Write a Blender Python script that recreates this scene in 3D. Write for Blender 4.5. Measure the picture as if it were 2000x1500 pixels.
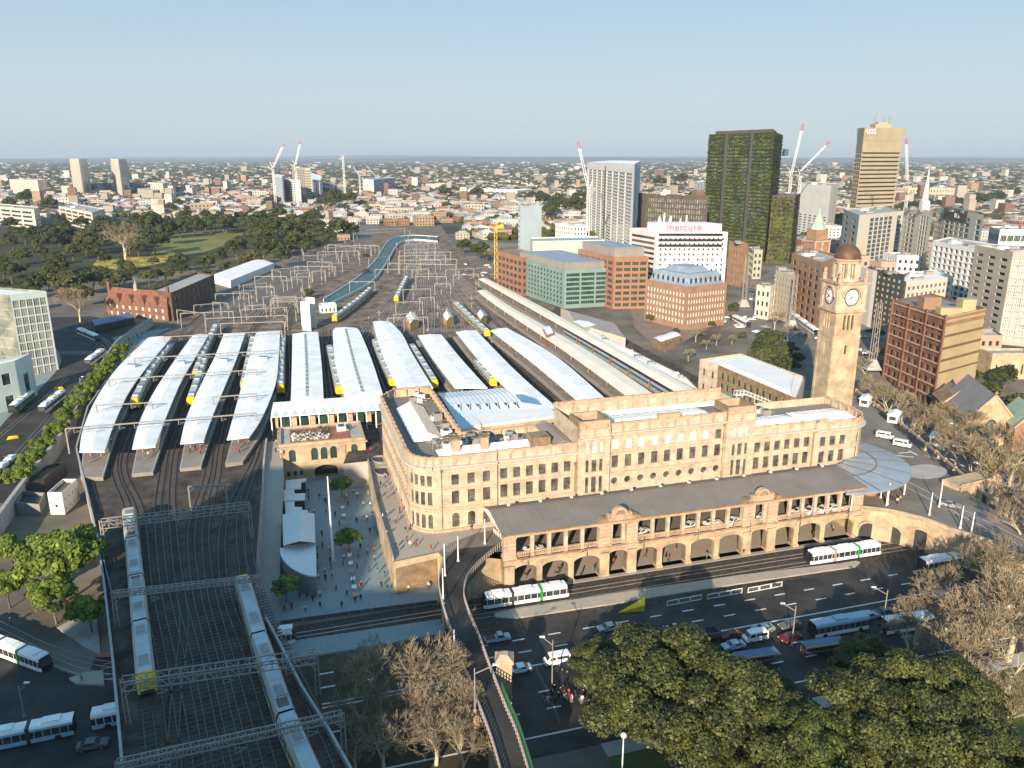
import bpy, bmesh, math, random
from mathutils import Vector, Matrix
for o in list(bpy.data.objects): bpy.data.objects.remove(o)
sc = bpy.context.scene
R = math.radians; PI = math.pi
# ------------------------------------------------------------ camera
F = 1550.0; H = 90.0; TH = math.atan(442 / F)
cam = bpy.data.cameras.new('camera'); cam.sensor_width = 36; cam.lens = 36 * F / 2000
cam.clip_start = 1; cam.clip_end = 120000
co = bpy.data.objects.new('camera', cam); sc.collection.objects.link(co)
co.location = (0, 0, H); co.rotation_euler = (PI / 2 - TH, 0, 0); sc.camera = co
# ------------------------------------------------------------ light
SUN_EL = R(20); SH = Vector((.266, .964, 0)).normalized()      # direction in which shadows fall
wd = bpy.data.worlds.new('World'); sc.world = wd; wd.use_nodes = True
nt = wd.node_tree; sky = nt.nodes.new('ShaderNodeTexSky'); sky.sky_type = 'NISHITA'; sky.sun_disc = False
sky.sun_elevation = SUN_EL; sky.sun_rotation = math.atan2(-SH.x, -SH.y); sky.altitude = 0
sky.air_density = 1.0; sky.dust_density = .4; sky.ozone_density = 2.5
tc_ = nt.nodes.new('ShaderNodeTexCoord'); sx_ = nt.nodes.new('ShaderNodeSeparateXYZ'); nt.links.new(tc_.outputs['Generated'], sx_.inputs[0])
cr_ = nt.nodes.new('ShaderNodeValToRGB'); nt.links.new(sx_.outputs[2], cr_.inputs[0]); e_ = cr_.color_ramp.elements
e_[0].position = 0; e_[0].color = (.68, .77, .83, 1); e_[1].position = .36; e_[1].color = (.28, .63, 1, 1); a_ = e_.new(.07); a_.color = (.70, .85, .94, 1)
vm_ = nt.nodes.new('ShaderNodeVectorMath'); vm_.operation = 'SCALE'; nt.links.new(cr_.outputs[0], vm_.inputs[0]); vm_.inputs['Scale'].default_value = 6.4
mx_ = nt.nodes.new('ShaderNodeMix'); mx_.data_type = 'RGBA'; mx_.inputs[0].default_value = .85; nt.links.new(vm_.outputs[0], mx_.inputs[7]); nt.links.new(sky.outputs[0], mx_.inputs[6])
nt.links.new(mx_.outputs[2], nt.nodes['Background'].inputs[0]); nt.nodes['Background'].inputs[1].default_value = .072
sl = bpy.data.lights.new('sun', 'SUN'); sl.energy = 5.0; sl.angle = R(.5); sl.color = (1, .83, .63)
so = bpy.data.objects.new('sun', sl); sc.collection.objects.link(so)
so.rotation_euler = Vector((SH.x * math.cos(SUN_EL), SH.y * math.cos(SUN_EL), -math.sin(SUN_EL))).to_track_quat('-Z', 'Y').to_euler()
sc.view_settings.view_transform = 'Standard'; sc.view_settings.look = 'None'
sc.view_settings.exposure = 0.84; sc.view_settings.gamma = 1
# ------------------------------------------------------------ layout helpers
ZU = 7.5                                                        # level of tracks and upper forecourt
def W(u, v, z=0):
    'world point at height z for a position read off the survey picture (2000 x 1500 grid)'
    a = TH + math.atan((v - 750) / F); y = (H - z) / math.tan(a)
    d = y * math.cos(TH) + (H - z) * math.sin(TH); return Vector(((u - 1000) / F * d, y, z))
def ZT(p, v): return H - p[1] * math.tan(TH + math.atan((v - 750) / F))
def GZ(y): return max(0, min(1, (y - 240) / 100)) * ZU
def WG(u, v, off=0):
    z = 0
    for _ in range(12): z = GZ(W(u, v, z).y)
    p = W(u, v, z); p.z = GZ(p.y) + off; return p
SO = Vector((-1.7, 152.4, 0)); SPH = R(16.5)
def S(a, b, z=0): return Vector((SO.x + a * math.cos(SPH) - b * math.sin(SPH), SO.y + a * math.sin(SPH) + b * math.cos(SPH), z))
def smooth(pts, n):
    'resample a polyline to n points with Catmull-Rom smoothing'
    P = [Vector(p) for p in pts]
    if len(P) > 2:
        Q = []
        for i in range(len(P) - 1):
            a, b, c, d = P[max(i - 1, 0)], P[i], P[i + 1], P[min(i + 2, len(P) - 1)]
            for k in range(8):
                t = k / 8; Q.append(.5 * ((2 * b) + (c - a) * t + (2 * a - 5 * b + 4 * c - d) * t * t + (3 * b - a - 3 * c + d) * t ** 3))
        Q.append(P[-1]); P = Q
    L = [0]
    for i in range(1, len(P)): L.append(L[-1] + (P[i] - P[i - 1]).length)
    out = []; j = 0
    for k in range(n):
        s = L[-1] * k / (n - 1)
        while j < len(L) - 2 and L[j + 1] < s: j += 1
        t = (s - L[j]) / max(1e-9, L[j + 1] - L[j]); out.append(P[j].lerp(P[j + 1], min(1, t)))
    return out
def plen(P): return sum((P[i + 1] - P[i]).length for i in range(len(P) - 1))
# ------------------------------------------------------------ materials
MT = {}
def mk(name, c, var=.15, scl=.4, rough=.8, metal=0, course=0, bump=0, island=0, c2=None, spec=.3, trans=0, ramp=(.35, .65)):
    if name in MT: return MT[name]
    m = bpy.data.materials.new(name); m.use_nodes = True; n = m.node_tree.nodes; l = m.node_tree.links
    b = n['Principled BSDF']; b.inputs['Roughness'].default_value = rough; b.inputs['Metallic'].default_value = metal
    b.inputs['Specular IOR Level'].default_value = spec
    g = n.new('ShaderNodeNewGeometry'); t = n.new('ShaderNodeTexNoise'); t.inputs['Scale'].default_value = scl; t.inputs['Detail'].default_value = 5
    t.inputs['Roughness'].default_value = .65
    l.new(g.outputs['Position'], t.inputs['Vector'])
    r = n.new('ShaderNodeValToRGB'); l.new(t.outputs[0], r.inputs[0])
    c2 = c2 or [min(1, x * (1 + var)) for x in c]
    c1 = [x * (1 - var) for x in c]
    r.color_ramp.elements[0].position = ramp[0]; r.color_ramp.elements[1].position = ramp[1]
    r.color_ramp.elements[0].color = (*c1, 1); r.color_ramp.elements[1].color = (*c2, 1); out = r.outputs[0]
    def mul(out, fac, dark):
        x = n.new('ShaderNodeMix'); x.data_type = 'RGBA'; x.blend_type = 'MULTIPLY'; l.new(fac, x.inputs[0]); l.new(out, x.inputs[6])
        x.inputs[7].default_value = (*dark, 1); return x.outputs[2]
    if course:
        s = n.new('ShaderNodeSeparateXYZ'); l.new(g.outputs['Position'], s.inputs[0])
        a = n.new('ShaderNodeMath'); a.operation = 'MULTIPLY'; l.new(s.outputs[2], a.inputs[0]); a.inputs[1].default_value = 1 / course
        f = n.new('ShaderNodeMath'); f.operation = 'FRACT'; l.new(a.outputs[0], f.inputs[0])
        k = n.new('ShaderNodeMath'); k.operation = 'LESS_THAN'; l.new(f.outputs[0], k.inputs[0]); k.inputs[1].default_value = .12
        out = mul(out, k.outputs[0], (.72, .68, .62))
    if island:
        hs = n.new('ShaderNodeHueSaturation'); l.new(out, hs.inputs['Color'])
        mr = n.new('ShaderNodeMapRange'); l.new(g.outputs['Random Per Island'], mr.inputs[0]); mr.inputs[3].default_value = 1 - island; mr.inputs[4].default_value = 1 + island
        l.new(mr.outputs[0], hs.inputs['Value']); out = hs.outputs[0]
        mh = n.new('ShaderNodeMapRange'); l.new(g.outputs['Random Per Island'], mh.inputs[0]); mh.inputs[3].default_value = .485; mh.inputs[4].default_value = .51
        l.new(mh.outputs[0], hs.inputs['Hue'])
    l.new(out, b.inputs['Base Color'])
    if bump:
        bp = n.new('ShaderNodeBump'); bp.inputs['Strength'].default_value = bump; l.new(t.outputs[0], bp.inputs['Height']); l.new(bp.outputs[0], b.inputs['Normal'])
    if trans:
        b.inputs['Transmission Weight'].default_value = trans; b.inputs['IOR'].default_value = 1.1
    MT[name] = m; return m
def paving(name, c1, c2, mortar, w, h, rough=.7):
    m = mk(name, c1, .1, .2, rough); n = m.node_tree.nodes; l = m.node_tree.links; b = n['Principled BSDF']
    old = b.inputs['Base Color'].links[0].from_socket; g = n.new('ShaderNodeNewGeometry'); mp = n.new('ShaderNodeMapping'); mp.inputs['Rotation'].default_value = (0, 0, -SPH)
    l.new(g.outputs['Position'], mp.inputs[0]); t = n.new('ShaderNodeTexBrick'); l.new(mp.outputs[0], t.inputs[0])
    t.inputs['Color1'].default_value = (*c1, 1); t.inputs['Color2'].default_value = (*c2, 1); t.inputs['Mortar'].default_value = (*mortar, 1)
    t.inputs['Scale'].default_value = 1; t.inputs['Brick Width'].default_value = w; t.inputs['Row Height'].default_value = h; t.inputs['Mortar Size'].default_value = .06
    x = n.new('ShaderNodeMix'); x.data_type = 'RGBA'; x.inputs[0].default_value = .5; l.new(old, x.inputs[6]); l.new(t.outputs[0], x.inputs[7]); l.new(x.outputs[2], b.inputs['Base Color']); return m
def vdist(name, cols, scl, rough=.9):
    'patchwork of colours by voronoi cell, for town seen from far away'
    m = mk(name, cols[0], .1, .01, rough); n = m.node_tree.nodes; l = m.node_tree.links; b = n['Principled BSDF']
    g = n.new('ShaderNodeNewGeometry'); t = n.new('ShaderNodeTexVoronoi'); t.inputs['Scale'].default_value = scl; l.new(g.outputs['Position'], t.inputs['Vector'])
    w = n.new('ShaderNodeTexWhiteNoise'); l.new(t.outputs['Color'], w.inputs['Vector']); r = n.new('ShaderNodeValToRGB'); r.color_ramp.interpolation = 'CONSTANT'
    l.new(w.outputs[0], r.inputs[0])
    for i, c in enumerate(cols):
        e = r.color_ramp.elements[i] if i < 2 else r.color_ramp.elements.new(0)
        e.position = i / len(cols); e.color = (*c, 1)
    l.new(r.outputs[0], b.inputs['Base Color']); return m
stone = mk('sandstone', (.48, .40, .295), .24, .5, .85, course=.55)
stone_w = mk('sandstone_warm', (.45, .345, .225), .3, .3, .85, course=.45)
stone_t = mk('sandstone_trim', (.44, .315, .215), .22, .6, .85)
cap_m = mk('weathered_ledge', (.50, .47, .43), .12, .8, .8)
stone_d = mk('sandstone_dark', (.24, .17, .10), .3, .5, .9)
white_roof = mk('white_roof', (.84, .83, .80), .12, .2, .5)
white_roof2 = mk('white_metal_roof', (.78, .76, .72), .05, .15, .5)
cream_roof = mk('cream_roof', (.80, .73, .60), .06, .1, .7)
grey_roof = mk('grey_roof', (.205, .185, .165), .12, .12, .8)
zinc = mk('zinc', (.30, .36, .42), .12, .2, .45, metal=.3)
glass = mk('dark_glass', (.035, .04, .045), .5, .3, .08, spec=.6)
glass_o = mk('old_window_glass', (.075, .07, .06), .6, .5, .15, spec=.6, c2=(.16, .15, .12))
glass_pale = mk('blind_glass', (.55, .58, .58), .2, .5, .3)  # pale pane colour, as of windows with blinds
glass_g = mk('green_glass', (.025, .06, .052), .4, .2, .1, spec=.6)
glass_b = mk('blue_glass', (.08, .13, .17), .35, .1, .1, spec=.6)
frame_w = mk('white_frame', (.7, .7, .68), .05, .5, .5)
frame_d = mk('dark_frame', (.05, .05, .05), .1, .5, .5)
steel = mk('galvanised_steel', (.30, .275, .25), .12, .5, .6, metal=.2)
steel_d = mk('dull_steel', (.16, .14, .13), .15, .5, .7, metal=.2)
rail_m = mk('rail_steel', (.13, .105, .09), .15, 1, .35, metal=.7)
sleeper_m = mk('sleeper', (.075, .062, .055), .2, 2, .9)
ballast = mk('ballast', (.05, .04, .033), .4, .25, .95, bump=.3, c2=(.11, .085, .066))  # near tracks: their shade is partly put into this dark colour
asphalt = mk('asphalt', (.036, .035, .035), .4, .12, .8, c2=(.06, .055, .05))  # colour darkened to carry the shade on the roads
asphalt_w = mk('sunlit_asphalt', (.19, .165, .14), .2, .1, .85)  # paler copy of the asphalt with sunlit brightness put into its colour
line_w = mk('road_paint', (.6, .6, .58), .15, 1.2, .7)
concrete = mk('concrete', (.38, .36, .33), .15, .3, .85)
pave = paving('stone_paving', (.20, .26, .275), (.25, .31, .325), (.13, .17, .18), 2.4, .8)  # dark blue of the plaza shade is put into these paving colours
pave_u = paving('upper_paving', (.36, .31, .26), (.40, .35, .29), (.24, .2, .17), 2.0, .6)
plat_m = mk('platform_surface', (.26, .23, .20), .15, .2, .85)
silver = mk('train_silver', (.50, .50, .48), .08, .3, .4, metal=.35)
train_roof = mk('train_roof', (.42, .47, .48), .08, .4, .5)
yellow = mk('train_yellow', (.75, .50, .02), .05, .5, .4)
white_p = mk('white_paint', (.78, .78, .77), .04, .3, .3)
green_p = mk('green_paint', (.02, .28, .06), .08, .3, .4)
brown_p = mk('tan_paint', (.42, .26, .13), .08, .3, .5)
black = mk('black_rubber', (.02, .02, .02), .1, 1, .8)
red_p = mk('red_paint', (.45, .03, .03), .1, .3, .4)
lawn = mk('grass', (.075, .085, .022), .35, .05, .95, c2=(.15, .155, .04))
dirt = mk('dirt', (.06, .048, .03), .3, .1, .95)
leaf_fig = mk('fig_leaves', (.024, .038, .009), .3, .45, .55, island=.75, c2=(.085, .092, .02))
leaf_grn = mk('green_leaves', (.07, .11, .012), .25, .4, .6, island=.5, c2=(.15, .20, .02))
leaf_fg = mk('fig_green_leaves', (.035, .055, .010), .3, .45, .55, island=.6, c2=(.08, .105, .018))
leaf_dk = mk('dark_leaves', (.035, .05, .014), .3, .1, .8, island=.4, c2=(.06, .075, .02))
leaf_mid = mk('mid_leaves', (.06, .07, .02), .3, .1, .8, island=.4, c2=(.09, .095, .028))
bark = mk('bark', (.16, .12, .08), .25, 1, .9)
bark_p = mk('pale_bark', (.5, .42, .28), .25, .7, .9)
twig = mk('bare_twigs', (.31, .25, .16), .25, .4, .95, island=.3)
# ------------------------------------------------------------ mesh builder
XF = {}
class MB:
    def __init__(s): s.v = []; s.f = []; s.m = []; s.mats = []
    def mi(s, m):
        if m not in s.mats: s.mats.append(m)
        return s.mats.index(m)
    def face(s, pts, m):
        i = len(s.v); s.v += [tuple(p) for p in pts]; s.f.append(tuple(range(i, i + len(pts)))); s.m.append(s.mi(m))
    def faces(s, pts, fs, m):
        i = len(s.v); s.v += [tuple(p) for p in pts]; k = s.mi(m)
        for f in fs: s.f.append(tuple(i + j for j in f)); s.m.append(k)
    def box(s, x0, y0, z0, x1, y1, z1, m):
        s.faces([(x0, y0, z0), (x1, y0, z0), (x1, y1, z0), (x0, y1, z0), (x0, y0, z1), (x1, y0, z1), (x1, y1, z1), (x0, y1, z1)],
                [(0, 3, 2, 1), (4, 5, 6, 7), (0, 1, 5, 4), (1, 2, 6, 5), (2, 3, 7, 6), (3, 0, 4, 7)], m)
    def hexa(s, b, t, m):
        n = len(b); s.faces(list(b) + list(t), [tuple(range(n))[::-1], tuple(range(n, 2 * n))] + [(i, (i + 1) % n, n + (i + 1) % n, n + i) for i in range(n)], m)
    def prism(s, poly, z0, z1, m, mtop=None, bottom=True):
        n = len(poly); b = [(p[0], p[1], z0) for p in poly]; t = [(p[0], p[1], z1) for p in poly]
        s.faces(b + t, ([tuple(range(n))[::-1]] if bottom else []) + [(i, (i + 1) % n, n + (i + 1) % n, n + i) for i in range(n)], m)
        s.face(t, mtop or m)
    def bar(s, p, q, w, h, m):
        'box section between two points: w across, h vertical'
        p = Vector(p); q = Vector(q); d = (q - p)
        if d.length < 1e-6: return
        d.normalize(); up = Vector((0, 0, 1)) if abs(d.z) < .95 else Vector((1, 0, 0))
        r = d.cross(up).normalized(); u = r.cross(d).normalized(); r *= w / 2; u *= h / 2
        s.faces([p - r - u, p + r - u, p + r + u, p - r + u, q - r - u, q + r - u, q + r + u, q - r + u],
                [(0, 3, 2, 1), (4, 5, 6, 7), (0, 1, 5, 4), (1, 2, 6, 5), (2, 3, 7, 6), (3, 0, 4, 7)], m)
    def tube(s, p, q, r0, r1, m, n=6):
        p = Vector(p); q = Vector(q); d = (q - p).normalized(); up = Vector((0, 0, 1)) if abs(d.z) < .95 else Vector((1, 0, 0))
        a = d.cross(up).normalized(); b = a.cross(d)
        P = [p + (a * math.cos(2 * PI * i / n) + b * math.sin(2 * PI * i / n)) * r0 for i in range(n)] + [q + (a * math.cos(2 * PI * i / n) + b * math.sin(2 * PI * i / n)) * r1 for i in range(n)]
        s.faces(P, [(i, n + i, n + (i + 1) % n, (i + 1) % n) for i in range(n)] + [tuple(range(n)), tuple(range(n, 2 * n))[::-1]], m)
    def lathe(s, c, prof, m, n=16):
        P = []
        for r, z in prof: P += [(c[0] + r * math.cos(2 * PI * i / n), c[1] + r * math.sin(2 * PI * i / n), c[2] + z) for i in range(n)]
        s.faces(P, [(k * n + i, k * n + (i + 1) % n, (k + 1) * n + (i + 1) % n, (k + 1) * n + i) for k in range(len(prof) - 1) for i in range(n)], m)
    def strip(s, Lp, Rp, m, z=None):
        for i in range(len(Lp) - 1):
            q = [Lp[i], Rp[i], Rp[i + 1], Lp[i + 1]]
            if z is not None: q = [(p[0], p[1], z) for p in q]
            s.face(q, m)
    def loft(s, secs, m, caps=True):
        'closed sections joined end to end; m may be a list per side'
        n = len(secs[0]); i0 = len(s.v)
        for q in secs: s.v += [tuple(p) for p in q]
        for k in range(len(secs) - 1):
            for j in range(n):
                a = i0 + k * n + j; b = i0 + k * n + (j + 1) % n; s.f.append((a, b, b + n, a + n)); s.m.append(s.mi(m[j] if isinstance(m, list) else m))
        if caps:
            mm = m[0] if isinstance(m, list) else m
            s.f.append(tuple(i0 + j for j in range(n))[::-1]); s.m.append(s.mi(mm)); s.f.append(tuple(i0 + (len(secs) - 1) * n + j for j in range(n))); s.m.append(s.mi(mm))
    def build(s, name, parent=None, world=False, smooth=False, **kw):
        me = bpy.data.meshes.new(name); v = s.v
        if world and parent is not None:
            I = XF[parent.name].inverted(); v = [tuple(I @ Vector(p)) for p in v]
        me.from_pydata(v, [], s.f)
        for m in s.mats: me.materials.append(m)
        me.polygons.foreach_set('material_index', s.m)
        if smooth: me.polygons.foreach_set('use_smooth', [True] * len(s.f))
        me.update(); return addobj(name, me, parent, **kw)
def addobj(name, me, parent=None, label=None, cat=None, group=None, kind=None, loc=None, rot=0, scale=None):
    o = bpy.data.objects.new(name, me); sc.collection.objects.link(o)
    if parent is not None: o.parent = parent
    if loc is not None: o.location = loc
    if rot: o.rotation_euler = (0, 0, rot)
    if scale is not None: o.scale = scale if hasattr(scale, '__len__') else (scale,) * 3
    for k, x in (('label', label), ('category', cat), ('group', group), ('kind', kind)):
        if x: o[k] = x
    return o
def thing(name, label, cat, loc=(0, 0, 0), rot=0, group=None, scale=None):
    o = addobj(name, None, None, label, cat, group, None, loc, rot, scale); o.empty_display_size = .5
    XF[o.name] = Matrix.Translation(Vector(loc)) @ Matrix.Rotation(rot, 4, 'Z'); return o
def dup(t, loc, rot=0, label=None, group=None, scale=None, swap=None):
    'copy of a thing with its parts and sub-parts'
    def cp(o, par):
        c = o.copy(); sc.collection.objects.link(c)
        if par: c.parent = par
        if swap and c.data is not None and hasattr(c.data, 'materials'):
            for s_ in c.material_slots:
                if s_.material in swap: a = swap[s_.material]; s_.link = 'OBJECT'; s_.material = a
        for k in KIDS.get(o.name, []): cp(k, c)
        return c
    c = cp(t, None); c.location = loc; c.rotation_euler = (0, 0, rot)
    if scale is not None: c.scale = scale if hasattr(scale, '__len__') else (scale,) * 3
    if label: c['label'] = label
    if group: c['group'] = group
    return c
KIDS = {}
def kids(t):
    'remember the part tree of a prototype, for dup()'
    al = list(bpy.data.objects)
    def rec(o):
        k = [x for x in al if x.parent == o]; KIDS[o.name] = k
        for x in k: rec(x)
    rec(t); return t
def struct(name, mb, **kw): return mb.build(name, kind='structure', **kw)
# ------------------------------------------------------------ walls with real openings
def wall(mb, o, r, L, z0, z1, holes, m, depth=.35, seg=8):
    'wall from 2D point o along unit r; outside is to the right; holes: (s0,s1,za,zb,kind)'
    nx, ny = r[1], -r[0]
    def P(s_, z, d=0): return (o[0] + r[0] * s_ - nx * d, o[1] + r[1] * s_ - ny * d, z)
    xs = sorted({0, L} | {round(h[0], 3) for h in holes} | {round(h[1], 3) for h in holes})
    zs = sorted({z0, z1} | {round(h[2], 3) for h in holes} | {round(h[3], 3) for h in holes})
    hs = [(round(h[0], 3), round(h[1], 3), round(h[2], 3), round(h[3], 3)) for h in holes]
    for j in range(len(zs) - 1):
        zc = (zs[j] + zs[j + 1]) / 2; run = None
        for i in range(len(xs) - 1):
            xc = (xs[i] + xs[i + 1]) / 2
            if any(a < xc < b and c < zc < d for a, b, c, d in hs):
                if run is not None: mb.face([P(run, zs[j]), P(xs[i], zs[j]), P(xs[i], zs[j + 1]), P(run, zs[j + 1])], m); run = None
            elif run is None: run = xs[i]
        if run is not None: mb.face([P(run, zs[j]), P(L, zs[j]), P(L, zs[j + 1]), P(run, zs[j + 1])], m)
    for h in holes:
        a, b, c, d, k = h[:5]; dp = h[5] if len(h) > 5 else depth; w = (b - a) / 2; cx = (a + b) / 2
        rx = w; zc = d - min(w, d - c)
        if k == 'r':
            for q in (((a, c), (b, c)), ((b, c), (b, d)), ((b, d), (a, d)), ((a, d), (a, c))):
                mb.face([P(*q[0]), P(*q[1]), P(*q[1], dp), P(*q[0], dp)], m)
        else:
            ry = min(w, d - c) if k == 'a' else (d - c) / 2
            if k == 's': ry = (b - a) * .22; zc = d - ry
            if k == 'c': zc = (c + d) / 2
            N = seg; ar = [(cx - rx * math.cos(PI * i / N), zc + ry * math.sin(PI * i / N)) for i in range(N + 1)]
            for i in range(N):
                (x0, q0), (x1, q1) = ar[i], ar[i + 1]
                mb.face([P(x0, q0), P(x1, q1), P(x1, d), P(x0, d)], m); mb.face([P(x0, q0), P(x1, q1), P(x1, q1, dp), P(x0, q0, dp)], m)
                if k == 'c':
                    y0, y1 = 2 * zc - q0, 2 * zc - q1
                    mb.face([P(x0, c), P(x1, c), P(x1, y1), P(x0, y0)], m); mb.face([P(x0, y0), P(x1, y1), P(x1, y1, dp), P(x0, y0, dp)], m)
            if k != 'c':
                for q in (((a, c), (b, c)), ((a, zc), (a, c)), ((b, c), (b, zc))): mb.face([P(*q[0]), P(*q[1]), P(*q[1], dp), P(*q[0], dp)], m)
WM = {}
def winmesh(w, h, g, fr, nx=1, nz=1, sill=None, t=.06, depth=.3):
    'window: pane with frame and bars; local x along wall, y outward, z up, origin bottom centre of the pane'
    key = (round(w, 2), round(h, 2), g.name, fr.name if fr else '', nx, nz, sill.name if sill else '', t)
    if key in WM: return WM[key]
    b = MB(); b.face([(-w / 2, 0, 0), (w / 2, 0, 0), (w / 2, 0, h), (-w / 2, 0, h)], g)
    if fr:
        for i in range(nx + 1): x = -w / 2 + w * i / nx; b.box(x - t / 2, -.06, 0, x + t / 2, -.005, h, fr)
        for i in range(nz + 1): z = h * i / nz; b.box(-w / 2, -.07, z - t / 2, w / 2, -.01, z + t / 2, fr)
    if sill: b.box(-w / 2 - .15, -depth - .12, -.18, w / 2 + .15, 0, -.03, sill)
    me = bpy.data.meshes.new('window'); me.from_pydata(b.v, [], b.f)
    for m in b.mats: me.materials.append(m)
    me.polygons.foreach_set('material_index', b.m); me.update(); WM[key] = me; return me
def addwin(parent, o, r, s_, z, me, depth=.3, name='window', world=False):
    nx, ny = r[1], -r[0]; x = o[0] + r[0] * s_ - nx * depth; y = o[1] + r[1] * s_ - ny * depth
    ob = bpy.data.objects.new(name, me); sc.collection.objects.link(ob); ob.parent = parent
    m4 = Matrix(((r[0], -nx, 0, x), (r[1], -ny, 0, y), (0, 0, 1, z), (0, 0, 0, 1)))
    ob.matrix_local = (XF[parent.name].inverted() @ m4) if world else m4; return ob
def edge(p, q):
    d = Vector((q[0] - p[0], q[1] - p[1])); return (d.x / d.length, d.y / d.length), d.length
# ================================================================= building generator
def centroid(poly): n = len(poly); return Vector((sum(p[0] for p in poly) / n, sum(p[1] for p in poly) / n, 0))
def ccw(poly):
    a = sum(poly[i][0] * poly[(i + 1) % len(poly)][1] - poly[(i + 1) % len(poly)][0] * poly[i][1] for i in range(len(poly)))
    return list(poly) if a > 0 else list(poly)[::-1]
def inset(poly, d):
    c = centroid(poly); return [tuple((Vector((p[0], p[1], 0)) + (c - Vector((p[0], p[1], 0))).normalized() * d)[:2]) for p in poly]
def building(name, label, cat, poly, z0, z1, wm, rm, st, par=.9, cap=None, stuff=True, plant=0, group=None, limit=100, extra=None, seed=1):
    """poly: footprint; st: style or {edge: style}; style = dict(nx, nz, wf, hf, g, fr, lo, hi, d, k, mx, mz, sill, band)
    visible edges (facing the town side the camera is on) get openings, hidden ones stay plain"""
    poly = ccw([tuple(p[:2]) for p in poly]); c = centroid(poly); T = thing(name, label, cat, (c.x, c.y, z0), 0, group)
    w = MB(); n = len(poly); wins = []
    for i in range(n):
        p, q = poly[i], poly[(i + 1) % n]; r, L = edge(p, q); mid = ((p[0] + q[0]) / 2, (p[1] + q[1]) / 2)
        vis = (r[1] * mid[0] - r[0] * mid[1]) < 0
        s_ = st.get(i) if isinstance(st, dict) and 'nz' not in st else st
        hs = []
        if s_ and (vis or s_.get('all')):
            m_ = s_.get('m', wm); lo = s_.get('lo', .04); hi = s_.get('hi', .04); HH = z1 - par - z0
            nx = s_.get('nx') or max(1, round(L / s_.get('px', 4))); nz = s_['nz']; ex = s_.get('ex', .03) * L; dz = HH * (1 - lo - hi) / nz; dx = (L - 2 * ex) / nx
            hw, hh = dx * s_.get('wf', .5), dz * s_.get('hf', .5); d = s_.get('d', .3)
            for k in range(nz):
                for j in range(nx):
                    if s_.get('skip') and s_['skip'](j, k, nx, nz): continue
                    cx = ex + dx * (j + .5); zb = z0 + HH * lo + dz * k + (dz - hh) * .45
                    kk = s_.get('k', 'r'); kk = kk(j, k, nz) if callable(kk) else kk
                    hs.append((cx - hw / 2, cx + hw / 2, zb, zb + hh, kk, d))
                    wins.append((p, r, cx, zb, winmesh(hw, hh, s_.get('g', glass), s_.get('fr', frame_d), s_.get('mx', 1), s_.get('mz', 1), s_.get('sill'), s_.get('t', .08), d), d))
            wall(w, p, r, L, z0, z1, hs, m_)
        else: wall(w, p, r, L, z0, z1, [], s_.get('m', wm) if s_ else wm)
        # cap of the parapet
    ins = inset(poly, .45)
    for i in range(n):
        p, q, a, b = poly[i], poly[(i + 1) % n], ins[i], ins[(i + 1) % n]
        w.face([(*p, z1), (*q, z1), (*b, z1), (*a, z1)], cap or wm); w.face([(*a, z1), (*b, z1), (*b, z1 - par), (*a, z1 - par)], wm)
    w.build('wall', T, world=True)
    rf = MB(); rf.face([(*p, z1 - par) for p in ins], rm); ro = rf.build('roof', T, world=True)
    for x in wins[:limit]: addwin(T, x[0], x[1], x[2], x[3], x[4], x[5], world=True)
    if len(wins) > limit:
        mb = MB()
        for (p, r, cx, zb, me, d) in wins[limit:]:
            nx_, ny_ = r[1], -r[0]; ox, oy = p[0] + r[0] * cx - nx_ * d, p[1] + r[1] * cx - ny_ * d
            vs = [(ox + v.co.x * r[0] - v.co.y * nx_, oy + v.co.x * r[1] - v.co.y * ny_, zb + v.co.z) for v in me.vertices]; i0 = len(mb.v); mb.v += vs
            mi = [mb.mi(m) for m in me.materials]
            for f in me.polygons: mb.f.append(tuple(i0 + j for j in f.vertices)); mb.m.append(mi[f.material_index])
        mb.build('window', T, world=True, kind='stuff')
    rnd = random.Random(seed)
    for k in range(plant):
        i = rnd.randrange(n); t = rnd.uniform(.25, .8); q = Vector((c.x, c.y, 0)).lerp(Vector((*poly[i], 0)), t * .6); s_ = rnd.uniform(1.2, 3.2); h = rnd.uniform(1, 2.6); a = rnd.choice([steel, grey_roof, white_roof2])
        mb = MB(); mb.box(q.x - s_, q.y - s_ * .7, z1 - par + .003, q.x + s_, q.y + s_ * .7, z1 - par + h, a); mb.box(q.x - s_ - .15, q.y - s_ * .7 - .15, z1 - par + h, q.x + s_ + .15, q.y + s_ * .7 + .15, z1 - par + h + .15, steel)
        mb.build('roof_plant', T, world=True)
    return T
def roofpoly(pts, z): return [W(u, v, z) for u, v in pts]
# ================================================================= TERMINAL BUILDING
T = thing('station_building', 'long honey sandstone railway terminal with rounded corner pavilions and white metal roofs behind parapets', 'railway station', SO, SPH)
w = MB(); Z0 = ZU
wg = winmesh; wins = []
def seg(o, q, z1, holes, m=stone, depth=.35): r, L = edge(o, q); wall(w, o, r, L, Z0, z1, holes, m, depth); return r, L
def rowx(x0, x1, n): return [x0 + (x1 - x0) * (i + .5) / n for i in range(n)] if n > 1 else [(x0 + x1) / 2]
def openings(o, q, specs):
    'specs: (s, width, z0, z1, kind, glass, mx, mz)'
    r, L = edge(o, q)
    for s_, ww, za, zb, k, g, mx, mz in specs: wins.append((o, r, s_, za, wg(ww, zb - za, g, frame_d if g is not glass_pale else frame_w, mx, mz, stone_t if k == 'r' else None, .07, .35)))
    return [(s_ - ww / 2, s_ + ww / 2, za, zb, k) for s_, ww, za, zb, k, *_ in specs]
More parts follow.
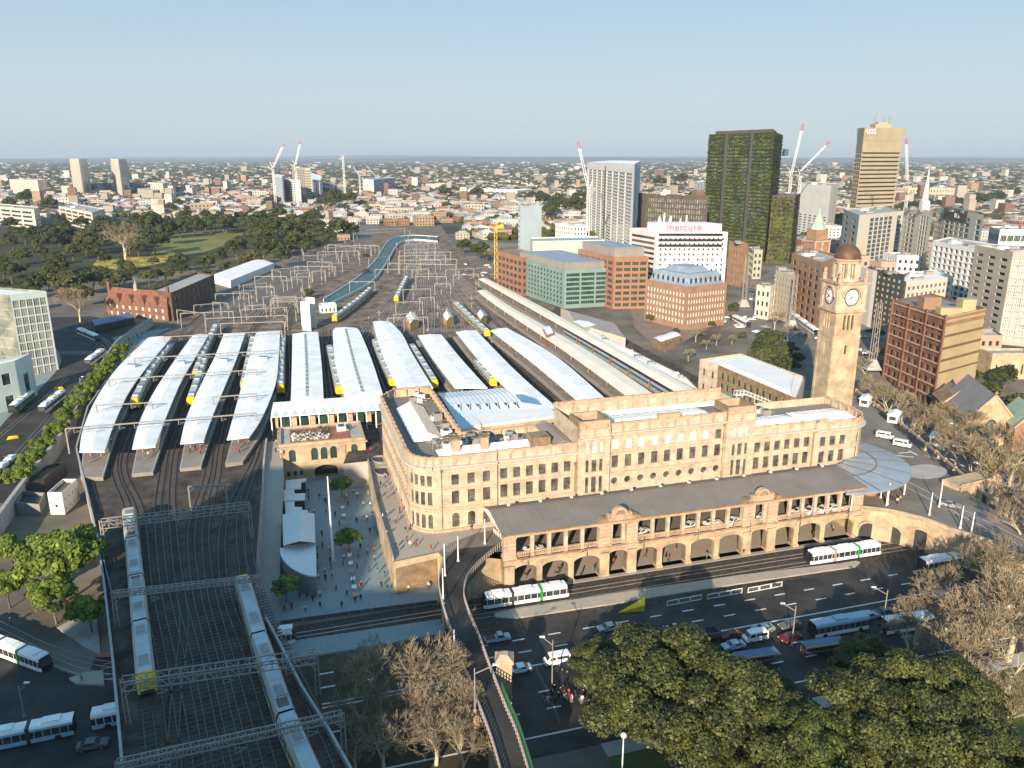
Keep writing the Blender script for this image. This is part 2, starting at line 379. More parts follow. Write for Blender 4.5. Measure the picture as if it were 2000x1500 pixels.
def band(poly, z0, z1, out, m=stone_t, name=None, mb=None):
    'projecting course along an open polyline: outside on the right'
    mb = mb or w
    for i in range(len(poly) - 1):
        p, q = poly[i], poly[i + 1]; r, L = edge(p, q); n = (r[1], -r[0])
        a = [(p[0], p[1]), (q[0], q[1]), (q[0] + n[0] * out, q[1] + n[1] * out), (p[0] + n[0] * out, p[1] + n[1] * out)]
        mb.hexa([(*x, z0) for x in a], [(*x, z1) for x in a], m)
BA, BB, BC = 16.5, 16.9, 15.6
# rounded corner, left
AR = 6.5; cl = [( -16.5 + AR - AR * math.cos(R(t)), BA + AR - AR * math.sin(R(t))) for t in range(0, 91, 15)]
front = cl + [(3.1, BA)]
def lowrows(xs, g=glass_o, arch=True, skipg=False):
    o = [] 
    for x in xs:
        if not skipg: o.append((x, 1.7, 8.5, 12.0, 'a', g, 2, 3))
        o.append((x, 1.7, 14.3, 17.4, 'r', g, 1, 2)); o.append((x, 1.7, 18.9, 21.4, 'r', g, 1, 2))
    return o
for i in range(len(cl) - 1):
    r, L = edge(cl[i], cl[i + 1]); h = openings(cl[i], cl[i + 1], [(L / 2, 1.05, 8.5, 12, 'a', glass_o, 1, 3), (L / 2, 1.05, 14.3, 17.4, 'r', glass_o, 1, 2), (L / 2, 1.05, 18.9, 21.4, 'r', glass_o, 1, 2)] if i in (1, 3, 4) or i == 2 else [])
    seg(cl[i], cl[i + 1], 25.8, h)
o, q = (-10, BA), (3.1, BA); seg(o, q, 25.8, openings(o, q, lowrows([3.3, 7.0, 10.6])))
o, q = (3.1, BB), (22.6, BB); seg(o, q, 25.8, openings(o, q, lowrows(rowx(.2, 18.8, 6), skipg=True)))
o, q = (22.6, BC), (30.6, BC)
tri = lambda: sum([[(4 + dx, ww, za, zb, 'r', g, 1, 2) for dx, ww in ((-1.75, .8), (0, 1.25), (1.75, .8))] for za, zb, g in ((13.3, 17.3, glass_o), (18.6, 21.6, glass_o), (23.2, 25.9, glass_pale))], [])
seg(o, q, 29.2, openings(o, q, tri()))
o, q = (30.6, BA), (61.6, BA); xs = rowx(0, 31, 9)
sp = sum([[(x, 1.7, 18.7, 21.7, 'r', glass_o, 1, 2), (x, 1.7, 23.2, 25.6, 'r', glass_pale if i < 8 else glass_o, 2, 3)] for i, x in enumerate(xs)], [])
sp += [(x, 1.7, 14.4, 16.1, 'c', glass_o, 2, 2) for x in xs]; seg(o, q, 29.8, openings(o, q, sp))
o, q = (61.6, BC), (69.6, BC); seg(o, q, 29.8, openings(o, q, tri()))
o, q = (69.6, BB), (88.2, BB); seg(o, q, 24.8, openings(o, q, [(x, 1.7, za - .7, zb - .7, k, g, a, b) for x, _, za, zb, k, g, a, b in lowrows(rowx(.5, 18, 6), skipg=True)]))
cr = [(99.5 + AR * math.sin(R(t)), BA + AR - AR * math.cos(R(t))) for t in range(0, 91, 15)]
o, q = (88.2, BA), (99.5, BA); seg(o, q, 24.4, openings(o, q, [(x, 1.7, za - 1, zb - 1, k, g, a, b) for x, _, za, zb, k, g, a, b in lowrows([2.6, 5.6, 8.6], skipg=True)]))
for i in range(len(cr) - 1):
    r, L = edge(cr[i], cr[i + 1]); seg(cr[i], cr[i + 1], 24.4, openings(cr[i], cr[i + 1], [(L / 2, 1.05, 13.3, 16.4, 'r', glass_o, 1, 2), (L / 2, 1.05, 17.9, 20.4, 'r', glass_o, 1, 2)] if i in (1, 3, 4) else []))
seg((106, BA + AR), (106, 36), 24.4, openings((106, BA + AR), (106, 36), lowrows([3, 7, 10])))
# returns between blocks
for o, q, z in [((3.1, BA), (3.1, BB), 25.8), ((22.6, BB), (22.6, BC), 29.2), ((30.6, BC), (30.6, BA), 29.8), ((61.6, BA), (61.6, BC), 29.8), ((69.6, BC), (69.6, BB), 29.8), ((88.2, BB), (88.2, BA), 24.8)]: seg(o, q, z, [])
# west wing: long side faces the plaza
o, q = (-16.5, 68), (-16.5, BA + AR); n_ = 19
sp = []
for i, x in enumerate(rowx(1, 44, n_)): sp += [(x, 1.35, 8.6, 12.3, 'a', glass_g, 1, 2), (x, 1.35, 14.3, 17.4, 'r', glass_g, 1, 2), (x, 1.35, 18.9, 21.4, 'r', glass_g, 1, 2)]
seg(o, q, 25.8, openings(o, q, sp))
seg((-1.5, 74), (-12, 74), 25.8, []); seg((-12, 74), (-16.5, 68), 25.8, [])
# inner (courtyard) side and back walls
for o, q, z in [((-1.5, 34), (-1.5, 74), 25.8), ((22, 34), (-1.5, 34), 25.0), ((22.6, 33), (22.6, BA), 29.8), ((69.6, 33), (22.6, 33), 29.8), ((69.6, BC), (69.6, 33), 29.8), ((106, 36), (69.6, 36), 24.4)]: seg(o, q, z, [])
for p, q, z in [((2, 34), (22.6, 34), 25)]: pass
# cornices, string courses, plinth
fA = cl + [(3.1, BA)]; fF = [(88.2, BA)] + cr + [(106, 36)]
for pl, zz in ((fA, 23.0), ([(3.1, BB), (22.6, BB)], 23.0), ([(22.6, BC), (30.6, BC)], 26.6), ([(30.6, BA), (61.6, BA)], 27.0), ([(61.6, BC), (69.6, BC)], 27.0), ([(69.6, BB), (88.2, BB)], 22.2), (fF, 21.8), ([(-16.5, 68), (-16.5, BA + AR)], 23.0)):
    band(pl, zz, zz + .35, .45); band(pl, zz + .35, zz + .6, .95, cap_m)
    band(pl, zz + 2.6 - (.0 if zz > 25 else .0), zz + 2.85, .18)
    k = 0
for pl in (fA, [(3.1, BB), (22.6, BB)], [(-16.5, 68), (-16.5, BA + AR)]): band(pl, 13.2, 13.45, .22); band(pl, 17.9, 18.05, .1)
band(fA, 12.6, 12.85, .15); band(fA, Z0, 8.2, .3); band([(-16.5, 68), (-16.5, BA + AR)], Z0, 8.2, .3)
band([(30.6, BA), (61.6, BA)], 17.3, 17.55, .2); band([(30.6, BA), (61.6, BA)], 22.3, 22.4, .08)
# back band of the central block seen over its roof, with piers
w.box(22.6, 33, 29.8, 69.6, 33.6, 30.8, stone_t)
for i in range(12): w.box(23 + i * 4.2, 32.7, 27.5, 23.5 + i * 4.2, 33, 31.1, stone_t)
w.build('wall', T)
# panes
for (o, r, s_, z, me) in wins: addwin(T, o, r, s_, z, me, .35)
# parapet balustrade: piers with recessed panels between, own part
pb = MB()
def balus(pl, z0, z1, step=3.4, m=stone_t, th=.35):
    for i in range(len(pl) - 1):
        p, q = pl[i], pl[i + 1]; r, L = edge(p, q); n = (r[1], -r[0]); N = max(1, round(L / step))
        def bx(a, b, za, zb, d0, d1):
            c4 = [(p[0] + r[0] * s + n[0] * d, p[1] + r[1] * s + n[1] * d) for s, d in ((a, d0), (a, d1), (b, d1), (b, d0))]
            pb.hexa([(*x, za) for x in c4], [(*x, zb) for x in c4], m)
        bx(0, L, z1 - .28, z1, -th - .1, .12)
        for k in range(N + 1): s = L * k / N; bx(max(0, s - .3), min(L, s + .3), z0, z1 + .15, -th - .15, .16)
for pl, zz in ((fA, 25.8), ([(3.1, BB), (22.6, BB)], 25.8), ([(22.6, BC), (30.6, BC)], 29.2), ([(30.6, BA), (61.6, BA)], 29.8), ([(61.6, BC), (69.6, BC)], 29.8), ([(69.6, BB), (88.2, BB)], 24.8), (fF, 24.4), ([(-16.5, 68), (-16.5, BA + AR)], 25.8), ([(-1.5, 34), (-1.5, 74)], 25.8), ([(22, 34), (-1.5, 34)], 25), ([(-1.5, 74), (-12, 74)], 25.8), ([(-12, 74), (-16.5, 68)], 25.8)): balus(pl, zz - 2.1, zz + .1)
# raised crowns on the two projecting towers and on the ends
for a, b in ((22.6, 30.6), (61.6, 69.6)):
    pb.box(a + .3, BC - .1, 29.3, b - .3, BC + .6, 31.2, stone_t); pb.box(a + .3, BC + 6.6, 29.3, b - .3, BC + 7.3, 31.2, stone_t); pb.box(a + .1, BC + .6, 29.3, a + .8, BC + 6.6, 31.2, stone_d); pb.box(b - .8, BC + .6, 29.3, b - .1, BC + 6.6, 31.2, stone_d)
    for x in (a + 1.3, b - 1.3): pb.lathe((x, BC - .15, 30.2), [(.0, -.55), (.55, -.55), (.55, .1), (0, .5)], stone_t, 10)
pb.box(43, BA - .3, 29.6, 49, BA + .5, 31.0, stone_t); pb.box(89, BA - .2, 24.3, 92, BA + .4, 25.3, stone_t)
pb.build('parapet', T)
# roofs
def roofpart(name, f): mb = MB(); f(mb); mb.build(name, T)
def ridge(mb, x0, y0, x1, y1, z, h, m, along='x', hip=0, m2=None, seam=0):
    if along == 'x':
        yc = (y0 + y1) / 2; a, b = (x0 + hip, yc, z + h), (x1 - hip, yc, z + h)
        mb.face([(x0, y0, z), (x1, y0, z), b, a], m); mb.face([(x1, y1, z), (x0, y1, z), a, b], m2 or m); mb.face([(x0, y1, z), (x0, y0, z), a], m); mb.face([(x1, y0, z), (x1, y1, z), b], m)
        if seam:
            for i in range(int((x1 - x0 - 2 * hip) / seam)):
                x = x0 + hip + seam * (i + .5); mb.bar((x, y0, z + .03), (x, yc, z + h + .03), .08, .08, m); mb.bar((x, y1, z + .03), (x, yc, z + h + .03), .08, .08, m)
    else:
        xc = (x0 + x1) / 2; a, b = (xc, y0 + hip, z + h), (xc, y1 - hip, z + h)
        mb.face([(x0, y1, z), (x0, y0, z), a, b], m); mb.face([(x1, y0, z), (x1, y1, z), b, a], m2 or m); mb.face([(x0, y0, z), (x1, y0, z), a], m); mb.face([(x1, y1, z), (x0, y1, z), b], m)
        if seam:
            for i in range(int((y1 - y0) / seam)):
                y = y0 + seam * (i + .5); mb.bar((x0, y, z + .03), (xc, y, z + h + .03), .08, .08, m); mb.bar((x1, y, z + .03), (xc, y, z + h + .03), .08, .08, m)
def gut(mb):
    P = [(c[0] + .3, c[1] + .3) for c in cl] + [(3, BA + .3), (22.4, BB + .3), (22.4, 33.8), (-1.7, 33.8), (-1.7, 73.8), (-12, 73.8), (-16.2, 68)]
    mb.face([(*p, 23.3) for p in P], grey_roof)
    mb.face([(22.8, BC + .3, 27.2), (69.4, BC + .3, 27.2), (69.4, 32.8, 27.2), (22.8, 32.8, 27.2)], grey_roof)
    mb.face([(69.8, BB + .3, 22.4), (88.2, BB + .3, 22.4), (88.2, BA + .3, 22.4), (99.5, BA + .3, 22.4), (105.7, 22, 22.4), (105.7, 35.7, 22.4), (69.8, 35.7, 22.4)], grey_roof)
roofpart('gutter_floor', gut)
roofpart('roof', lambda mb: ridge(mb, -9, 19.2, 16, 27.5, 23.5, 2.0, white_roof, 'x', 3, seam=3))
roofpart('roof', lambda mb: ridge(mb, -13.2, 34, -5.6, 62, 23.6, 2.0, white_roof2, 'y', 1, grey_roof, seam=1.2))
roofpart('roof', lambda mb: ridge(mb, 31.5, 17.6, 60.5, 28.6, 27.4, 1.0, white_roof2, 'x', 1, seam=1.4))
roofpart('roof', lambda mb: ridge(mb, 71, 18.2, 88, 30, 22.6, 1.3, white_roof, 'x', 1, seam=2))
roofpart('roof', lambda mb: ridge(mb, 89.2, 18.2, 104.4, 31, 22.6, 1.3, white_roof, 'x', 1, seam=2))
roofpart('roof', lambda mb: ridge(mb, 31.5, 29, 68.6, 32.3, 27.4, .7, white_roof, 'x', .5))
roofpart('roof_house', lambda mb: (mb.box(12.5, 19.3, 23.4, 17, 24, 27, stone_d), mb.box(17.4, 18.5, 23.3, 22, 26, 25.2, grey_roof)))
roofpart('roof', lambda mb: ridge(mb, 17.4, 18.5, 22.2, 33, 25.25, 1.0, grey_roof, 'y', 0, seam=.8))
for x, y in ((-5.2, 22.5), (1.6, 22.5)):
    def f(mb, x=x, y=y): mb.box(x - .9, y - .9, 23.5, x + .9, y + .9, 27.6, stone_t); mb.box(x - 1.1, y - 1.1, 27.6, x + 1.1, y + 1.1, 28, stone_d)
    roofpart('chimney', f)
rn = random.Random(5)
for i in range(34):
    if i < 16: x, y, z = rn.uniform(-9, 12), rn.uniform(28.5, 32.8), 23.3
    elif i < 22: x, y, z = rn.uniform(-5, -2.8), rn.uniform(34, 50), 23.3
    elif i < 27: x, y, z = rn.uniform(-12, -3), rn.uniform(64, 72), 23.3
    else: x, y, z = rn.uniform(71, 88), rn.uniform(31, 34.5), 22.4
    s_ = rn.uniform(.5, 1.3); h = rn.uniform(.8, 2.0); mm = rn.choice([steel, white_roof2, frame_w, steel, zinc])
    def f(mb):
        mb.box(x - s_, y - s_ * .8, z + .004, x + s_, y + s_ * .8, z + h, mm); mb.lathe((x, y, z + h), [(s_ * .6, 0), (s_ * .6, .15), (s_ * .5, .18), (0, .12)], frame_d, 10)
        if rn.random() < .5: mb.bar((x - s_ - 1.5, y, z + .5), (x + s_ + 1.5, y, z + .5), .25, .25, steel)
    roofpart('roof_plant', f)
for i in range(9):
    def f(mb):
        x0, y0 = -9.5 + i * 1.1, 28.2
        for k in range(3): mb.bar((x0, y0 + k * 1.6, 25.2), (x0 + 5, y0 + k * 1.6, 25.2), .08, .08, steel)
        mb.bar((x0, y0, 23.3), (x0, y0, 25.2), .08, .08, steel); mb.bar((x0, y0 + 3.2, 23.3), (x0, y0 + 3.2, 25.2), .08, .08, steel); mb.bar((x0, y0, 25.2), (x0, y0 + 3.2, 25.2), .08, .08, steel)
    roofpart('pipe_frame', f)
def drain(a, b, z0, z1):
    def f(mb): mb.bar((a, b - .12, z0), (a, b - .12, z1), .16, .16, stone_d); mb.box(a - .25, b - .3, z1 - .2, a + .25, b, z1 + .3, stone_d)
    roofpart('drainpipe', f)
for a, b, z0, z1 in ((3.3, BB, 8, 23), (22.3, BB, 13, 20.6), (30.9, BA, 12, 27), (61.3, BA, 12, 26.5), (88, BB, 12, 21.5), (-9.9, BA, 8, 22.5)): drain(a, b, z0, z1)
# green roof deck and steel stair behind the right part
roofpart('green_roof_panel', lambda mb: mb.hexa([(66, 36.4, ZU), (84, 36.4, ZU), (84, 52, ZU), (66, 52, ZU)], [(66, 36.4, 23.2), (84, 36.4, 23.2), (84, 52, 23.2), (66, 52, 23.2)], mk('verdigris_sheet', (.22, .26, .18), .1, .2, .6)))
def stair(mb):
    for k in range(16): mb.box(81 + k * .5, 38 - k * .1, 26.4 - k * .22, 81.5 + k * .5, 39.5 - k * .1, 26.5 - k * .22, frame_w)
    for y in (38, 39.4):
        mb.bar((78, y, 27.5), (81, y, 27.5), .1, .1, frame_w); mb.bar((81, y, 27.5), (89, y - 1.6, 24), .1, .1, frame_w)
        for k in range(10): mb.bar((78 + k * 1.1, y - max(0, k - 3) * .15, 26.2 - max(0, k - 3) * .45), (78 + k * 1.1, y - max(0, k - 3) * .15, 27.4 - max(0, k - 3) * .4), .07, .07, frame_w)
    mb.box(78, 38, 26.3, 81, 39.5, 26.45, frame_w)
    for x, y in ((78.2, 38.2), (80.8, 39.2), (84, 38)): mb.bar((x, y, 22.4), (x, y, 26.3), .12, .12, frame_w)
roofpart('roof_stair', stair)
# ================================================================= COLONNADE
C = thing('colonnade', 'sandstone arcaded colonnade with grey flat pitched roof along the front of the terminal', 'colonnade', SO, SPH)
w = MB(); LC = 91.0; zf = ZU - .1; ze = 12.7
# bay layout: pilaster pairs under the two gables
piers = [0.0, 7.3, 14.6, 22.0, 28.6, 36, 43.3, 50.6, 58.0, 64.6, 72, 79.4, LC - 2.2]
wide = {3, 4, 8, 9, 0, 12}
holes = []
for i in range(len(piers) - 1):
    x0 = piers[i] + (2.2 if i in wide else 1.3); x1 = piers[i + 1] - (.0 if i + 1 in wide else -.0)
    holes.append((x0, x1, .15, 5.6 if not (i == 3 or i == 8) else 5.9, 's'))
wall(w, (0, 0), (1, 0), LC, 0, zf, holes, stone_w, 1.6, 10)
wall(w, (LC, 0), (0, 1), 15, 0, zf, [], stone_w); wall(w, (0, 15), (0, -1), 15, 0, zf, [(2.5, 7, .1, 5, 'a'), (9, 13.5, .1, 5, 'a')], stone_w, 1.2)
w.box(0, 1.6, zf - .5, LC, 15.3, zf, asphalt_w)
for i, p in enumerate(piers):
    ww = 2.2 if i in wide else 1.3
    w.box(p, -.45 if i in wide else -.2, 0, p + ww, 1.6, 5.9, stone_w)
    w.box(p - .1, -.55, 0, p + ww + .1, 1.7, .7, stone_w)
band([(0, 0), (LC, 0)], zf - .7, zf - .3, .5, mb=w); band([(0, 0), (LC, 0)], zf - .3, zf, .8, mb=w)
w.build('arcade', C)
# inner back wall of the arcade with doorways
w = MB(); wall(w, (0, 12.5), (1, 0), LC, 0, zf - .5, [(x + 2.6, x + 5.2, .02, 3.6, 'a') for x in piers[:-1]], stone_w, 1.0); w.build('arcade_back_wall', C)
for x in piers[:-1]:
    mb = MB(); mb.box(x + 2.6, 13.2, 0, x + 5.2, 13.3, 3.6, frame_d); mb.build('door', C)
mb = MB(); mb.box(0, -1.2, 0.0, LC + 6, 13.4, .15, pave_u); mb.build('arcade_floor', C)
# upper storey
for x0, x1 in ((0, 2.6), (21.8, 24.4), (28.4, 31.0), (57.8, 60.4), (64.4, 67.0), (LC - 2.8, LC)):
    mb = MB(); mb.box(x0, -.05, zf, x1, 1.5, ze, stone); mb.box(x0 - .2, -.25, zf, x1 + .2, 1.7, zf + .5, stone_t); mb.box(x0 - .15, -.2, ze - .6, x1 + .15, 1.6, ze - .3, stone_t)
    for k in range(5): mb.box(x0 - .04, -.09, zf + .9 + k * .9, x1 + .04, 0, zf + 1.5 + k * .9, stone_t)
    mb.build('pylon', C)
cols = [4.6 + 0 * 1] ; cx = []
for a, b, n in ((2.6, 21.8, 4), (31.0, 57.8, 6), (67.0, LC - 2.8, 5)):
    for i in range(1, n + 1): cx.append(a + (b - a) * i / (n + 1))
for a, b in ((24.4, 28.4), (60.4, 64.4)): cx += [a + .3, b - .7]
cx2 = sorted(cx)
colm = MB(); colm.box(-.45, -.45, 0, .45, .45, .9, stone_t); colm.box(-.38, -.38, .9, .38, .38, 5.0, stone); colm.box(-.5, -.5, 5.0, .5, .5, 5.4, stone_t)
first = None
for x in cx2:
    if first is None: first = colm.build('column', C); first.location = (x, .6, zf)
    else: o = first.copy(); sc.collection.objects.link(o); o.parent = C; o.location = (x, .6, zf)
# balustrade between the columns
mb = MB(); mb.box(2.6, .35, zf + .95, LC - 2.8, .85, zf + 1.15, stone_t); mb.box(2.6, .4, zf, LC - 2.8, .8, zf + .2, stone_t)
for i in range(210): x = 2.8 + i * .408; mb.box(x, .45, zf + .2, x + .2, .75, zf + .95, stone_t)
mb.build('balustrade', C)
for x in (11, 47, 78):
    o = None
for i in range(13): mb = MB(); mb.box(2 + i * 7.3, 13.4, zf, 2.8 + i * 7.3, 14.2, 12.5, stone); mb.build('rear_post', C)
mb = MB(); mb.box(0, -.15, ze - .25, LC, 1.6, ze + .45, stone_t); mb.box(-.4, -.6, ze + .45, LC + .4, 1.8, ze + .75, stone_d); mb.build('entablature', C)
mb = MB(); z1 = ze + .75
P0, P1, P2 = (-.6, LC + .4), z1 + 1.7, 0
x0, x1 = -.5, LC + .3
mb.face([(x0, -.4, z1 + .02), (x1, -.4, z1 + .02), (x1, 10.5, z1 + 1.1), (x0, 10.5, z1 + 1.1)], grey_roof); mb.face([(x1, 16.3, z1 - .8), (x0, 16.3, z1 - .8), (x0, 10.5, z1 + 1.1), (x1, 10.5, z1 + 1.1)], grey_roof)
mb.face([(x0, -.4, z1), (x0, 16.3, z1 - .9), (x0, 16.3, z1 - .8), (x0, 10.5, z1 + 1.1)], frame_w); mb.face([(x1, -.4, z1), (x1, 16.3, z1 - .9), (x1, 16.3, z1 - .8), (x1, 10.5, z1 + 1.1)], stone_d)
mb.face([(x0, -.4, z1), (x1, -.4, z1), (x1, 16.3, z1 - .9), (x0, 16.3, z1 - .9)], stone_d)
for k in range(46): x = x0 + .6 + k * 2; mb.bar((x, -.3, z1 + .04), (x, 10.5, z1 + 1.12), .05, .05, grey_roof)
mb.build('roof', C)
mb = MB(); mb.bar((x0, 10.5, z1 + 1.3), (x1, 10.5, z1 + 1.3), .2, .12, steel_d); mb.build('ridge_rail', C)
for i in range(12):
    mb = MB(); x = 4 + i * 7.5; mb.bar((x, 10.5, z1 + 1.1), (x, 10.5, z1 + 1.8), .15, .15, steel_d); mb.box(x - .3, 10.1, z1 + 1.65, x + .3, 10.7, z1 + 2.0, frame_w); mb.build('roof_lamp', C)
for x in (26.4, 62.4):
    mb = MB(); y0, y1 = -.55, .5
    mb.box(x - 3.6, y0, ze + .75, x + 3.6, y1, ze + 1.5, stone_t); mb.box(x - 2.2, y0 - .05, ze + 1.5, x + 2.2, y1, ze + 2.3, stone_t)
    N = 10; A = [(x + 1.7 * math.cos(PI * i / N), ze + 2.3 + 1.5 * math.sin(PI * i / N)) for i in range(N + 1)]
    mb.hexa([(a, y0, z) for a, z in A], [(a, y1, z) for a, z in A], stone_t); A2 = [(x + 1.1 * math.cos(PI * i / N), ze + 2.2 + 1.0 * math.sin(PI * i / N)) for i in range(N + 1)]
    mb.hexa([(a, y0 - .2, z) for a, z in A2], [(a, y0 - .03, z) for a, z in A2], stone_d)
    for sx in (-1, 1):
        A3 = [(x + sx * 3.9 + 1.2 * math.cos(PI * i / N), ze + .75 + .9 * math.sin(PI * i / N)) for i in range(N + 1)]; mb.hexa([(a, y0, z) for a, z in A3], [(a, y1 + .6, z) for a, z in A3], stone_d)
        mb.box(x + sx * 2.6 - .25, y0, ze + 1.5, x + sx * 2.6 + .25, y1, ze + 2.4, stone_t)
    mb.build('gable_crest', C)
# ================================================================= CLOCK TOWER
tb = W(1633, 882, ZU); CT = thing('clock_tower', 'tall square sandstone clock tower with bronze dome and white clock faces', 'clock tower', (tb.x - 1.3, tb.y + 4.5, 4), R(10), scale=(.9, .9, 1))
w = MB(); hw = 4.45
def sq(mb, a, z0, z1, m): mb.box(-a, -a, z0, a, a, z1, m)
sides = [((-1, -1), (1, 0)), ((1, -1), (0, 1)), ((1, 1), (-1, 0)), ((-1, 1), (0, -1))]
Zt = 63.9 # top of dome above base level handled in profile below
for (c0, r) in sides:
    wall(w, (c0[0] * hw, c0[1] * hw), r, 2 * hw, 0, 45, [(hw - .35, hw + .35, 32.6, 35.2, 'r', .5), (hw - .3, hw + .3, 9, 11, 'r', .5)] + [(hw + k * 1.35 - .45, hw + k * 1.35 + .45, 39.6, 43.8, 'a', .8) for k in (-1, 0, 1)], stone_w)
    for s_ in (0.0, 2 * hw - 1.1):
        n = (r[1], -r[0]); o = (c0[0] * hw, c0[1] * hw); q = [(o[0] + r[0] * a + n[0] * d, o[1] + r[1] * a + n[1] * d) for a, d in ((s_, 0), (s_, .16), (s_ + 1.1, .16), (s_ + 1.1, 0))]
        w.hexa([(*p, 0) for p in q], [(*p, 37.4) for p in q], stone_w)
def ring(a, z0, z1, m):
    for c0, r in sides: band([(c0[0] * (a[0]), c0[1] * a[0]), (c0[0] * a[0] + r[0] * 2 * a[0], c0[1] * a[0] + r[1] * 2 * a[0])], z0, z1, a[1], m, mb=w)
ring((hw, .25), 37.4, 38.2, stone_t); sq(w, hw - 1.5, 1, 44.5, frame_d); ring((hw, .2), 44.2, 44.6, stone_t); sq(w, hw + .7, 44.6, 45.2, stone_t); sq(w, hw + .3, 45.0, 45.3, stone_t)
h2 = 4.6
sq(w, h2, 45.2, 52.6, stone)
for (c0, r) in sides:
    n = (r[1], -r[0]); mid = (n[0] * h2, n[1] * h2)
    for k in (-1, 1):
        o = (mid[0] + r[0] * k * 4.0, mid[1] + r[1] * k * 4.0); q = [(o[0] + r[0] * a + n[0] * d, o[1] + r[1] * a + n[1] * d) for a, d in ((-.6, 0), (-.6, .35), (.6, .35), (.6, 0))]
        w.hexa([(*p, 45.2) for p in q], [(*p, 52.2) for p in q], stone)
    # hood arch over the dial
    N = 12
    for i in range(N):
        t0, t1 = PI * i / N, PI * (i + 1) / N; zc = 48.8
        def pt(rr, t, d): a = rr * math.cos(t); return (mid[0] + r[0] * a + n[0] * d, mid[1] + r[1] * a + n[1] * d, zc + rr * math.sin(t))
        w.hexa([pt(2.75, t0, 0), pt(3.35, t0, 0), pt(3.35, t1, 0), pt(2.75, t1, 0)], [pt(2.75, t0, .6), pt(3.35, t0, .6), pt(3.35, t1, .6), pt(2.75, t1, .6)], stone_t)
sq(w, h2 + .45, 52.2, 52.6, stone_t); sq(w, h2 + .75, 52.6, 53.0, stone_t)
for sx in (-1, 1):
    for sy in (-1, 1): w.lathe((sx * 4.3, sy * 4.3, 53), [(.7, 0), (.7, 1.3), (.85, 1.5), (.4, 2.0), (.55, 2.5), (.3, 3.1), (0, 3.4)], stone_t, 8)
# belfry: octagonal ring of piers with openings
w.lathe((0, 0, 53), [(4.1, 0), (4.1, .9), (3.3, .9)], stone, 8)
w.lathe((0, 0, 53.8), [(1.6, 0), (1.6, 4.6)], stone_d, 12)
for i in range(8):
    a = PI / 8 + i * PI / 4; p = Vector((3.3 * math.cos(a), 3.3 * math.sin(a), 53.9)); w.bar(p, p + Vector((0, 0, 4.2)), 1.15, 1.15, stone)
    a = i * PI / 4; p = Vector((3.2 * math.cos(a), 3.2 * math.sin(a), 53.9)); w.bar(p, p + Vector((0, 0, 4.2)), .4, .4, stone)
w.lathe((0, 0, 57.6), [(3.5, 0), (3.9, .3), (3.9, .9), (4.2, 1.1), (4.2, 1.5), (3.7, 1.5)], stone_t, 24)
w.build('wall', CT)
dome = MB(); dome.lathe((0, 0, 59.0), [(3.9, 0), (3.87, .8), (3.6, 1.7), (3.1, 2.6), (2.2, 3.4), (1.2, 3.9), (.5, 4.1), (.45, 4.6), (.25, 5.0), (.12, 5.6), (.08, 8.0), (0, 8.2)], mk('bronze_dome', (.12, .07, .042), .3, .6, .6, metal=.15), 24)
dome.build('dome', CT, smooth=True)
for i in range(16):
    pass
dm = MB(); dial_white = mk('dial_white', (.78, .78, .74), .03, .5, .4); N = 32
for i in range(N):
    t0, t1 = 2 * PI * i / N, 2 * PI * (i + 1) / N
    dm.face([(0, -.1, 0), (2.2 * math.cos(t0), -.1, 2.2 * math.sin(t0)), (2.2 * math.cos(t1), -.1, 2.2 * math.sin(t1))], dial_white)
    dm.hexa([(2.15 * math.cos(t0), -.04, 2.15 * math.sin(t0)), (2.45 * math.cos(t0), -.04, 2.45 * math.sin(t0)), (2.45 * math.cos(t1), -.04, 2.45 * math.sin(t1)), (2.15 * math.cos(t1), -.04, 2.15 * math.sin(t1))],
            [(2.15 * math.cos(t0), -.2, 2.15 * math.sin(t0)), (2.45 * math.cos(t0), -.2, 2.45 * math.sin(t0)), (2.45 * math.cos(t1), -.2, 2.45 * math.sin(t1)), (2.15 * math.cos(t1), -.2, 2.15 * math.sin(t1))], frame_d)
num = ['XII', 'I', 'II', 'III', 'IIII', 'V', 'VI', 'VII', 'VIII', 'IX', 'X', 'XI']
for i, t_ in enumerate(num):
    a = PI / 2 - i * PI / 6; rad = Vector((math.cos(a), 0, math.sin(a))); tan = Vector((-rad.z, 0, rad.x)) * -1; x = -.14 * (len(t_) - 1)
    for k, ch in enumerate(t_):
        off = tan * (x + k * .28); d0 = rad * 1.5 + off; d1 = rad * 2.0 + off; e = tan * .11
        if ch == 'I': dm.bar(d0 + Vector((0, -.13, 0)), d1 + Vector((0, -.13, 0)), .09, .05, frame_d)
        elif ch == 'V': dm.bar(d0 + Vector((0, -.13, 0)), d1 - e + Vector((0, -.13, 0)), .09, .05, frame_d); dm.bar(d0 + Vector((0, -.13, 0)), d1 + e + Vector((0, -.13, 0)), .07, .05, frame_d)
        else: dm.bar(d0 - e + Vector((0, -.13, 0)), d1 + e + Vector((0, -.13, 0)), .09, .05, frame_d); dm.bar(d0 + e + Vector((0, -.13, 0)), d1 - e + Vector((0, -.13, 0)), .07, .05, frame_d)
def hand(ang, L, wd):
    h = MB(); a = PI / 2 - ang; d = Vector((math.cos(a), 0, math.sin(a))); t = Vector((-d.z, 0, d.x)) * wd
    P = [-d * .5 - t * .4, -d * .5 + t * .4, d * L * .7 + t, d * L, d * L * .7 - t]; h.hexa([p + Vector((0, -.24, 0)) for p in P], [p + Vector((0, -.3, 0)) for p in P], frame_d); return h
dm0 = dm.build('clock_face', CT); hh = hand(R(30 * (7 + 50 / 60)), 1.25, .16).build('hour_hand', dm0); mh = hand(R(300), 1.95, .1).build('minute_hand', dm0)
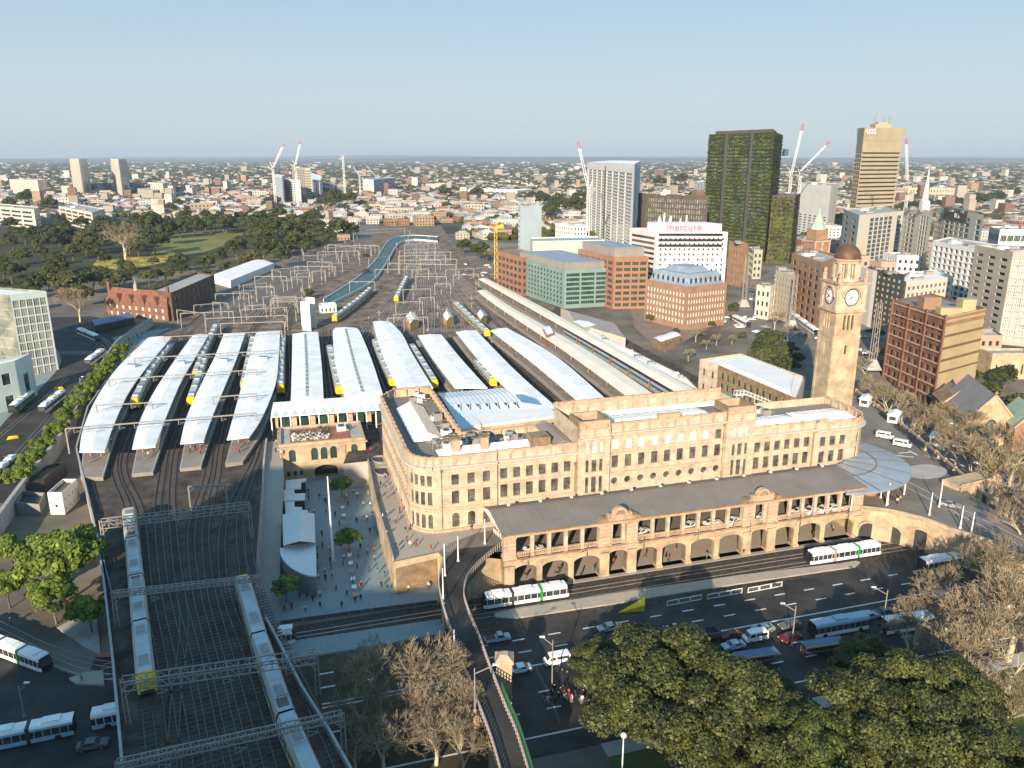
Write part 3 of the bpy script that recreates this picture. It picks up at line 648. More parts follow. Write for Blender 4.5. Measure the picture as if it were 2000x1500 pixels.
for i, (c0, r) in enumerate(sides):
    if i == 0: f, a1, a2 = dm0, hh, mh
    else:
        f = dm0.copy(); sc.collection.objects.link(f); f.parent = CT
        for h_ in (hh, mh): k = h_.copy(); sc.collection.objects.link(k); k.parent = f
    n = (r[1], -r[0]); f.location = (n[0] * h2, n[1] * h2, 48.8); f.rotation_euler = (0, 0, math.atan2(r[1], r[0]))
# ================================================================= GROUND, YARD, STREETS
ground_m = mk('town_ground', (.11, .095, .075), .3, .02, .95, c2=(.24, .205, .165))
g = MB(); ys = [(-400, 0), (240, 0), (340, ZU), (900, ZU)]
for (ya, za), (yb, zb) in zip(ys, ys[1:]): g.face([(-1500, ya, za), (1500, ya, za), (1500, yb, zb), (-1500, yb, zb)], ground_m)
struct('ground', g)
far_m = mk('far_ground', (.045, .05, .03), .3, .006, .95, c2=(.13, .12, .09))
g = MB(); g.face([(-60000, 900, ZU), (60000, 900, ZU), (60000, 60000, ZU), (-60000, 60000, ZU)], far_m)
g.face([(-60000, -400, -.3), (-1500, -400, -.3), (-1500, 900, ZU - .3), (-60000, 900, ZU)], far_m); g.face([(1500, -400, -.3), (60000, -400, -.3), (60000, 900, ZU), (1500, 900, ZU - .3)], far_m)
struct('terrain', g)
def slab(name, poly, z0, z1, m, side=None, kind='structure', **kw): mb = MB(); mb.prism([tuple(p[:2]) for p in poly], z0, z1, side or m, m, bottom=False); return mb.build(name, kind=kind, **kw)
def wp(L, z=ZU): return [W(u, v, z) for u, v in L]
yl = [(252, 1600), (240, 1500), (222, 1300), (205, 1150), (190, 1050), (163, 935), (150, 880), (172, 800), (228, 720), (300, 648), (330, 635), (470, 560), (640, 470), (700, 440)]
yr = [(860, 440), (905, 500), (960, 540), (1180, 640), (1380, 745)]
yr2 = [(515, 890), (503, 1060), (497, 1150), (520, 1215), (545, 1262), (590, 1350), (640, 1430), (690, 1520), (740, 1600)]
yp = wp(yl) + wp(yr) + [S(70, 36.2), S(69, 33.2), S(22, 33.2), S(22, 34), S(-1.5, 34), S(-1.5, 74), S(-13, 74), S(-17, 66), S(-28, 66)] + wp([(700, 830), (545, 830)]) + wp(yr2)
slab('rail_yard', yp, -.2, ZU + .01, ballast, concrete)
# retaining wall along both sides of the throat
for nm, pl, lb in (('retaining_wall', wp(yl[1:9]), 'long low concrete wall along the street side of the rail yard'), ('retaining_wall', wp(yr2[3:9]), 'concrete wall between the tracks and the bare trees'),):
    mb = MB()
    for i in range(len(pl) - 1):
        p, q = pl[i], pl[i + 1]; mb.bar((p.x, p.y, ZU + .5), (q.x, q.y, ZU + .5), .4, 1.3, concrete)
    mb.build(nm, label=lb, cat='wall')
# ---- upper forecourt
fp = wp([(706, 850), (719, 905), (735, 985), (768, 1098), (856, 1079), (870, 1096), (912, 1112), (940, 1096), (985, 1078)]) + [S(0, .3), S(0, 15.6), S(4, 18), S(4, 30), S(-12, 30), S(-14, 66)]
slab('forecourt', fp, -.1, ZU - .01, asphalt_w, stone_w)
slab('forecourt', [S(0, 15.3), S(91, 15.3), S(91, 20), S(0, 20)], 0, ZU - .014, asphalt_w, stone_w)
fq = [S(91.1, .3)] + wp([(1700, 998), (1755, 1006), (1800, 1018), (1840, 1032), (1868, 1043), (1930, 1062), (2060, 1110), (2200, 1160), (2200, 1135), (1995, 1032), (1900, 968), (1790, 872), (1700, 795), (1655, 762)]) + [S(118, 100), S(84, 60), S(84, 36), S(100, 30), S(91.1, 20)]
slab('ramp_road', fq, -.1, ZU - .01, asphalt_w, stone_w)
pvp = wp([(708, 850), (721, 905), (737, 985), (770, 1095), (856, 1076), (880, 1060), (935, 1040)]) + [S(2.5, 14.5), S(3, 17.5), S(-10, 17.5), S(-15, 24), S(-15, 66)]
slab('upper_paving', pvp, ZU - .02, ZU + .006, pave_u)
slab('circle_paving', [W(1808 + 42 * math.cos(t * PI / 12), 921 + 14 * math.sin(t * PI / 12), ZU) for t in range(24)], ZU - .02, ZU + .01, concrete)
mb = MB()
pl = wp([(719, 903), (735, 985), (768, 1096)]); 
for p, q in zip(pl, pl[1:]): mb.bar(p + Vector((0, 0, .55)), q + Vector((0, 0, .55)), .35, 1.1, pave_u)
mb.build('parapet_wall', label='pale stone parapet along the edge of the upper promenade above the plaza', cat='wall')
# road under the front: Eddy avenue
er = [(-52, 60), (60, 90), (210, 140), (230, 175), (110, 166), (95, 177)]
mb = MB(); A = S(-70, -9); B_ = S(240, -9); Cc = S(240, -47); D = S(-140, -47)
mb.face([(S(-70, -6).x, S(-70, -6).y, .012), (Cc.x, Cc.y, .012), (S(240, -6).x, S(240, -6).y, .012)], asphalt)
mb = MB(); q = [S(-80, -49, .012), S(260, -49, .012), S(260, -13.5, .012), S(-80, -13.5, .012)]; mb.face(q, asphalt); struct('road', mb)
tramway_m = mk('tramway_bed', (.045, .038, .032), .4, 1.2, .95, c2=(.09, .075, .06), bump=.3)
mb = MB(); mb.face([S(-80, -13.5, .014), S(260, -13.5, .014), S(260, -.9, .014), S(-80, -.9, .014)], tramway_m); struct('tramway', mb)
park = MB(); park.face([S(-10, -120, .01), S(280, -120, .01), S(280, -52, .01), S(2, -52, .01)], lawn); struct('park_lawn', park)
pth = MB(); pth.prism([tuple(S(2, -52)[:2]), tuple(S(2, -49)[:2]), tuple(S(260, -49)[:2]), tuple(S(260, -52)[:2])][::-1], 0, .14, concrete); struct('footpath', pth)
dz = MB(); dz.face([W(560, 1300, .013), W(900, 1240, .013), W(1010, 1700, .013), W(640, 1700, .013)], dirt); struct('garden_soil', dz)
# ---- plaza
pp = [W(498, 1180), W(529, 1217), W(856, 1177), S(-12, 3), S(-14, 30), S(-20, 60), W(716, 912), W(551, 930)]
slab('plaza', pp, -.1, .05, pave)
slab('tram_platform', [W(549, 1258), W(565, 1290), W(700, 1270), W(872, 1238), W(858, 1212)], -.1, .35, pave, concrete)
# walkway that climbs along the left edge of the plaza
mb = MB(); rl = [W(502, 1185, .06), W(506, 1120, 1.8), W(510, 1050, 3.6), W(513, 980, 5.6), W(516, 905, ZU + .02), W(521, 862, ZU + .02)]; rr = [W(547, 1195, .06), W(547, 1120, 1.8), W(549, 1050, 3.6), W(551, 980, 5.6), W(553, 905, ZU + .02), W(548, 862, ZU + .02)]
for i in range(5):
    mb.face([rl[i], rr[i], rr[i + 1], rl[i + 1]], pave_u); mb.face([(rr[i].x, rr[i].y, 0), (rr[i + 1].x, rr[i + 1].y, 0), rr[i + 1], rr[i]], concrete); mb.face([(rl[i].x, rl[i].y, 0), (rl[i + 1].x, rl[i + 1].y, 0), rl[i + 1], rl[i]], concrete)
struct('walkway_ramp', mb)
for L_, lb in ((rl, 'pale solid balustrade on the track side of the sloping walkway'),):
    mb = MB()
    for p, q in zip(L_, L_[1:]): mb.bar(p + Vector((0, 0, .6)), q + Vector((0, 0, .6)), .5, 1.2, concrete)
    mb.build('balustrade_wall', label=lb, cat='wall')
# ---- railway tracks
def rails(name, P, label=None, group='railway tracks in the yard', slp=True, gauge=1.45, z=0.0, rw=.16, m=rail_m, cat='railway track'):
    n = max(6, int(plen(P) / 4)); P = smooth(P, n); T = thing(name, label or 'rusty steel railway track on brown ballast in the station yard', cat, P[0], 0, group)
    for s_ in (-1, 1):
        mb = MB(); a = []
        for i, p in enumerate(P):
            d = (P[min(i + 1, n - 1)] - P[max(i - 1, 0)]).normalized(); nn = Vector((-d.y, d.x, 0)); a.append((p + nn * (s_ * gauge / 2 - rw / 2), p + nn * (s_ * gauge / 2 + rw / 2)))
        for (p, q), (r_, t_) in zip(a, a[1:]):
            h = Vector((0, 0, .2 + z)); h0 = Vector((0, 0, .0)); mb.faces([p + h0, q + h0, q + h, p + h, r_ + h0, t_ + h0, t_ + h, r_ + h], [(3, 2, 6, 7), (0, 3, 7, 4), (1, 5, 6, 2)], m)
        mb.build('rail', T, world=True)
    if slp:
        mb = MB(); N = int(plen(P) / (1.1 if slp is True else slp)); Q = smooth(P, N)
        for i in range(N - 1):
            p = Q[i]; d = (Q[i + 1] - p).normalized(); nn = Vector((-d.y, d.x, 0)); a, b = nn * 1.25, d * .17
            mb.faces([p - a - b, p + a - b, p + a + b, p - a + b] + [x + Vector((0, 0, .09)) for x in (p - a - b, p + a - b, p + a + b, p - a + b)], [(4, 5, 6, 7), (0, 1, 5, 4), (2, 3, 7, 6)], sleeper_m)
        mb.build('sleepers', T, world=True)
    return T
TK = [[(306, 1560), (285, 1365), (262, 1150), (250, 1000), (225, 930), (228, 880), (255, 800), (300, 725), (350, 655), (400, 610)],
      [(352, 1560), (318, 1300), (290, 1150), (274, 1000), (243, 930), (246, 880), (282, 790), (332, 700), (366, 655), (420, 610)],
      [(400, 1560), (355, 1300), (322, 1150), (308, 1000), (316, 930), (328, 870), (366, 770), (415, 655), (455, 610)],
      [(440, 1560), (388, 1300), (352, 1150), (336, 1000), (338, 930), (348, 870), (386, 770), (427, 660), (470, 610)],
      [(480, 1560), (420, 1300), (383, 1150), (375, 1030), (404, 930), (414, 870), (446, 760), (486, 655), (515, 610)],
      [(520, 1560), (452, 1300), (412, 1150), (402, 1030), (424, 930), (434, 860), (462, 750), (493, 655), (525, 610)],
      [(570, 1560), (492, 1300), (440, 1150), (436, 1030), (470, 950), (497, 900), (514, 840), (546, 760), (552, 655), (565, 600)],
      [(622, 1560), (548, 1350), (503, 1220), (478, 1130), (468, 1030), (480, 960), (505, 900), (528, 830), (560, 760), (562, 655), (575, 600)],
      [(690, 1560), (610, 1380), (560, 1280), (520, 1200), (490, 1100), (485, 1030)],
      [(330, 1560), (340, 1430), (345, 1350), (360, 1230), (352, 1150)],
      [(190, 1000), (168, 900), (180, 820), (235, 735), (310, 655)]]
for k, t_ in enumerate(TK): rails('railway_track', wp(t_, ZU + .02), group='railway tracks through the curved platforms')
# throats beyond the platforms
def lerp(a, b, t): return a + (b - a) * t
slab('yard_ballast', wp([(300, 652), (470, 556), (640, 470), (700, 440), (860, 440), (905, 500), (960, 540), (1085, 600), (1030, 660)]), ZU - .1, ZU + .016, mk('sunlit_ballast', (.12, .093, .074), .4, .12, .95, c2=(.27, .20, .155)))  # lighter copy of the ballast, sunlit tone of the far yard in its colour
fr_ = mk('bright_rail', (.42, .36, .32), .2, .3, .4, metal=.3)
for k in range(15):
    t = k / 14; rails('railway_track', wp([(lerp(345, 575, t), lerp(655, 610, t)), (lerp(440, 600, t), lerp(590, 560, t)), (lerp(560, 665, t), lerp(518, 505, t)), (lerp(660, 735, t), 460), (lerp(700, 735, t), 425), (lerp(715, 745, t), 400)], ZU + .02), 'distant steel railway track running away through the left side of the yard', 'tracks leading away on the left of the yard', slp=False, rw=.3, m=fr_)
for k in range(17):
    t = k / 16; rails('railway_track', wp([(lerp(700, 1030, t), lerp(660, 640, t)), (lerp(735, 990, t), lerp(610, 608, t)), (lerp(790, 905, t), 545), (lerp(800, 868, t), 500), (lerp(790, 850, t), 470)], ZU + .02), 'distant rusty railway track running away through the right side of the yard', 'tracks leading away on the right of the yard', slp=False, rw=.3, m=fr_)
# ---- canopies
def canopy(lp, rp, label, m=white_roof, z=12.6, rise=.35, group=None, cat='platform canopy', n=20, ext=(10, 8), col=True, skyl=False, vent=(), dashes=False, platform=True, plabel=None, mid=None):
    Lw, Rw = smooth(wp(lp, z), n), smooth(wp(rp, z), n); T = thing('platform_canopy', label, cat, (Lw[0] + Rw[0]) / 2 * 1.0 - Vector((0, 0, z - ZU)), 0, group)
    mb = MB()
    for i in range(n - 1):
        a, b, c, d = Lw[i], Rw[i], Rw[i + 1], Lw[i + 1]; m0 = (a + b) / 2 + Vector((0, 0, rise)); m1 = (c + d) / 2 + Vector((0, 0, rise)); k = Vector((0, 0, -.35))
        mb.face([a, m0, m1, d], m); mb.face([m0, b, c, m1], m); mb.face([a + k, a, d, d + k], m); mb.face([b, b + k, c + k, c], m); mb.face([b + k, a + k, d + k, c + k], steel_d)
    for i in (0, n - 1): a, b = Lw[i], Rw[i]; m0 = (a + b) / 2 + Vector((0, 0, rise)); mb.face([a - Vector((0, 0, .35)), b - Vector((0, 0, .35)), b, m0, a], m)
    mb.build('roof', T, world=True)
    if dashes:
        mb = MB(); N = 60; Q = smooth([Lw[i].lerp(Rw[i], .5) for i in range(n)], N)
        for i in range(2, N - 3): d = (Q[i + 1] - Q[i]); nn = Vector((-d.y, d.x, 0)).normalized() * .5; u_ = Vector((0, 0, rise + .06)); mb.face([Q[i] - nn + u_, Q[i] + nn + u_, Q[i] + nn + d * .6 + u_, Q[i] - nn + d * .6 + u_], frame_d if i % 3 else zinc)
        mb.build('skylight', T, world=True)
    for k in vent:
        p = Lw[int(k * n)].lerp(Rw[int(k * n)], .5); mb = MB(); mb.box(p.x - 1.6, p.y - 1, p.z + .2, p.x + 1.6, p.y + 1.2, p.z + 1.3, white_roof2); mb.box(p.x - 1.7, p.y - 1.1, p.z + 1.3, p.x + 1.7, p.y + 1.3, p.z + 1.4, zinc); mb.build('vent', T, world=True)
    if col:
        for i in range(1, n - 1, 2):
            for s_ in (.3, .7):
                p = Lw[i].lerp(Rw[i], s_); mb = MB(); mb.bar((p.x, p.y, ZU + .9), (p.x, p.y, z), .28, .28, steel); mb.build('post', T, world=True)
    if platform:
        dl, dr = (Lw[0] - Lw[1]).normalized(), (Rw[0] - Rw[1]).normalized(); el, er_ = (Lw[-1] - Lw[-2]).normalized(), (Rw[-1] - Rw[-2]).normalized()
        L2 = [Lw[0] + dl * ext[0]] + Lw + [Lw[-1] + el * ext[1]]; R2 = [Rw[0] + dr * ext[0]] + Rw + [Rw[-1] + er_ * ext[1]]
        mb = MB()
        for i in range(len(L2) - 1):
            q = [L2[i], R2[i], R2[i + 1], L2[i + 1]]; mb.hexa([(p.x, p.y, ZU) for p in q], [(p.x, p.y, ZU + 1.05) for p in q], plat_m)
            for s_ in (0.0, 1.0):
                a, b = q[0].lerp(q[1], s_), q[3].lerp(q[2], s_); c_, d_ = q[0].lerp(q[1], abs(s_ - .06)), q[3].lerp(q[2], abs(s_ - .06)); mb.face([(p.x, p.y, ZU + 1.056) for p in (a, c_, d_, b)], yellow if 0 else concrete)
        mb.build('platform', label=plabel or label.replace('canopy', 'platform surface').replace('canopies', 'platform surfaces').replace(', beside', ' beside').replace('leftmost of the four curved white station platform surfaces','pale platform under the leftmost curved canopy'), cat='railway platform', group=group and group.replace('canopies', 'surfaces'))
    return Lw, Rw
CN = [([(155, 882), (163, 835), (190, 775), (232, 715), (290, 659)], [(204, 882), (222, 830), (252, 765), (292, 710), (336, 657)], 'leftmost of the four curved white station canopies, beside the street wall'),
      ([(258, 876), (270, 830), (298, 770), (340, 705), (377, 654)], [(303, 872), (328, 805), (356, 740), (380, 700), (408, 653)], 'second curved white station canopy from the street wall'),
      ([(352, 866), (366, 810), (398, 740), (420, 695), (437, 652)], [(397, 862), (416, 810), (445, 740), (462, 700), (479, 650)], 'third curved white station canopy from the street wall'),
      ([(443, 858), (455, 815), (473, 750), (486, 700), (500, 650)], [(487, 853), (512, 815), (538, 750), (544, 700), (547, 646)], 'bulging curved white canopy, fourth from the street wall')]
EDG = []
for k, (l_, r_, lb) in enumerate(CN): EDG.append(canopy(l_, r_, lb, vent=(.6,) , group=None, ext=(9, 6)))
CN2 = [([(568, 782), (570, 710), (571, 652)], [(632, 779), (628, 710), (621, 648)], 'straight white canopy with a dashed ridge skylight, behind the small sandstone terrace building', white_roof, dict(dashes=True)),
       ([(673, 775), (655, 710), (650, 650), (655, 640)], [(748, 770), (725, 700), (703, 648), (695, 640)], 'wide white canopy with dashed ridge skylight, curving slightly at its far end', white_roof, dict(dashes=True)),
       ([(778, 762), (748, 695), (735, 655), (728, 628)], [(846, 757), (805, 690), (785, 652), (762, 628)], 'stepped white canopy just behind the rounded corner wing', white_roof, {}),
       ([(888, 757), (845, 700), (816, 655)], [(952, 757), (900, 700), (862, 653)], 'white canopy behind the blue glazed concourse roof', white_roof, {}),
       ([(1030, 797), (950, 720), (890, 648)], [(1086, 794), (1005, 722), (930, 645)], 'long white canopy with a pale blue near end', white_roof, {}),
       ([(1137, 790), (1045, 712), (958, 645)], [(1188, 783), (1085, 695), (990, 640)], 'long white canopy ending at the central block back parapet', white_roof, {}),
       ([(1234, 780), (1100, 683), (975, 600), (932, 568)], [(1285, 775), (1140, 680), (1000, 600), (948, 566)], 'longest cream canopy with a small brick lift shaft', cream_roof, {}),
       ([(1335, 773), (1180, 683), (1032, 600), (935, 545)], [(1368, 767), (1215, 685), (1060, 600), (950, 543)], 'narrow cream canopy beside the white arcaded parcel shed', cream_roof, {})]
E2 = []
for l_, r_, lb, m, kw in CN2: E2.append(canopy(l_, r_, lb, m, n=24, **kw))
ALL = [EDG[3]] + E2
for i in range(1, len(ALL) - 1):
    a, b = ALL[i][1], ALL[i + 1][0]; n = 14
    A = smooth([p for p in a], n); B = smooth([p for p in b], n)
    for s_ in (.33, .67):
        P = [A[j].lerp(B[j], s_) for j in range(n)]; P = [Vector((p.x, p.y, ZU + .02)) for p in P]; d = (P[-1] - P[-3]).normalized(); P += [P[-1] + d * 25]
        rails('railway_track', P, 'steel railway track between two long straight canopies', 'tracks between the straight canopies', slp=2.0)
# overhead portal beams across the curved canopies
def gantry(p, q, z, name='catenary_gantry', label='', posts=True, truss=0, drop=10, m=steel, group=None, dz=1.6, bw=.3, hang=True, zb=ZU):
    T = thing(name, label, 'overhead wire gantry', Vector((p.x, p.y, zb)), 0, group); p = Vector((p.x, p.y, z)); q = Vector((q.x, q.y, z)); L = (q - p).length; d = (q - p).normalized()
    mb = MB()
    if truss:
        h = truss; nn = Vector((-d.y, d.x, 0)) * (h * .5)
        for o in (nn, -nn):
            for k in (0, h): mb.bar(p + o + Vector((0, 0, k)), q + o + Vector((0, 0, k)), .16, .16, m)
            N = max(3, round(L / h)); 
            for i in range(N): a, b = p.lerp(q, i / N), p.lerp(q, (i + 1) / N); mb.bar(a + o + Vector((0, 0, h if i % 2 else 0)), b + o + Vector((0, 0, 0 if i % 2 else h)), .1, .1, m)
            for i in range(N + 1): a = p.lerp(q, i / N); mb.bar(a + o, a + o + Vector((0, 0, h)), .08, .08, m)
        for i in range(N + 1): a = p.lerp(q, i / N); mb.bar(a + nn + Vector((0, 0, h)), a - nn + Vector((0, 0, h)), .09, .09, m); mb.bar(a + nn, a - nn, .09, .09, m)
    else: mb.bar(p, q, bw, bw, m)
    mb.build('beam', T, world=True)
    if posts:
        for e in (p, q):
            mb = MB(); zt = z + (truss or 0)
            if truss:
                for s_ in (-.35, .35): mb.bar((e.x + s_, e.y, zb), (e.x + s_ * .8, e.y, zt), .16, .16, m)
                for k in range(6): z0_ = lerp(zb, z, k / 6); z1_ = lerp(zb, z, (k + 1) / 6); mb.bar((e.x - .35, e.y, z0_), (e.x + .35, e.y, z1_), .07, .07, m)
            else: mb.bar((e.x, e.y, zb), (e.x, e.y, zt), bw, bw, m)
            c = (q - p).normalized() * (1 if e == p else -1) * 1.6; mb.bar(Vector((e.x, e.y, z - 1.6)), Vector((e.x, e.y, z)) + c, .12, .12, m); mb.build('post', T, world=True)
    N = max(2, int(L / drop))
    if hang:
        for i in range(N):
            c = p.lerp(q, (i + .5) / N); mb = MB(); mb.bar(c, c - Vector((0, 0, dz)), .12, .12, m); mb.bar(c - Vector((0, 0, dz)), c - Vector((0, 0, dz)) + d * 1.5 + Vector((0, 0, .5)), .08, .08, m); mb.bar(c - Vector((0, 0, dz * .5)), c - Vector((0, 0, dz)) + d * 1.5 + Vector((0, 0, .5)), .07, .07, m); mb.build('wire_hanger', T, world=True)
    return T
GB = [((128, 837), (500, 807)), ((187, 792), (296, 786)), ((415, 776), (500, 769)), ((212, 742), (500, 722)), ((262, 700), (548, 684)), ((320, 658), (550, 646))]
for k, ((a, b), (c, d)) in enumerate(GB):
    gantry(W(a, b, 15.2), W(c, d, 15.2), 15.2, label='thin grey overhead wire beam laid across the curved white canopies', drop=4, group='wire beams over the curved canopies', bw=.35)
BG = [((198, 1030), (487, 995), 14.5, 1.6, 'lattice gantry nearest the terrace building, half in shade over the first silver train'), ((221, 1165), (508, 1133), 14, .9, 'light grey gantry over the far ends of both silver trains'),
      ((240, 1345), (617, 1290), 14, 1.6, 'shaded lattice gantry over the yellow nose of the silver train'), ((230, 1500), (668, 1403), 14, 1.0, 'gantry closest to the viewer across the dark tracks'), ((240, 1610), (720, 1560), 14, 1.2, 'gantry at the very bottom edge over the tracks')]
for (a, b), (c, d), z, h, lb in BG[:4]: gantry(W(a, b, z), W(c, d, z), z, label=lb, truss=h, drop=9, dz=1.8)
gantry(W(368, 950, 14), W(440, 948, 14), 14, label='short cantilever gantry standing between the tracks before the platform ends', drop=5, bw=.4)
rg = random.Random(3)
FG = [((345, 605), (400, 612)), ((352, 612), (455, 608)), ((378, 596), (430, 592)), ((420, 574), (485, 572)), ((415, 590), (445, 592)), ((400, 622), (560, 616)), ((475, 556), (520, 552)), ((455, 570), (500, 566)), ((497, 540), (560, 540)), ((530, 526), (575, 523)), ((575, 520), (652, 520)), ((600, 511), (648, 512)), ((500, 560), (535, 560)), ((560, 545), (602, 540)), ((532, 527), (548, 530)), ((640, 484), (732, 478)), ((655, 480), (725, 485)), ((690, 457), (800, 450)), ((700, 450), (790, 446)), ((720, 505), (760, 500)), ((640, 478), (740, 480)),
      ((682, 550), (732, 550)), ((732, 526), (808, 526)), ((757, 514), (778, 514)), ((780, 490), (850, 485)), ((778, 500), (870, 498)), ((780, 515), (890, 517)), ((820, 506), (892, 506)), ((812, 540), (872, 540)), ((885, 537), (935, 537)), ((870, 527), (925, 524)), ((849, 554), (880, 554)), ((790, 478), (850, 475)), ((700, 415), (760, 412)), ((705, 400), (760, 398)), ((702, 432), (770, 430)), ((780, 508), (860, 508)), ((790, 494), (880, 492)), ((585, 500), (660, 496)), ((620, 492), (700, 490)), ((470, 605), (560, 600)), ((430, 632), (555, 628))]
for _ in range(34):
    t = rg.random(); r_ = rg.random() < .5; u0 = lerp(360, 690, t) if r_ else lerp(720, 800, t); v0 = lerp(628, 470, t); u0 += rg.uniform(0, .6) * lerp(180, 60, t); FG.append(((u0, v0), (u0 + rg.uniform(30, 70) * (1.2 - t), v0 - 2)))
for (a, b), (c, d) in FG:
    z = 15; gantry(W(a, b, z), W(c, d, z), z, label='pale steel overhead wire portal standing over the far tracks', group='portals over the far tracks', bw=.42 if b < 520 else .34, m=steel, drop=12, dz=1.2)
for k in range(46):
    t = rg.random(); v = lerp(640, 465, t); l0, r0 = (lerp(350, 640, t), lerp(570, 780, t)) if k % 3 else (lerp(700, 780, t), lerp(1000, 870, t)); p = W(rg.uniform(l0, r0), v, ZU)
    T = thing('signal_mast', 'slender grey mast standing between the far tracks', 'mast', p, 0, 'masts among the far tracks'); mb = MB(); h = rg.uniform(6, 11); mb.bar((0, 0, 0), (0, 0, h), .35, .35, steel); mb.bar((-1.4, 0, h - 1.2), (1.4, 0, h - 1.2), .14, .14, steel); mb.bar((0, 0, h - 2.8), (1.3, 0, h - 1.2), .1, .1, steel); mb.build('mast_pole', T)
    mb = MB(); mb.box(-.3, -.35, h - 4, .3, -.17, h - 2.8, frame_d); mb.build('signal_head', T)
# ================================================================= TRAINS
def car_mesh(L, cab):
    mb = MB(); w, h = 1.48, 4.1
    def sec(x, w=w, t=0, zz=0): return [(x, -w, .55 + zz), (x, w, .55 + zz), (x, w, 1.0), (x, w, 2.05), (x, w, 2.85), (x, w * .97, 3.3), (x, w * .72, h - t), (x, -w * .72, h - t), (x, -w * .97, 3.3), (x, -w, 2.85), (x, -w, 2.05), (x, -w, 1.0)]
    sd = [black, silver, silver, silver, silver, silver, train_roof, silver, silver, silver, silver, silver]
    mb.loft([sec(0), sec(L)], sd)
    if cab:
        yy = [yellow] * 12; mb.loft([sec(L - .01), sec(L + .9, 1.42, .15), sec(L + 1.5, 1.2, .9, .3)], yy)
        mb.faces([(L + 1.1, -1.05, 3.35), (L + 1.1, 1.05, 3.35), (L + 1.53, .95, 2.2), (L + 1.53, -.95, 2.2)], [(0, 1, 2, 3)], glass); mb.box(L + 1.3, -1, .9, L + 1.56, 1, 1.35, frame_d)
        for y in (-.85, .65): mb.box(L + 1.45, y, 1.45, L + 1.58, y + .25, 1.65, frame_w)
    n = 9
    for s_ in (-1, 1):
        y = s_ * (w + .012)
        for i in range(n):
            x0 = .8 + i * (L - 1.6) / n; x1 = x0 + (L - 1.6) / n * .8
            for za, zb in ((1.25, 1.95), (2.3, 2.95)):
                if i in (2, 6): continue
                mb.face([(x0, y, za), (x1, y, za), (x1, y, zb), (x0, y, zb)], glass)
            if i in (2, 6): mb.face([(x0, y, .75), (x1, y, .75), (x1, y, 3.0), (x0, y, 3.0)], yellow); mb.face([(x0 + .2, y * 1.004, 1.7), (x1 - .2, y * 1.004, 1.7), (x1 - .2, y * 1.004, 2.6), (x0 + .2, y * 1.004, 2.6)], glass)
        mb.face([(0, y, 2.0), (L, y, 2.0), (L, y, 2.2), (0, y, 2.2)], yellow if 0 else train_roof)
    for x in (2.5, L - 2.5): mb.box(x - 1.3, -1.1, .05, x + 1.3, 1.1, .6, black)
    for k in range(7): x = 1.5 + k * (L - 3) / 6; mb.bar((x, -1.0, h + .01), (x, 1.0, h + .01), .06, .05, train_roof)
    return mb
def mesh_of(mb, name):
    me = bpy.data.meshes.new(name); me.from_pydata(mb.v, [], mb.f)
    for m in mb.mats: me.materials.append(m)
    me.polygons.foreach_set('material_index', mb.m); me.update(); return me
CL = 19.6
ME_CAR, ME_CAB = mesh_of(car_mesh(CL, False), 'carriage'), mesh_of(car_mesh(CL - 1.6, True), 'carriage')
mb = MB(); mb.box(-1.5, -.9, 0, 1.5, .9, .35, train_roof); mb.box(-1.3, -.7, .35, 1.3, .7, .42, steel); ME_RU = mesh_of(mb, 'roof_unit')
mb = MB(); 
for s_ in (-1, 1): mb.bar((-.7, s_ * .5, 0), (.5, s_ * .6, .7), .08, .08, steel_d); mb.bar((.5, s_ * .6, .7), (-.2, s_ * .7, 1.3), .06, .06, steel_d)
mb.bar((-.2, -.9, 1.3), (-.2, .9, 1.3), .09, .09, steel_d); mb.box(-1, -.8, -.02, 1, .8, .12, steel_d); ME_PAN = mesh_of(mb, 'pantograph')
def train(P, label, cabs=(True, False), me=(ME_CAR, ME_CAB), cl=CL, group=None, z=ZU + .2, units=True, name='train', cat='train'):
    'P runs from the visible front backwards'
    P = smooth([Vector((p[0], p[1], z)) for p in P], 200); L = plen(P); n = max(1, round(L / (cl + .5))); T = thing(name, label, cat, P[0], 0, group); st = L / n
    def at(s_):
        f = min(198.999, max(0, s_ / L * 199)); i = int(f); return P[i].lerp(P[i + 1], f - i)
    for i in range(n):
        a, b = at(i * st + .25), at((i + 1) * st - .25); cab = (i == 0 and cabs[0]) or (i == n - 1 and cabs[1]); rev = i == 0 and cabs[0]
        d = (b - a); base, dr = (b, -d) if rev or not cab else (a, d)
        o = addobj('carriage', me[1] if cab else me[0], T); m = XF[T.name].inverted() @ (Matrix.Translation(base) @ Matrix.Rotation(math.atan2(dr.y, dr.x), 4, 'Z') @ Matrix.Scale(d.length / (cl if not cab else cl + .0), 4, Vector((1, 0, 0)))); o.matrix_local = m
        if units:
            for x in (4, cl - 5): u_ = addobj('roof_unit', ME_RU, o); u_.location = (x, 0, 4.09)
            if i % 2 == 1: u_ = addobj('pantograph', ME_PAN, o); u_.location = (1.8, 0, 4.1)
    return T
def gp(L, z=ZU): return wp(L, z)
train(gp([(284, 1322), (272, 1200), (262, 1100), (250, 988)], ZU + 4.2), 'silver train with yellow nose under the lattice gantries at the lower left', (True, True))
train(gp([(470, 1118), (503, 1230), (545, 1355), (600, 1490), (650, 1600)], ZU + 4.2), 'long silver train beside the plaza walkway, running off the bottom edge', (True, False))
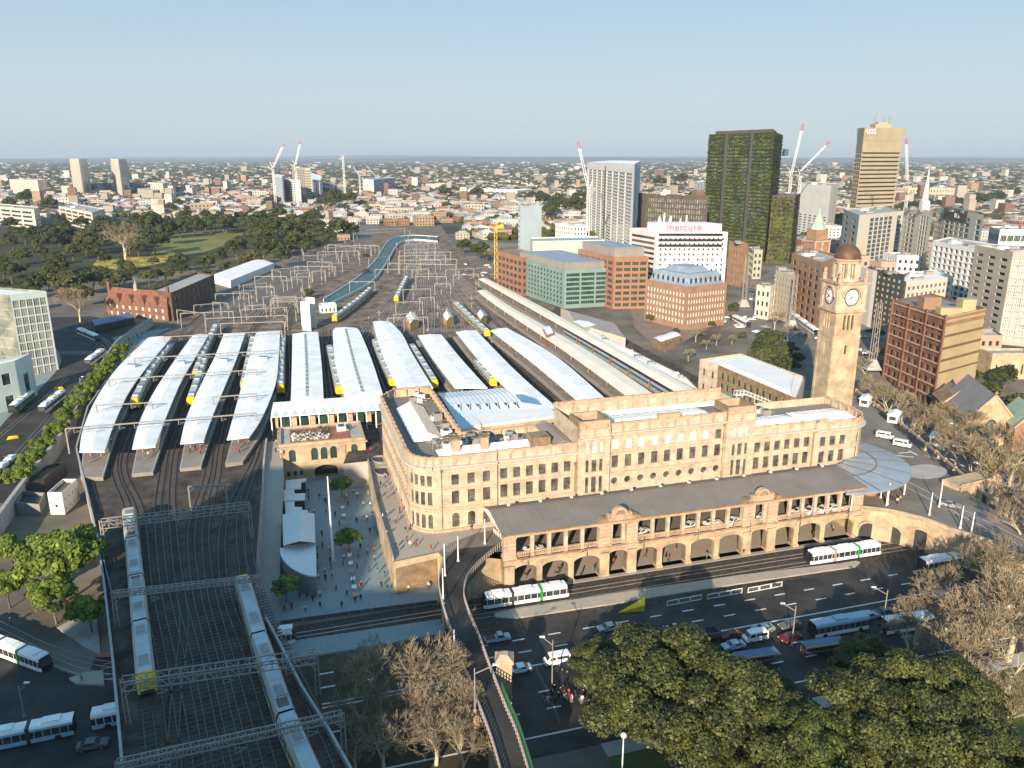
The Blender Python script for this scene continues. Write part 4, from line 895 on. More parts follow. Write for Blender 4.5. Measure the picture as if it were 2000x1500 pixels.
for P_, lb in (([(264, 803), (285, 760), (310, 720), (332, 690)], 'yellow nosed train between the first and second curved canopies'), ([(383, 748), (398, 705), (412, 672), (424, 648)], 'yellow nosed train between the second and third curved canopies'),
               ([(374, 800), (390, 752), (402, 715)], 'train tucked against the left edge of the third curved canopy'), ([(478, 768), (487, 720), (496, 672)], 'yellow nosed train between the third and fourth curved canopies'),
               ([(549, 775), (550, 725), (553, 672)], 'yellow nosed train right of the bulging curved canopy'), ([(653, 632), (680, 612), (705, 592), (724, 573)], 'curving train arriving past the white lift building'),
               ([(774, 593), (784, 572), (795, 550)], 'short train out in the middle of the track throat'), ([(953, 663), (920, 632), (890, 603)], 'train left of the third little yellow hut'),
               ([(664, 778), (652, 725), (645, 692)], 'silver train hard against the left edge of the wide white canopy'), ([(768, 762), (745, 712), (733, 680)], 'silver train against the left edge of the stepped canopy'),
               ([(850, 765), (828, 728), (805, 690)], 'silver train against the right edge of the stepped canopy'), ([(965, 762), (945, 738), (932, 722)], 'silver carriages between the blue concourse roof and long canopy')):
    train(gp(P_), lb, (True, False))
# dark blue country train
cmb = MB(); navy = mk('navy_roof', (.03, .035, .09), .1, .3, .5); teal = mk('teal_stripe', (.03, .25, .3), .1, .3, .5)
def ctr(): 
    mb = MB(); w = 1.45
    s_ = lambda x: [(x, -w, .5), (x, w, .5), (x, w, 1.6), (x, w, 2.6), (x, w * .9, 3.5), (x, w * .4, 3.9), (x, -w * .4, 3.9), (x, -w * .9, 3.5), (x, -w, 2.6), (x, -w, 1.6)]
    mb.loft([s_(0), s_(CL)], [black, silver, teal, silver, navy, navy, navy, silver, teal, silver])
    for i in range(10):
        x = 1 + i * 1.8
        for y in (-w - .01, w + .01): mb.face([(x, y, 1.8), (x + 1.2, y, 1.8), (x + 1.2, y, 2.5), (x, y, 2.5)], glass)
    for x in (.2, CL - .9): 
        for y in (-w - .02, w + .02): mb.face([(x, y, .8), (x + .7, y, .8), (x + .7, y, 3.0), (x, y, 3.0)], mk('orange_paint', (.6, .22, .04), .1, .3, .5))
    return mesh_of(mb, 'carriage')
mc = ctr(); train(gp([(1322, 790), (1200, 715), (1105, 658)]), 'dark blue roofed country train with teal window band beside the cream canopy', (False, False), (mc, mc), units=False)
# ================================================================= CITY BUILDINGS
def par4(L, Fp, Rt, z):
    a, b, c = W(*L, z), W(*Fp, z), W(*Rt, z); return [a, b, c, a + c - b]
def B3(name, label, base, topv, L, Rt, wm, rm, st, z0=None, cat='building', deep=None, **kw):
    'base: bottom of the nearest corner; topv: its top row; L, Rt: roof corners to its left and right'
    z0 = GZ(W(*base, ZU).y) if z0 is None else z0; z0 -= .3; b = W(*base, z0 + .3); ztop = ZT(b, topv); u = (b.x * F) / (b.y * math.cos(TH) + (H - ztop) * math.sin(TH)) + 1000
    p = par4(L, (u, topv), Rt, ztop)
    if deep: # give a thin side a believable depth
        d = (p[0] - p[1]) if deep[0] == 'L' else (p[2] - p[1]); k = deep[1] / d.length; p = [p[1] + d * k, p[1], p[2], p[2] + d * k] if deep[0] == 'L' else [p[0], p[1], p[1] + d * k, p[0] + d * k]
    T = building(name, label, cat, p, z0, ztop, wm, rm, st, **kw); T['_z'] = ztop; T['_p'] = [tuple(x[:2]) for x in p]; return T
def capbox(T, d, h, m, rm, name='roof_storey', louv=None):
    z = T['_z'] - .9; q = inset([tuple(x) for x in T['_p']], d); mb = MB(); mb.prism(q, z, z + h, m, rm)
    for i in range(4):
        p, q2 = Vector((*q[i], 0)), Vector((*q[(i + 1) % 4], 0)); n = max(2, int((q2 - p).length / 1.5))
        if louv:
            for k in range(n): c = p.lerp(q2, k / n); mb.bar((c.x, c.y, z + .1), (c.x, c.y, z + h + .05), .2, .2, louv)
    mb.prism(inset([tuple(x) for x in q], -.4), z + h, z + h + .25, rm, rm); mb.build(name, T, world=True)
def SM(**k): return k
orange_b = mk('orange_brick', (.31, .16, .10), .12, .3, .85); brown_b = mk('brown_brick', (.30, .185, .12), .15, .3, .85, course=.6); dark_b = mk('dark_brick', (.14, .085, .055), .2, .3, .9, course=.5)
red_b = mk('red_brick', (.20, .095, .06), .2, .3, .9, course=.5); red_t = mk('red_roof_tiles', (.20, .09, .06), .25, .6, .9); teal_w = mk('pale_green_panel', (.19, .28, .26), .08, .1, .5); greyp = mk('grey_panel', (.24, .22, .21), .1, .2, .6)
cream_w = mk('cream_render', (.56, .51, .43), .08, .1, .8); white_w = mk('white_render', (.68, .67, .64), .06, .1, .8); blue_w = mk('blue_grey_render', (.42, .50, .54), .06, .1, .7); bronze_w = mk('bronze_cladding', (.10, .08, .065), .2, .15, .5)
uts_w = mk('tan_concrete', (.36, .30, .20), .08, .08, .85); beige_w = mk('beige_concrete', (.40, .36, .29), .1, .1, .85); yellow_w = mk('mustard_render', (.42, .34, .18), .1, .08, .85); pink_w = mk('pink_render', (.5, .3, .24), .08, .1, .8)
plain_r = mk('flat_roof', (.36, .35, .33), .12, .15, .85); blond_g = mk('mixed_glass', (.10, .13, .14), .6, .35, .15, c2=(.35, .38, .36))
T = B3('office_building', 'pale green panelled office block with flat zinc roof beside the railway', (1101, 603), 527, (1011, 503), (1195, 523), teal_w, plain_r, {0: SM(nx=14, nz=7, wf=.5, hf=.6, g=glass_g, fr=greyp, lo=.1, d=.25, m=teal_w), 1: SM(nx=3, nz=7, wf=.88, hf=.66, g=glass_g, fr=greyp, mx=6, lo=.1, d=.25, m=teal_w)}, plant=0)
capbox(T, 2.2, 4.6, greyp, zinc, louv=steel)
T = B3('office_building', 'orange brick office block with grey rooftop storey behind the green one', (1197, 604), 502, (1129, 486), (1267, 501), orange_b, plain_r, {0: SM(nx=6, nz=8, wf=.8, hf=.55, g=glass, fr=greyp, mx=4), 1: SM(nx=4, nz=8, wf=.78, hf=.55, g=glass_g, fr=greyp, mx=4)})
capbox(T, 3.5, 5.5, greyp, zinc, louv=steel)
B3('office_building', 'low orange brick office wing at the left of the green one', (1020, 578), 503, (971, 490), (1064, 498), orange_b, grey_roof, SM(nx=6, nz=5, wf=.8, hf=.55, g=glass, fr=greyp, mx=3))
B3('office_building', 'cream building with wide teal windows behind the green office block', (1040, 560), 471, (1030, 457), (1180, 468), cream_w, zinc, {1: SM(nx=6, nz=2, wf=.7, hf=.4, lo=.05, hi=.3, g=glass_g, fr=frame_w, mx=4)}, deep=('L', 26))
B3('apartment_tower', 'slim blue grey tower with a blank front', (1016, 540), 404, (1010, 400), (1058, 402), blue_w, plain_r, {0: SM(nx=2, nz=12, wf=.6, hf=.4, fr=frame_w)}, deep=('L', 16), plant=2)
T = B3('apartment_tower', 'tall glassy apartment tower with white side frame and balconies', (1232, 512), 328, (1147, 322), (1252, 318), white_w, plain_r, {0: SM(nx=8, nz=24, wf=.9, hf=.72, g=blond_g, fr=frame_w, mx=2, mz=1, d=.5), 1: SM(nx=1, nz=24, wf=.5, hf=.55, fr=None, d=1.2)}, plant=2)
mb = MB(); p = [Vector((*x, 0)) for x in T['_p']]; c = p[0].lerp(p[1], .48); n_ = (p[1] - p[0]).normalized(); o_ = Vector((n_.y, -n_.x, 0)) * .3; mb.bar((c.x + o_.x, c.y + o_.y, ZU), (c.x + o_.x, c.y + o_.y, T['_z']), .9, 1.5, frame_d); mb.build('vertical_recess', T, world=True)
mb = MB(); q = T['_p']; q2 = inset([tuple(x) for x in q], 1.5); mb.prism(q2, T['_z'] - 1, T['_z'] + 3, white_w, white_roof); mb.build('roof_screen', T, world=True)
B3('apartment_block', 'wide dark bronze building full of narrow windows beside the white framed tower', (1358, 505), 381, (1247, 377), (1384, 382), bronze_w, cream_roof, {0: SM(nx=24, nz=11, wf=.55, hf=.7, g=blond_g, fr=None, d=.3), 1: SM(nx=3, nz=11, wf=.3, hf=.5)}, plant=4)
T = B3('hotel', 'white hotel with small square windows, dark banded side and red lettering on its roof box', (1277, 585), 453, (1230, 445), (1422, 453), mk('hotel_white', (.56, .56, .54), .06, .1, .7), plain_r,
       {0: SM(nx=1, nz=12, wf=.9, hf=.5, g=glass, fr=None, d=.4), 1: SM(nx=14, nz=12, wf=.36, hf=.42, g=glass, fr=None, skip=lambda j, k, nx, nz: (j * 7 + k * 3) % 5 == 0 and k < 9)})
p = [Vector((*x, 0)) for x in T['_p']]; zt = T['_z']; mb = MB()
for k in range(3):
    for (a_, b_) in ((p[1], p[2]),):
        d_ = (b_ - a_).normalized(); o_ = Vector((d_.y, -d_.x, 0)) * .08; z_ = zt - 2.4 - k * 3.2; mb.face([(*(a_ + d_ * 1 + o_)[:2], z_), (*(b_ - d_ * 3 + o_)[:2], z_), (*(b_ - d_ * 3 + o_)[:2], z_ + 1.5), (*(a_ + d_ * 1 + o_)[:2], z_ + 1.5)], glass)
mb.build('window_band', T, world=True)
q = [p[1].lerp(p[2], .0) + (p[0] - p[1]) * .35, p[1].lerp(p[2], .03) + (p[0] - p[1]) * .05, p[1].lerp(p[2], .93) + (p[0] - p[1]) * .05, p[1].lerp(p[2], .93) + (p[0] - p[1]) * .6, p[1].lerp(p[2], .1) + (p[0] - p[1]) * .6]
mb = MB(); mb.prism([tuple(x[:2]) for x in q], zt - .9, zt + 4.6, white_w, white_roof2); mb.build('roof_box', T, world=True)
rn = random.Random(8); mb = None
for k in range(9):
    c = p[1].lerp(p[2], rn.uniform(.15, .5)) + (p[0] - p[1]) * rn.uniform(.15, .5); mb = MB(); mb.bar((c.x, c.y, zt + 4.6), (c.x, c.y, zt + 4.6 + rn.uniform(2, 6)), .8, .8, frame_w); mb.build('roof_mast', T, world=True)
def text(s_, T, loc, rotz, size, m, name='lettering', depth=.05, tilt=PI / 2):
    cu = bpy.data.curves.new('t', 'FONT'); cu.body = s_; cu.size = size; cu.extrude = depth; cu.align_x = 'CENTER'; cu.resolution_u = 3; cu.offset = size * .012
    ob = bpy.data.objects.new('t', cu); sc.collection.objects.link(ob); bpy.context.view_layer.update(); me = bpy.data.meshes.new_from_object(ob.evaluated_get(bpy.context.evaluated_depsgraph_get()))
    bpy.data.objects.remove(ob); me.materials.clear(); me.materials.append(m); o = addobj(name, me, T)
    o.matrix_local = XF[T.name].inverted() @ (Matrix.Translation(Vector(loc)) @ Matrix.Rotation(rotz, 4, 'Z') @ Matrix.Rotation(tilt, 4, 'X')); return o
d_ = (p[2] - p[1]).normalized(); c = p[1].lerp(p[2], .40) + (p[0] - p[1]) * .05 + Vector((d_.y, -d_.x, 0)) * .35; text('mercure', T, (c.x, c.y, zt + .7), math.atan2(d_.y, d_.x), 6.0, mk('faded_red_paint', (.55, .15, .2), .05, 1, .5), depth=.25)
# ---- green planted tower
T = B3('apartment_tower', 'tall glass tower overgrown with hanging green planting', (1492, 512), 258, (1385, 262.5), (1529, 263.5), mk('tower_slab_edge', (.035, .045, .022), .2, .2, .7), plain_r, SM(nx=12, nz=33, wf=.9, hf=.62, g=mk('green_mirror_glass', (.04, .08, .065), .5, .12, .12, c2=(.16, .25, .21)), fr=frame_d, mx=2, d=.5, t=.14), plant=3, limit=100)
plant_m = mk('hanging_plants', (.045, .06, .012), .3, .1, .9, island=.5, c2=(.10, .11, .022))
def planting(T, dens, e=(0, 1), seed=1, z0=ZU, gaps=()):
    rn = random.Random(seed); mb = MB(); p = [Vector((*x, 0)) for x in T['_p']]; zt = T['_z']
    for i in e:
        a, b = p[i], p[(i + 1) % 4]; d = (b - a).normalized(); nn = Vector((d.y, -d.x, 0)); L = (b - a).length; H_ = zt - z0
        for k in range(int(L * H_ * dens)):
            s_, z = rn.random() * L, z0 + H_ * (int(rn.random() * 33) + .5 * rn.random() ** 2) / 33; f = .5 + .5 * math.sin(s_ * .55 + math.sin(z * .13) * 1.6); 
            if rn.random() > .25 + .75 * f * (1.25 - .8 * (z - z0) / H_): continue
            if any(g0 < s_ / L < g1 for g0, g1 in gaps): continue
            c = a + d * s_ + nn * rn.uniform(.1, .9); w_ = rn.uniform(.5, 1.3); h = rn.uniform(.4, 1.5); u_ = d * w_; v_ = Vector((rn.uniform(-.2, .2), rn.uniform(-.2, .2), h)) + nn * rn.uniform(-.5, .3); c = Vector((c.x, c.y, z)); mb.face([c - u_ - v_ * .6, c + u_ - v_ * .5, c + u_ * .6 + v_ * .5, c - u_ * .7 + v_ * .6], plant_m)
    mb.build('planting', T, world=True)
planting(T, 1.0, seed=2, gaps=((.27, .32), (.66, .7)))
p = [Vector((*x, 0)) for x in T['_p']]; mb = MB(); d_ = (p[1] - p[0]).normalized(); o_ = Vector((d_.y, -d_.x, 0)) * .35
for s_ in (.295, .68): c = p[0].lerp(p[1], s_) + o_; mb.bar((c.x, c.y, ZU), (c.x, c.y, T['_z'] + .5), 2.2, 3.0, frame_d)
mb.build('vertical_recess', T, world=True)
c = p[2]; mb = MB(); mb.box(c.x - 6, c.y - 8, T['_z'] - 19, c.x + 5, c.y + 2, T['_z'] - 18, zinc); mb.box(c.x + 1, c.y - 6, T['_z'] - 18, c.x + 4.5, c.y, T['_z'] - 12, glass_b); mb.build('cantilever_platform', T, world=True)
mb = MB(); q = inset([tuple(x) for x in T['_p']], 6); mb.prism(q, T['_z'] - 1, T['_z'] + 2.6, bronze_w, steel); mb.build('roof_screen', T, world=True)
T = B3('apartment_tower', 'shorter tower covered in green planting right of the tallest green one', (1540, 515), 382, (1508, 382), (1563, 378), bronze_w, mk('blue_roof', (.08, .14, .3), .1, .3, .6), SM(nx=4, nz=14, wf=.8, hf=.6, g=glass, fr=None)); planting(T, 1.4, seed=5)
for a in (((1442, 560), 474, (1424, 470), (1462, 476), 'tan brick building at the near end of the busy street', brown_b, 6), ((1468, 545), 488, (1462, 482), (1490, 488), 'lime and white shop building further along the busy street', mk('lime_wall', (.34, .36, .26), .05, .2, .8), 4), ((1500, 625), 560, (1478, 556), (1516, 556), 'low pale shop row on the bend of the busy street', cream_w, 3), ((1655, 520), 470, (1640, 462), (1690, 470), 'white low block below the tan tower', white_w, 4), ((1650, 600), 500, (1636, 494), (1700, 500), 'pale rendered block behind the clock tower dome', pink_w, 6), ((1120, 470), 440, (1085, 436), (1146, 440), 'low white warehouse left of the glassy tower', white_w, 3), ((1712, 590), 512, (1690, 506), (1752, 512), 'pale pink low block right behind the bronze dome', pink_w, 5), ((1745, 560), 498, (1728, 492), (1800, 500), 'low white rooftops below the blue glass housing', white_w, 4), ((1600, 480), 440, (1580, 434), (1650, 442), 'white mid rise right of the copper spire', white_w, 6), ((1985, 545), 470, (1960, 462), (2060, 474), 'cream mid rise at the right edge below the green strip building', cream_w, 5), ((1400, 470), 420, (1384, 415), (1420, 422), 'beige block squeezed between hotel and green tower', beige_w, 7), ((1880, 700), 655, (1870, 640), (1960, 655), 'small pink house wedged behind the mustard wall', pink_w, 2)):
    B3('shop_building', a[4], a[0], a[1], a[2], a[3], a[5], plain_r, SM(px=3.5, nz=a[6], wf=.5, hf=.5, g=glass, fr=frame_w), plant=2)
# ---- concrete university tower
T = B3('office_tower', 'tan concrete tower with horizontal floor bands and white letters at its top', (1663, 470), 250, (1659, 254), (1765, 251.5), uts_w, plain_r, {1: SM(nx=1, nz=21, wf=1.0, hf=.34, lo=.02, hi=.19, g=glass, fr=None, d=.8, ex=.02), 0: SM(nx=3, nz=21, wf=.7, hf=.55, lo=.02, hi=.19, g=glass, fr=None, d=.6)}, deep=('L', 24))
p = [Vector((*x, 0)) for x in T['_p']]; zt = T['_z']; d_ = (p[2] - p[1]).normalized(); nn = Vector((d_.y, -d_.x, 0))
mb = MB()
b0 = [p[0] - d_ * .2, p[1] - d_ * .2 + nn * .2, p[2] + d_ * .6 + nn * .2, p[3] + d_ * .6]; t0 = [x for x in (p[0] - d_ * 1.4, p[1] - d_ * 1.2 + nn * 1.2, p[2] + d_ * 2.2 + nn * 1.2, p[3] + d_ * 2)]
mb.hexa([(x.x, x.y, zt - 12) for x in b0], [(x.x, x.y, zt + .4) for x in t0], uts_w); mb.build('crown', T, world=True)
for k in range(21):
    mb = MB(); z_ = ZU + (zt - .9 - ZU) * (.02 + .79 * (k + .97) / 21); a_, b_ = p[1] + nn * .35, p[2] + nn * .35; mb.bar((a_.x, a_.y, z_), (b_.x, b_.y, z_), .7, (zt - ZU) * .79 / 21 * .62, uts_w); mb.build('floor_band', T, world=True)
cc = (p[1] + p[3]) / 2; mb = MB(); mb.box(cc.x - 9, cc.y - 7, zt + .4, cc.x + 7, cc.y + 6, zt + 4.5, uts_w); mb.box(cc.x - 5, cc.y - 4, zt + 4.5, cc.x + 4, cc.y + 4, zt + 6.5, uts_w); mb.build('roof_storey', T, world=True)
for k, (dx, h) in enumerate(((-9, 13), (-7, 16), (0, 11), (1.5, 9), (6, 14), (8, 12))): mb = MB(); mb.bar((cc.x + dx, cc.y - 2, zt), (cc.x + dx, cc.y - 2, zt + h), .22, .22, steel_d); mb.build('antenna', T, world=True)
c = p[1] + d_ * 7.6 + nn * 1.9; lt = text('UTS', T, (c.x, c.y, zt - 6.0), math.atan2(d_.y, d_.x), 7.2, white_p, depth=.3)
# ---- blue glass and cream pier housing
T = B3('apartment_block', 'blue glass and cream pier apartment block below the tan tower', (1664, 545), 420, (1648, 408), (1765, 412), cream_w, plain_r, {0: SM(nx=2, nz=9, wf=.35, hf=.5), 1: SM(nx=9, nz=13, wf=.8, hf=.8, g=glass_b, fr=frame_d, mx=2, skip=lambda j, k, nx, nz: j in (0, 1, 7))}, plant=3)
T = B3('apartment_block', 'narrow white and blue glass apartment block in the middle of the housing row', (1768, 545), 408, (1760, 404), (1822, 414), cream_w, plain_r, SM(nx=4, nz=13, wf=.7, hf=.75, g=glass_b, fr=frame_d, mx=2, skip=lambda j, k, nx, nz: j == 3), plant=2, deep=('L', 18))
T = B3('apartment_block', 'blue glass apartment block with dark sign panel in white letters', (1826, 545), 408, (1815, 402), (1922, 420), cream_w, plain_r, SM(nx=7, nz=13, wf=.75, hf=.75, g=glass_b, fr=frame_d, mx=2, skip=lambda j, k, nx, nz: j in (5,)), plant=2, deep=('L', 18))
p = [Vector((*x, 0)) for x in T['_p']]; zt = T['_z']; d_ = (p[2] - p[1]).normalized(); nn = Vector((d_.y, -d_.x, 0)); a_, b_ = p[1] + nn * .4 - d_ * 1, p[1].lerp(p[2], .62) + nn * .4
mb = MB(); mb.hexa([(x.x, x.y, zt - 6.5) for x in (a_, b_, b_ - nn * 6, a_ - nn * 6)], [(x.x, x.y, zt + .8) for x in (a_, b_, b_ - nn * 6, a_ - nn * 6)], bronze_w); mb.build('sign_panel', T, world=True)
c = a_.lerp(b_, .6) + nn * .15; text('UTS', T, (c.x, c.y, zt - 4.6), math.atan2(d_.y, d_.x), 4.4, white_p, depth=.1)
B3('office_building', 'low building with green tinted window strip at the right edge', (1935, 560), 448, (1925, 440), (2040, 448), white_w, plain_r, SM(nx=6, nz=5, wf=.9, hf=.6, g=glass_g, fr=frame_w, mx=4), deep=('L', 24), plant=4)
B3('apartment_block', 'white apartment block with a grid of deep square balconies', (1902, 605), 487, (1822, 470), (1952, 478), white_w, plain_r, {0: SM(nx=9, nz=9, wf=.72, hf=.72, g=glass, fr=None, d=1.1), 1: SM(nx=2, nz=9, wf=.5, hf=.4)}, plant=4)
B3('apartment_block', 'grey apartment tower with white gridded windows at the right edge', (1948, 672), 492, (1905, 478), (2060, 496), beige_w, white_roof, {0: SM(nx=3, nz=12, wf=.5, hf=.45, g=glass, fr=frame_w), 1: SM(nx=5, nz=13, wf=.86, hf=.74, g=blond_g, fr=frame_w, mx=4, mz=2, t=.2)}, plant=3)
B3('apartment_block', 'dark facade building with rows of pale round cornered windows behind the clock tower', (1752, 640), 538, (1694, 522), (1768, 536), mk('charcoal_facade', (.07, .07, .06), .2, .2, .7), plain_r, {0: SM(nx=7, nz=8, wf=.45, hf=.5, g=glass_pale, fr=None)}, plant=2)
B3('hotel', 'long cream low block with rows of windows behind the orange corner building', (1760, 628), 551, (1752, 540), (1862, 540), cream_w, white_roof2, SM(nx=10, nz=5, wf=.6, hf=.5, g=glass, fr=frame_w, mx=2), deep=('L', 30), plant=6)
B3('apartment_block', 'slim white building edge beside the clock tower', (1700, 640), 530, (1690, 522), (1706, 528), white_w, plain_r, {})
# ---- brown brick offices and turret
T = B3('office_building', 'large brown brick warehouse front half hidden behind the clock tower', (1592, 640), 512, (1547, 494), (1640, 500), brown_b, plain_r, {0: SM(nx=5, nz=7, wf=.5, hf=.62, g=glass, fr=frame_d, k=lambda j, k, n: 's' if k == n - 1 else 'r'), 1: SM(nx=5, nz=7, wf=.5, hf=.62, g=glass, fr=frame_d)}, plant=3)
tw = W(1600, 520, 30); T = thing('turret', 'brown brick turret with pale green copper spire rising behind the clock tower', 'tower', (tw.x, tw.y + 8, ZU), R(20)); mb = MB(); hz = ZT((0, tw.y + 8), 468) - ZU; mb.box(-5, -5, 0, 5, 5, hz, brown_b)
for s_ in (-5, 0, 5): mb.box(s_ - .5, -5.4, 0, s_ + .5, -5, hz, stone_t)
mb.box(-5.5, -5.5, hz - 1, 5.5, 5.5, hz, stone_t); mb.box(-4.2, -4.2, hz, 4.2, 4.2, hz + 6, brown_b); mb.build('shaft', T)
mb = MB(); cu = mk('copper_green', (.33, .42, .33), .12, .5, .7); mb.lathe((0, 0, hz + 6), [(4.8, 0), (4.6, .6), (3.6, 2.5), (2.6, 5), (1.9, 7), (2.0, 7.6), (1.2, 8.4), (.3, 11.5), (0, 12)], cu, 8); mb.build('spire', T)
B3('office_building', 'pale office building with small windows left of the brown warehouse', (1543, 632), 538, (1515, 528), (1552, 528), beige_w, plain_r, SM(nx=6, nz=7, wf=.4, hf=.4, g=glass, fr=None), plant=2)
T = B3('office_building', 'square brown brick block with grey mansard roof in the middle of the city side', (1337, 645), 560, (1262, 545), (1420, 552), brown_b, plain_r, {0: SM(nx=12, nz=5, wf=.45, hf=.6, g=glass_pale, fr=frame_w, lo=.12, hi=.1), 1: SM(nx=14, nz=5, wf=.45, hf=.6, g=glass_pale, fr=frame_w, lo=.12, hi=.1)}, par=.6)
zt = T['_z']; q0, q1, q2_ = inset(T['_p'], 1.6), inset(T['_p'], 4.6), None; mb = MB(); mb.hexa([(*x, zt - .5) for x in q0], [(*x, zt + 5.5) for x in q1], zinc); q3, q4 = inset(T['_p'], 9), inset(T['_p'], 12); mb.hexa([(*x, zt + 5.5) for x in q3], [(*x, zt + 8) for x in q4], zinc); mb.build('mansard_roof', T, world=True)
for e in (0, 1):
    a, b = Vector((*q0[e], 0)), Vector((*q0[(e + 1) % 4], 0)); r = math.atan2((b - a).y, (b - a).x)
    for k in range(7):
        c = a.lerp(b, (k + .8) / 7.6) + Vector((-(b - a).normalized().y, (b - a).normalized().x, 0)) * 1.2; mb = MB(); m4 = Matrix.Rotation(r, 4, 'Z')
        mb.box(-.9, -1, 0, .9, 1.4, 3.2, zinc); mb.box(-.6, -1.03, .6, .6, -.99, 2.8, glass); o = mb.build('dormer', T); o.matrix_local = XF[T.name].inverted() @ (Matrix.Translation((c.x, c.y, zt + .6)) @ m4)
# ---- orange / mustard corner building
T = B3('warehouse', 'tall red brick warehouse with arched windows and a mustard striped side wall', (1821, 800), 618, (1745, 586), (1926, 602), red_b, greyp,
       {0: SM(nx=8, nz=8, wf=.58, hf=.68, g=glass, fr=frame_d, mx=2, mz=2, lo=.02, hi=.06, d=.5, k=lambda j, k, n: 'a' if k in (n - 1, 2) else 'r'), 1: SM(nx=1, nz=1, wf=.01, hf=.01, m=yellow_w, skip=lambda *a: True)}, z0=2)
p = [Vector((*x, 0)) for x in T['_p']]; zt = T['_z']; d_ = (p[2] - p[1]).normalized(); nn = Vector((d_.y, -d_.x, 0)) * .12; z0_ = 2
for fr_, m_, th in ((.985, orange_b, .9), (.93, orange_b, 1.3), (.8, red_b, .9), (.67, red_b, .9), (.54, red_b, .9), (.41, red_b, .7), (.28, pink_w, 6.5)):
    mb = MB(); z_ = z0_ + (zt - z0_) * fr_; a_, b_ = p[1] + nn, p[2] + nn; mb.bar((a_.x, a_.y, z_ - th / 2), (b_.x, b_.y, z_ - th / 2), .1, th, m_); mb.build('painted_stripe', T, world=True)
d0 = (p[0] - p[1]).normalized(); n0 = Vector((-d0.y, d0.x, 0)) * -1
n0 = Vector((d0.y * 1, -d0.x, 0)) * (1 if (Vector((d0.y, -d0.x, 0)).dot(Vector((0, -1, 0))) > 0) else -1)
for k in range(9): z_ = z0_ + .5 + (zt - z0_ - 1.5) * (k) / 8; mb = MB(); a_, b_ = p[0] + n0 * .2, p[1] + n0 * .2; mb.bar((a_.x, a_.y, z_), (b_.x, b_.y, z_), .5, .45, stone_t); mb.build('string_course', T, world=True)
for s_ in (0, .33, .66, 1): c = p[1].lerp(p[0], s_) + n0 * .25; mb = MB(); mb.bar((c.x, c.y, z0_), (c.x, c.y, zt + .6), .9, .6, red_b); mb.build('pilaster', T, world=True)
cc = (p[0] + p[1]) / 2 + (p[2] - p[1]) * .25; mb = MB(); mb.box(cc.x - 3.2, cc.y - 2.5, zt - .9, cc.x + 3.2, cc.y + 2.5, zt + 3.6, brown_b); mb.build('lift_house', T, world=True)
cc = p[1].lerp(p[2], .75) - nn * 30; mb = MB(); mb.box(cc.x - 2.5, cc.y - 1.5, zt - .9, cc.x + 2.5, cc.y + 3, zt + 3.6, yellow_w); mb.build('stair_house', T, world=True); cc = p[1].lerp(p[2], .3) - nn * 26; mb = MB(); mb.box(cc.x - 4, cc.y - 1, zt - .9, cc.x + 4, cc.y + 2.5, zt + 1.8, yellow_w); mb.build('plant_room', T, world=True)
# ---- annex by the tracks, parcel shed
zt = ZT(W(1403, 782, ZU), 713); q_ = [W(*x, zt) for x in ((1367, 701), (1403, 713), (1556, 778), (1574, 736), (1446, 690))]
T = building('station_annex', 'long sandstone annex with ridged white roof between platforms and clock tower', 'building', q_, ZU, zt, stone, white_roof2, {0: SM(nx=2, nz=2, wf=.25, hf=.45, g=glass, fr=frame_d), 1: SM(nx=12, nz=3, wf=.45, hf=.6, g=glass_g, fr=frame_d, m=stone_d)}, par=.8)
q_ = [tuple(x[:2]) for x in q_]; c4 = [q_[0], q_[1], q_[2], q_[3]]; mb = MB(); q = inset([(lerp(q_[0][0], q_[1][0], .6), lerp(q_[0][1], q_[1][1], .6)), q_[2], q_[3], q_[4]], 3)
q = [q[3], q[0], q[1], q[2]]; mb.hexa([(*x, zt - .6) for x in q], [(*x, zt + .6) for x in inset(q, 2)], white_roof2)
a0, a1, b0, b1 = [Vector((*x, 0)) for x in (q[1], q[2], q[0], q[3])]
for k in range(18): a, b = a0.lerp(a1, (k + .5) / 18), b0.lerp(b1, (k + .5) / 18); mb.bar((a.x, a.y, zt + .2), (b.x, b.y, zt + .7), .15, .12, white_roof2)
mb.build('roof_lantern', T, world=True)
T = B3('parcel_shed', 'white flat roofed parcel shed with a stone arcaded edge facing the platforms', (1150, 668), 654, (1138, 636), (1372, 768), stone_w, white_roof, {}, z0=ZU, deep=None, par=.4)
p = [Vector((*x, 0)) for x in T['_p']]; zt = T['_z']
mb = MB(); d_ = (p[2] - p[1]).normalized(); L = (p[2] - p[1]).length; n2 = Vector((d_.y, -d_.x, 0)); o = p[1] + n2 * .5; n_a = int(L / 4.2); st_ = L / n_a
wall(mb, (o.x, o.y), (d_.x, d_.y), L, zt - 2.6, zt + .6, [(k * st_ + .6, (k + 1) * st_ - .6, zt - 2.2, zt + .1, 'a', .3) for k in range(n_a)], stone_w, .3, 6); mb.build('arcaded_edge', T, world=True)
wbk = MB(); o2 = p[1] + n2 * .15; e2 = p[2] + n2 * .15; wbk.face([(o2.x, o2.y, zt - 2.6), (e2.x, e2.y, zt - 2.6), (e2.x, e2.y, zt), (o2.x, o2.y, zt)], white_w); wbk.build('backing_wall', T, world=True)
for k in range(8):
    c = p[1].lerp(p[2], rn.uniform(.1, .95)) + (p[0] - p[1]) * rn.uniform(.3, .8); mb = MB(); s_ = rn.uniform(.7, 1.6); mb.box(c.x - s_, c.y - s_, zt - .4, c.x + s_, c.y + s_, zt + rn.uniform(.4, 1.2), rn.choice([steel, white_roof2, zinc])); mb.build('roof_vent', T, world=True)
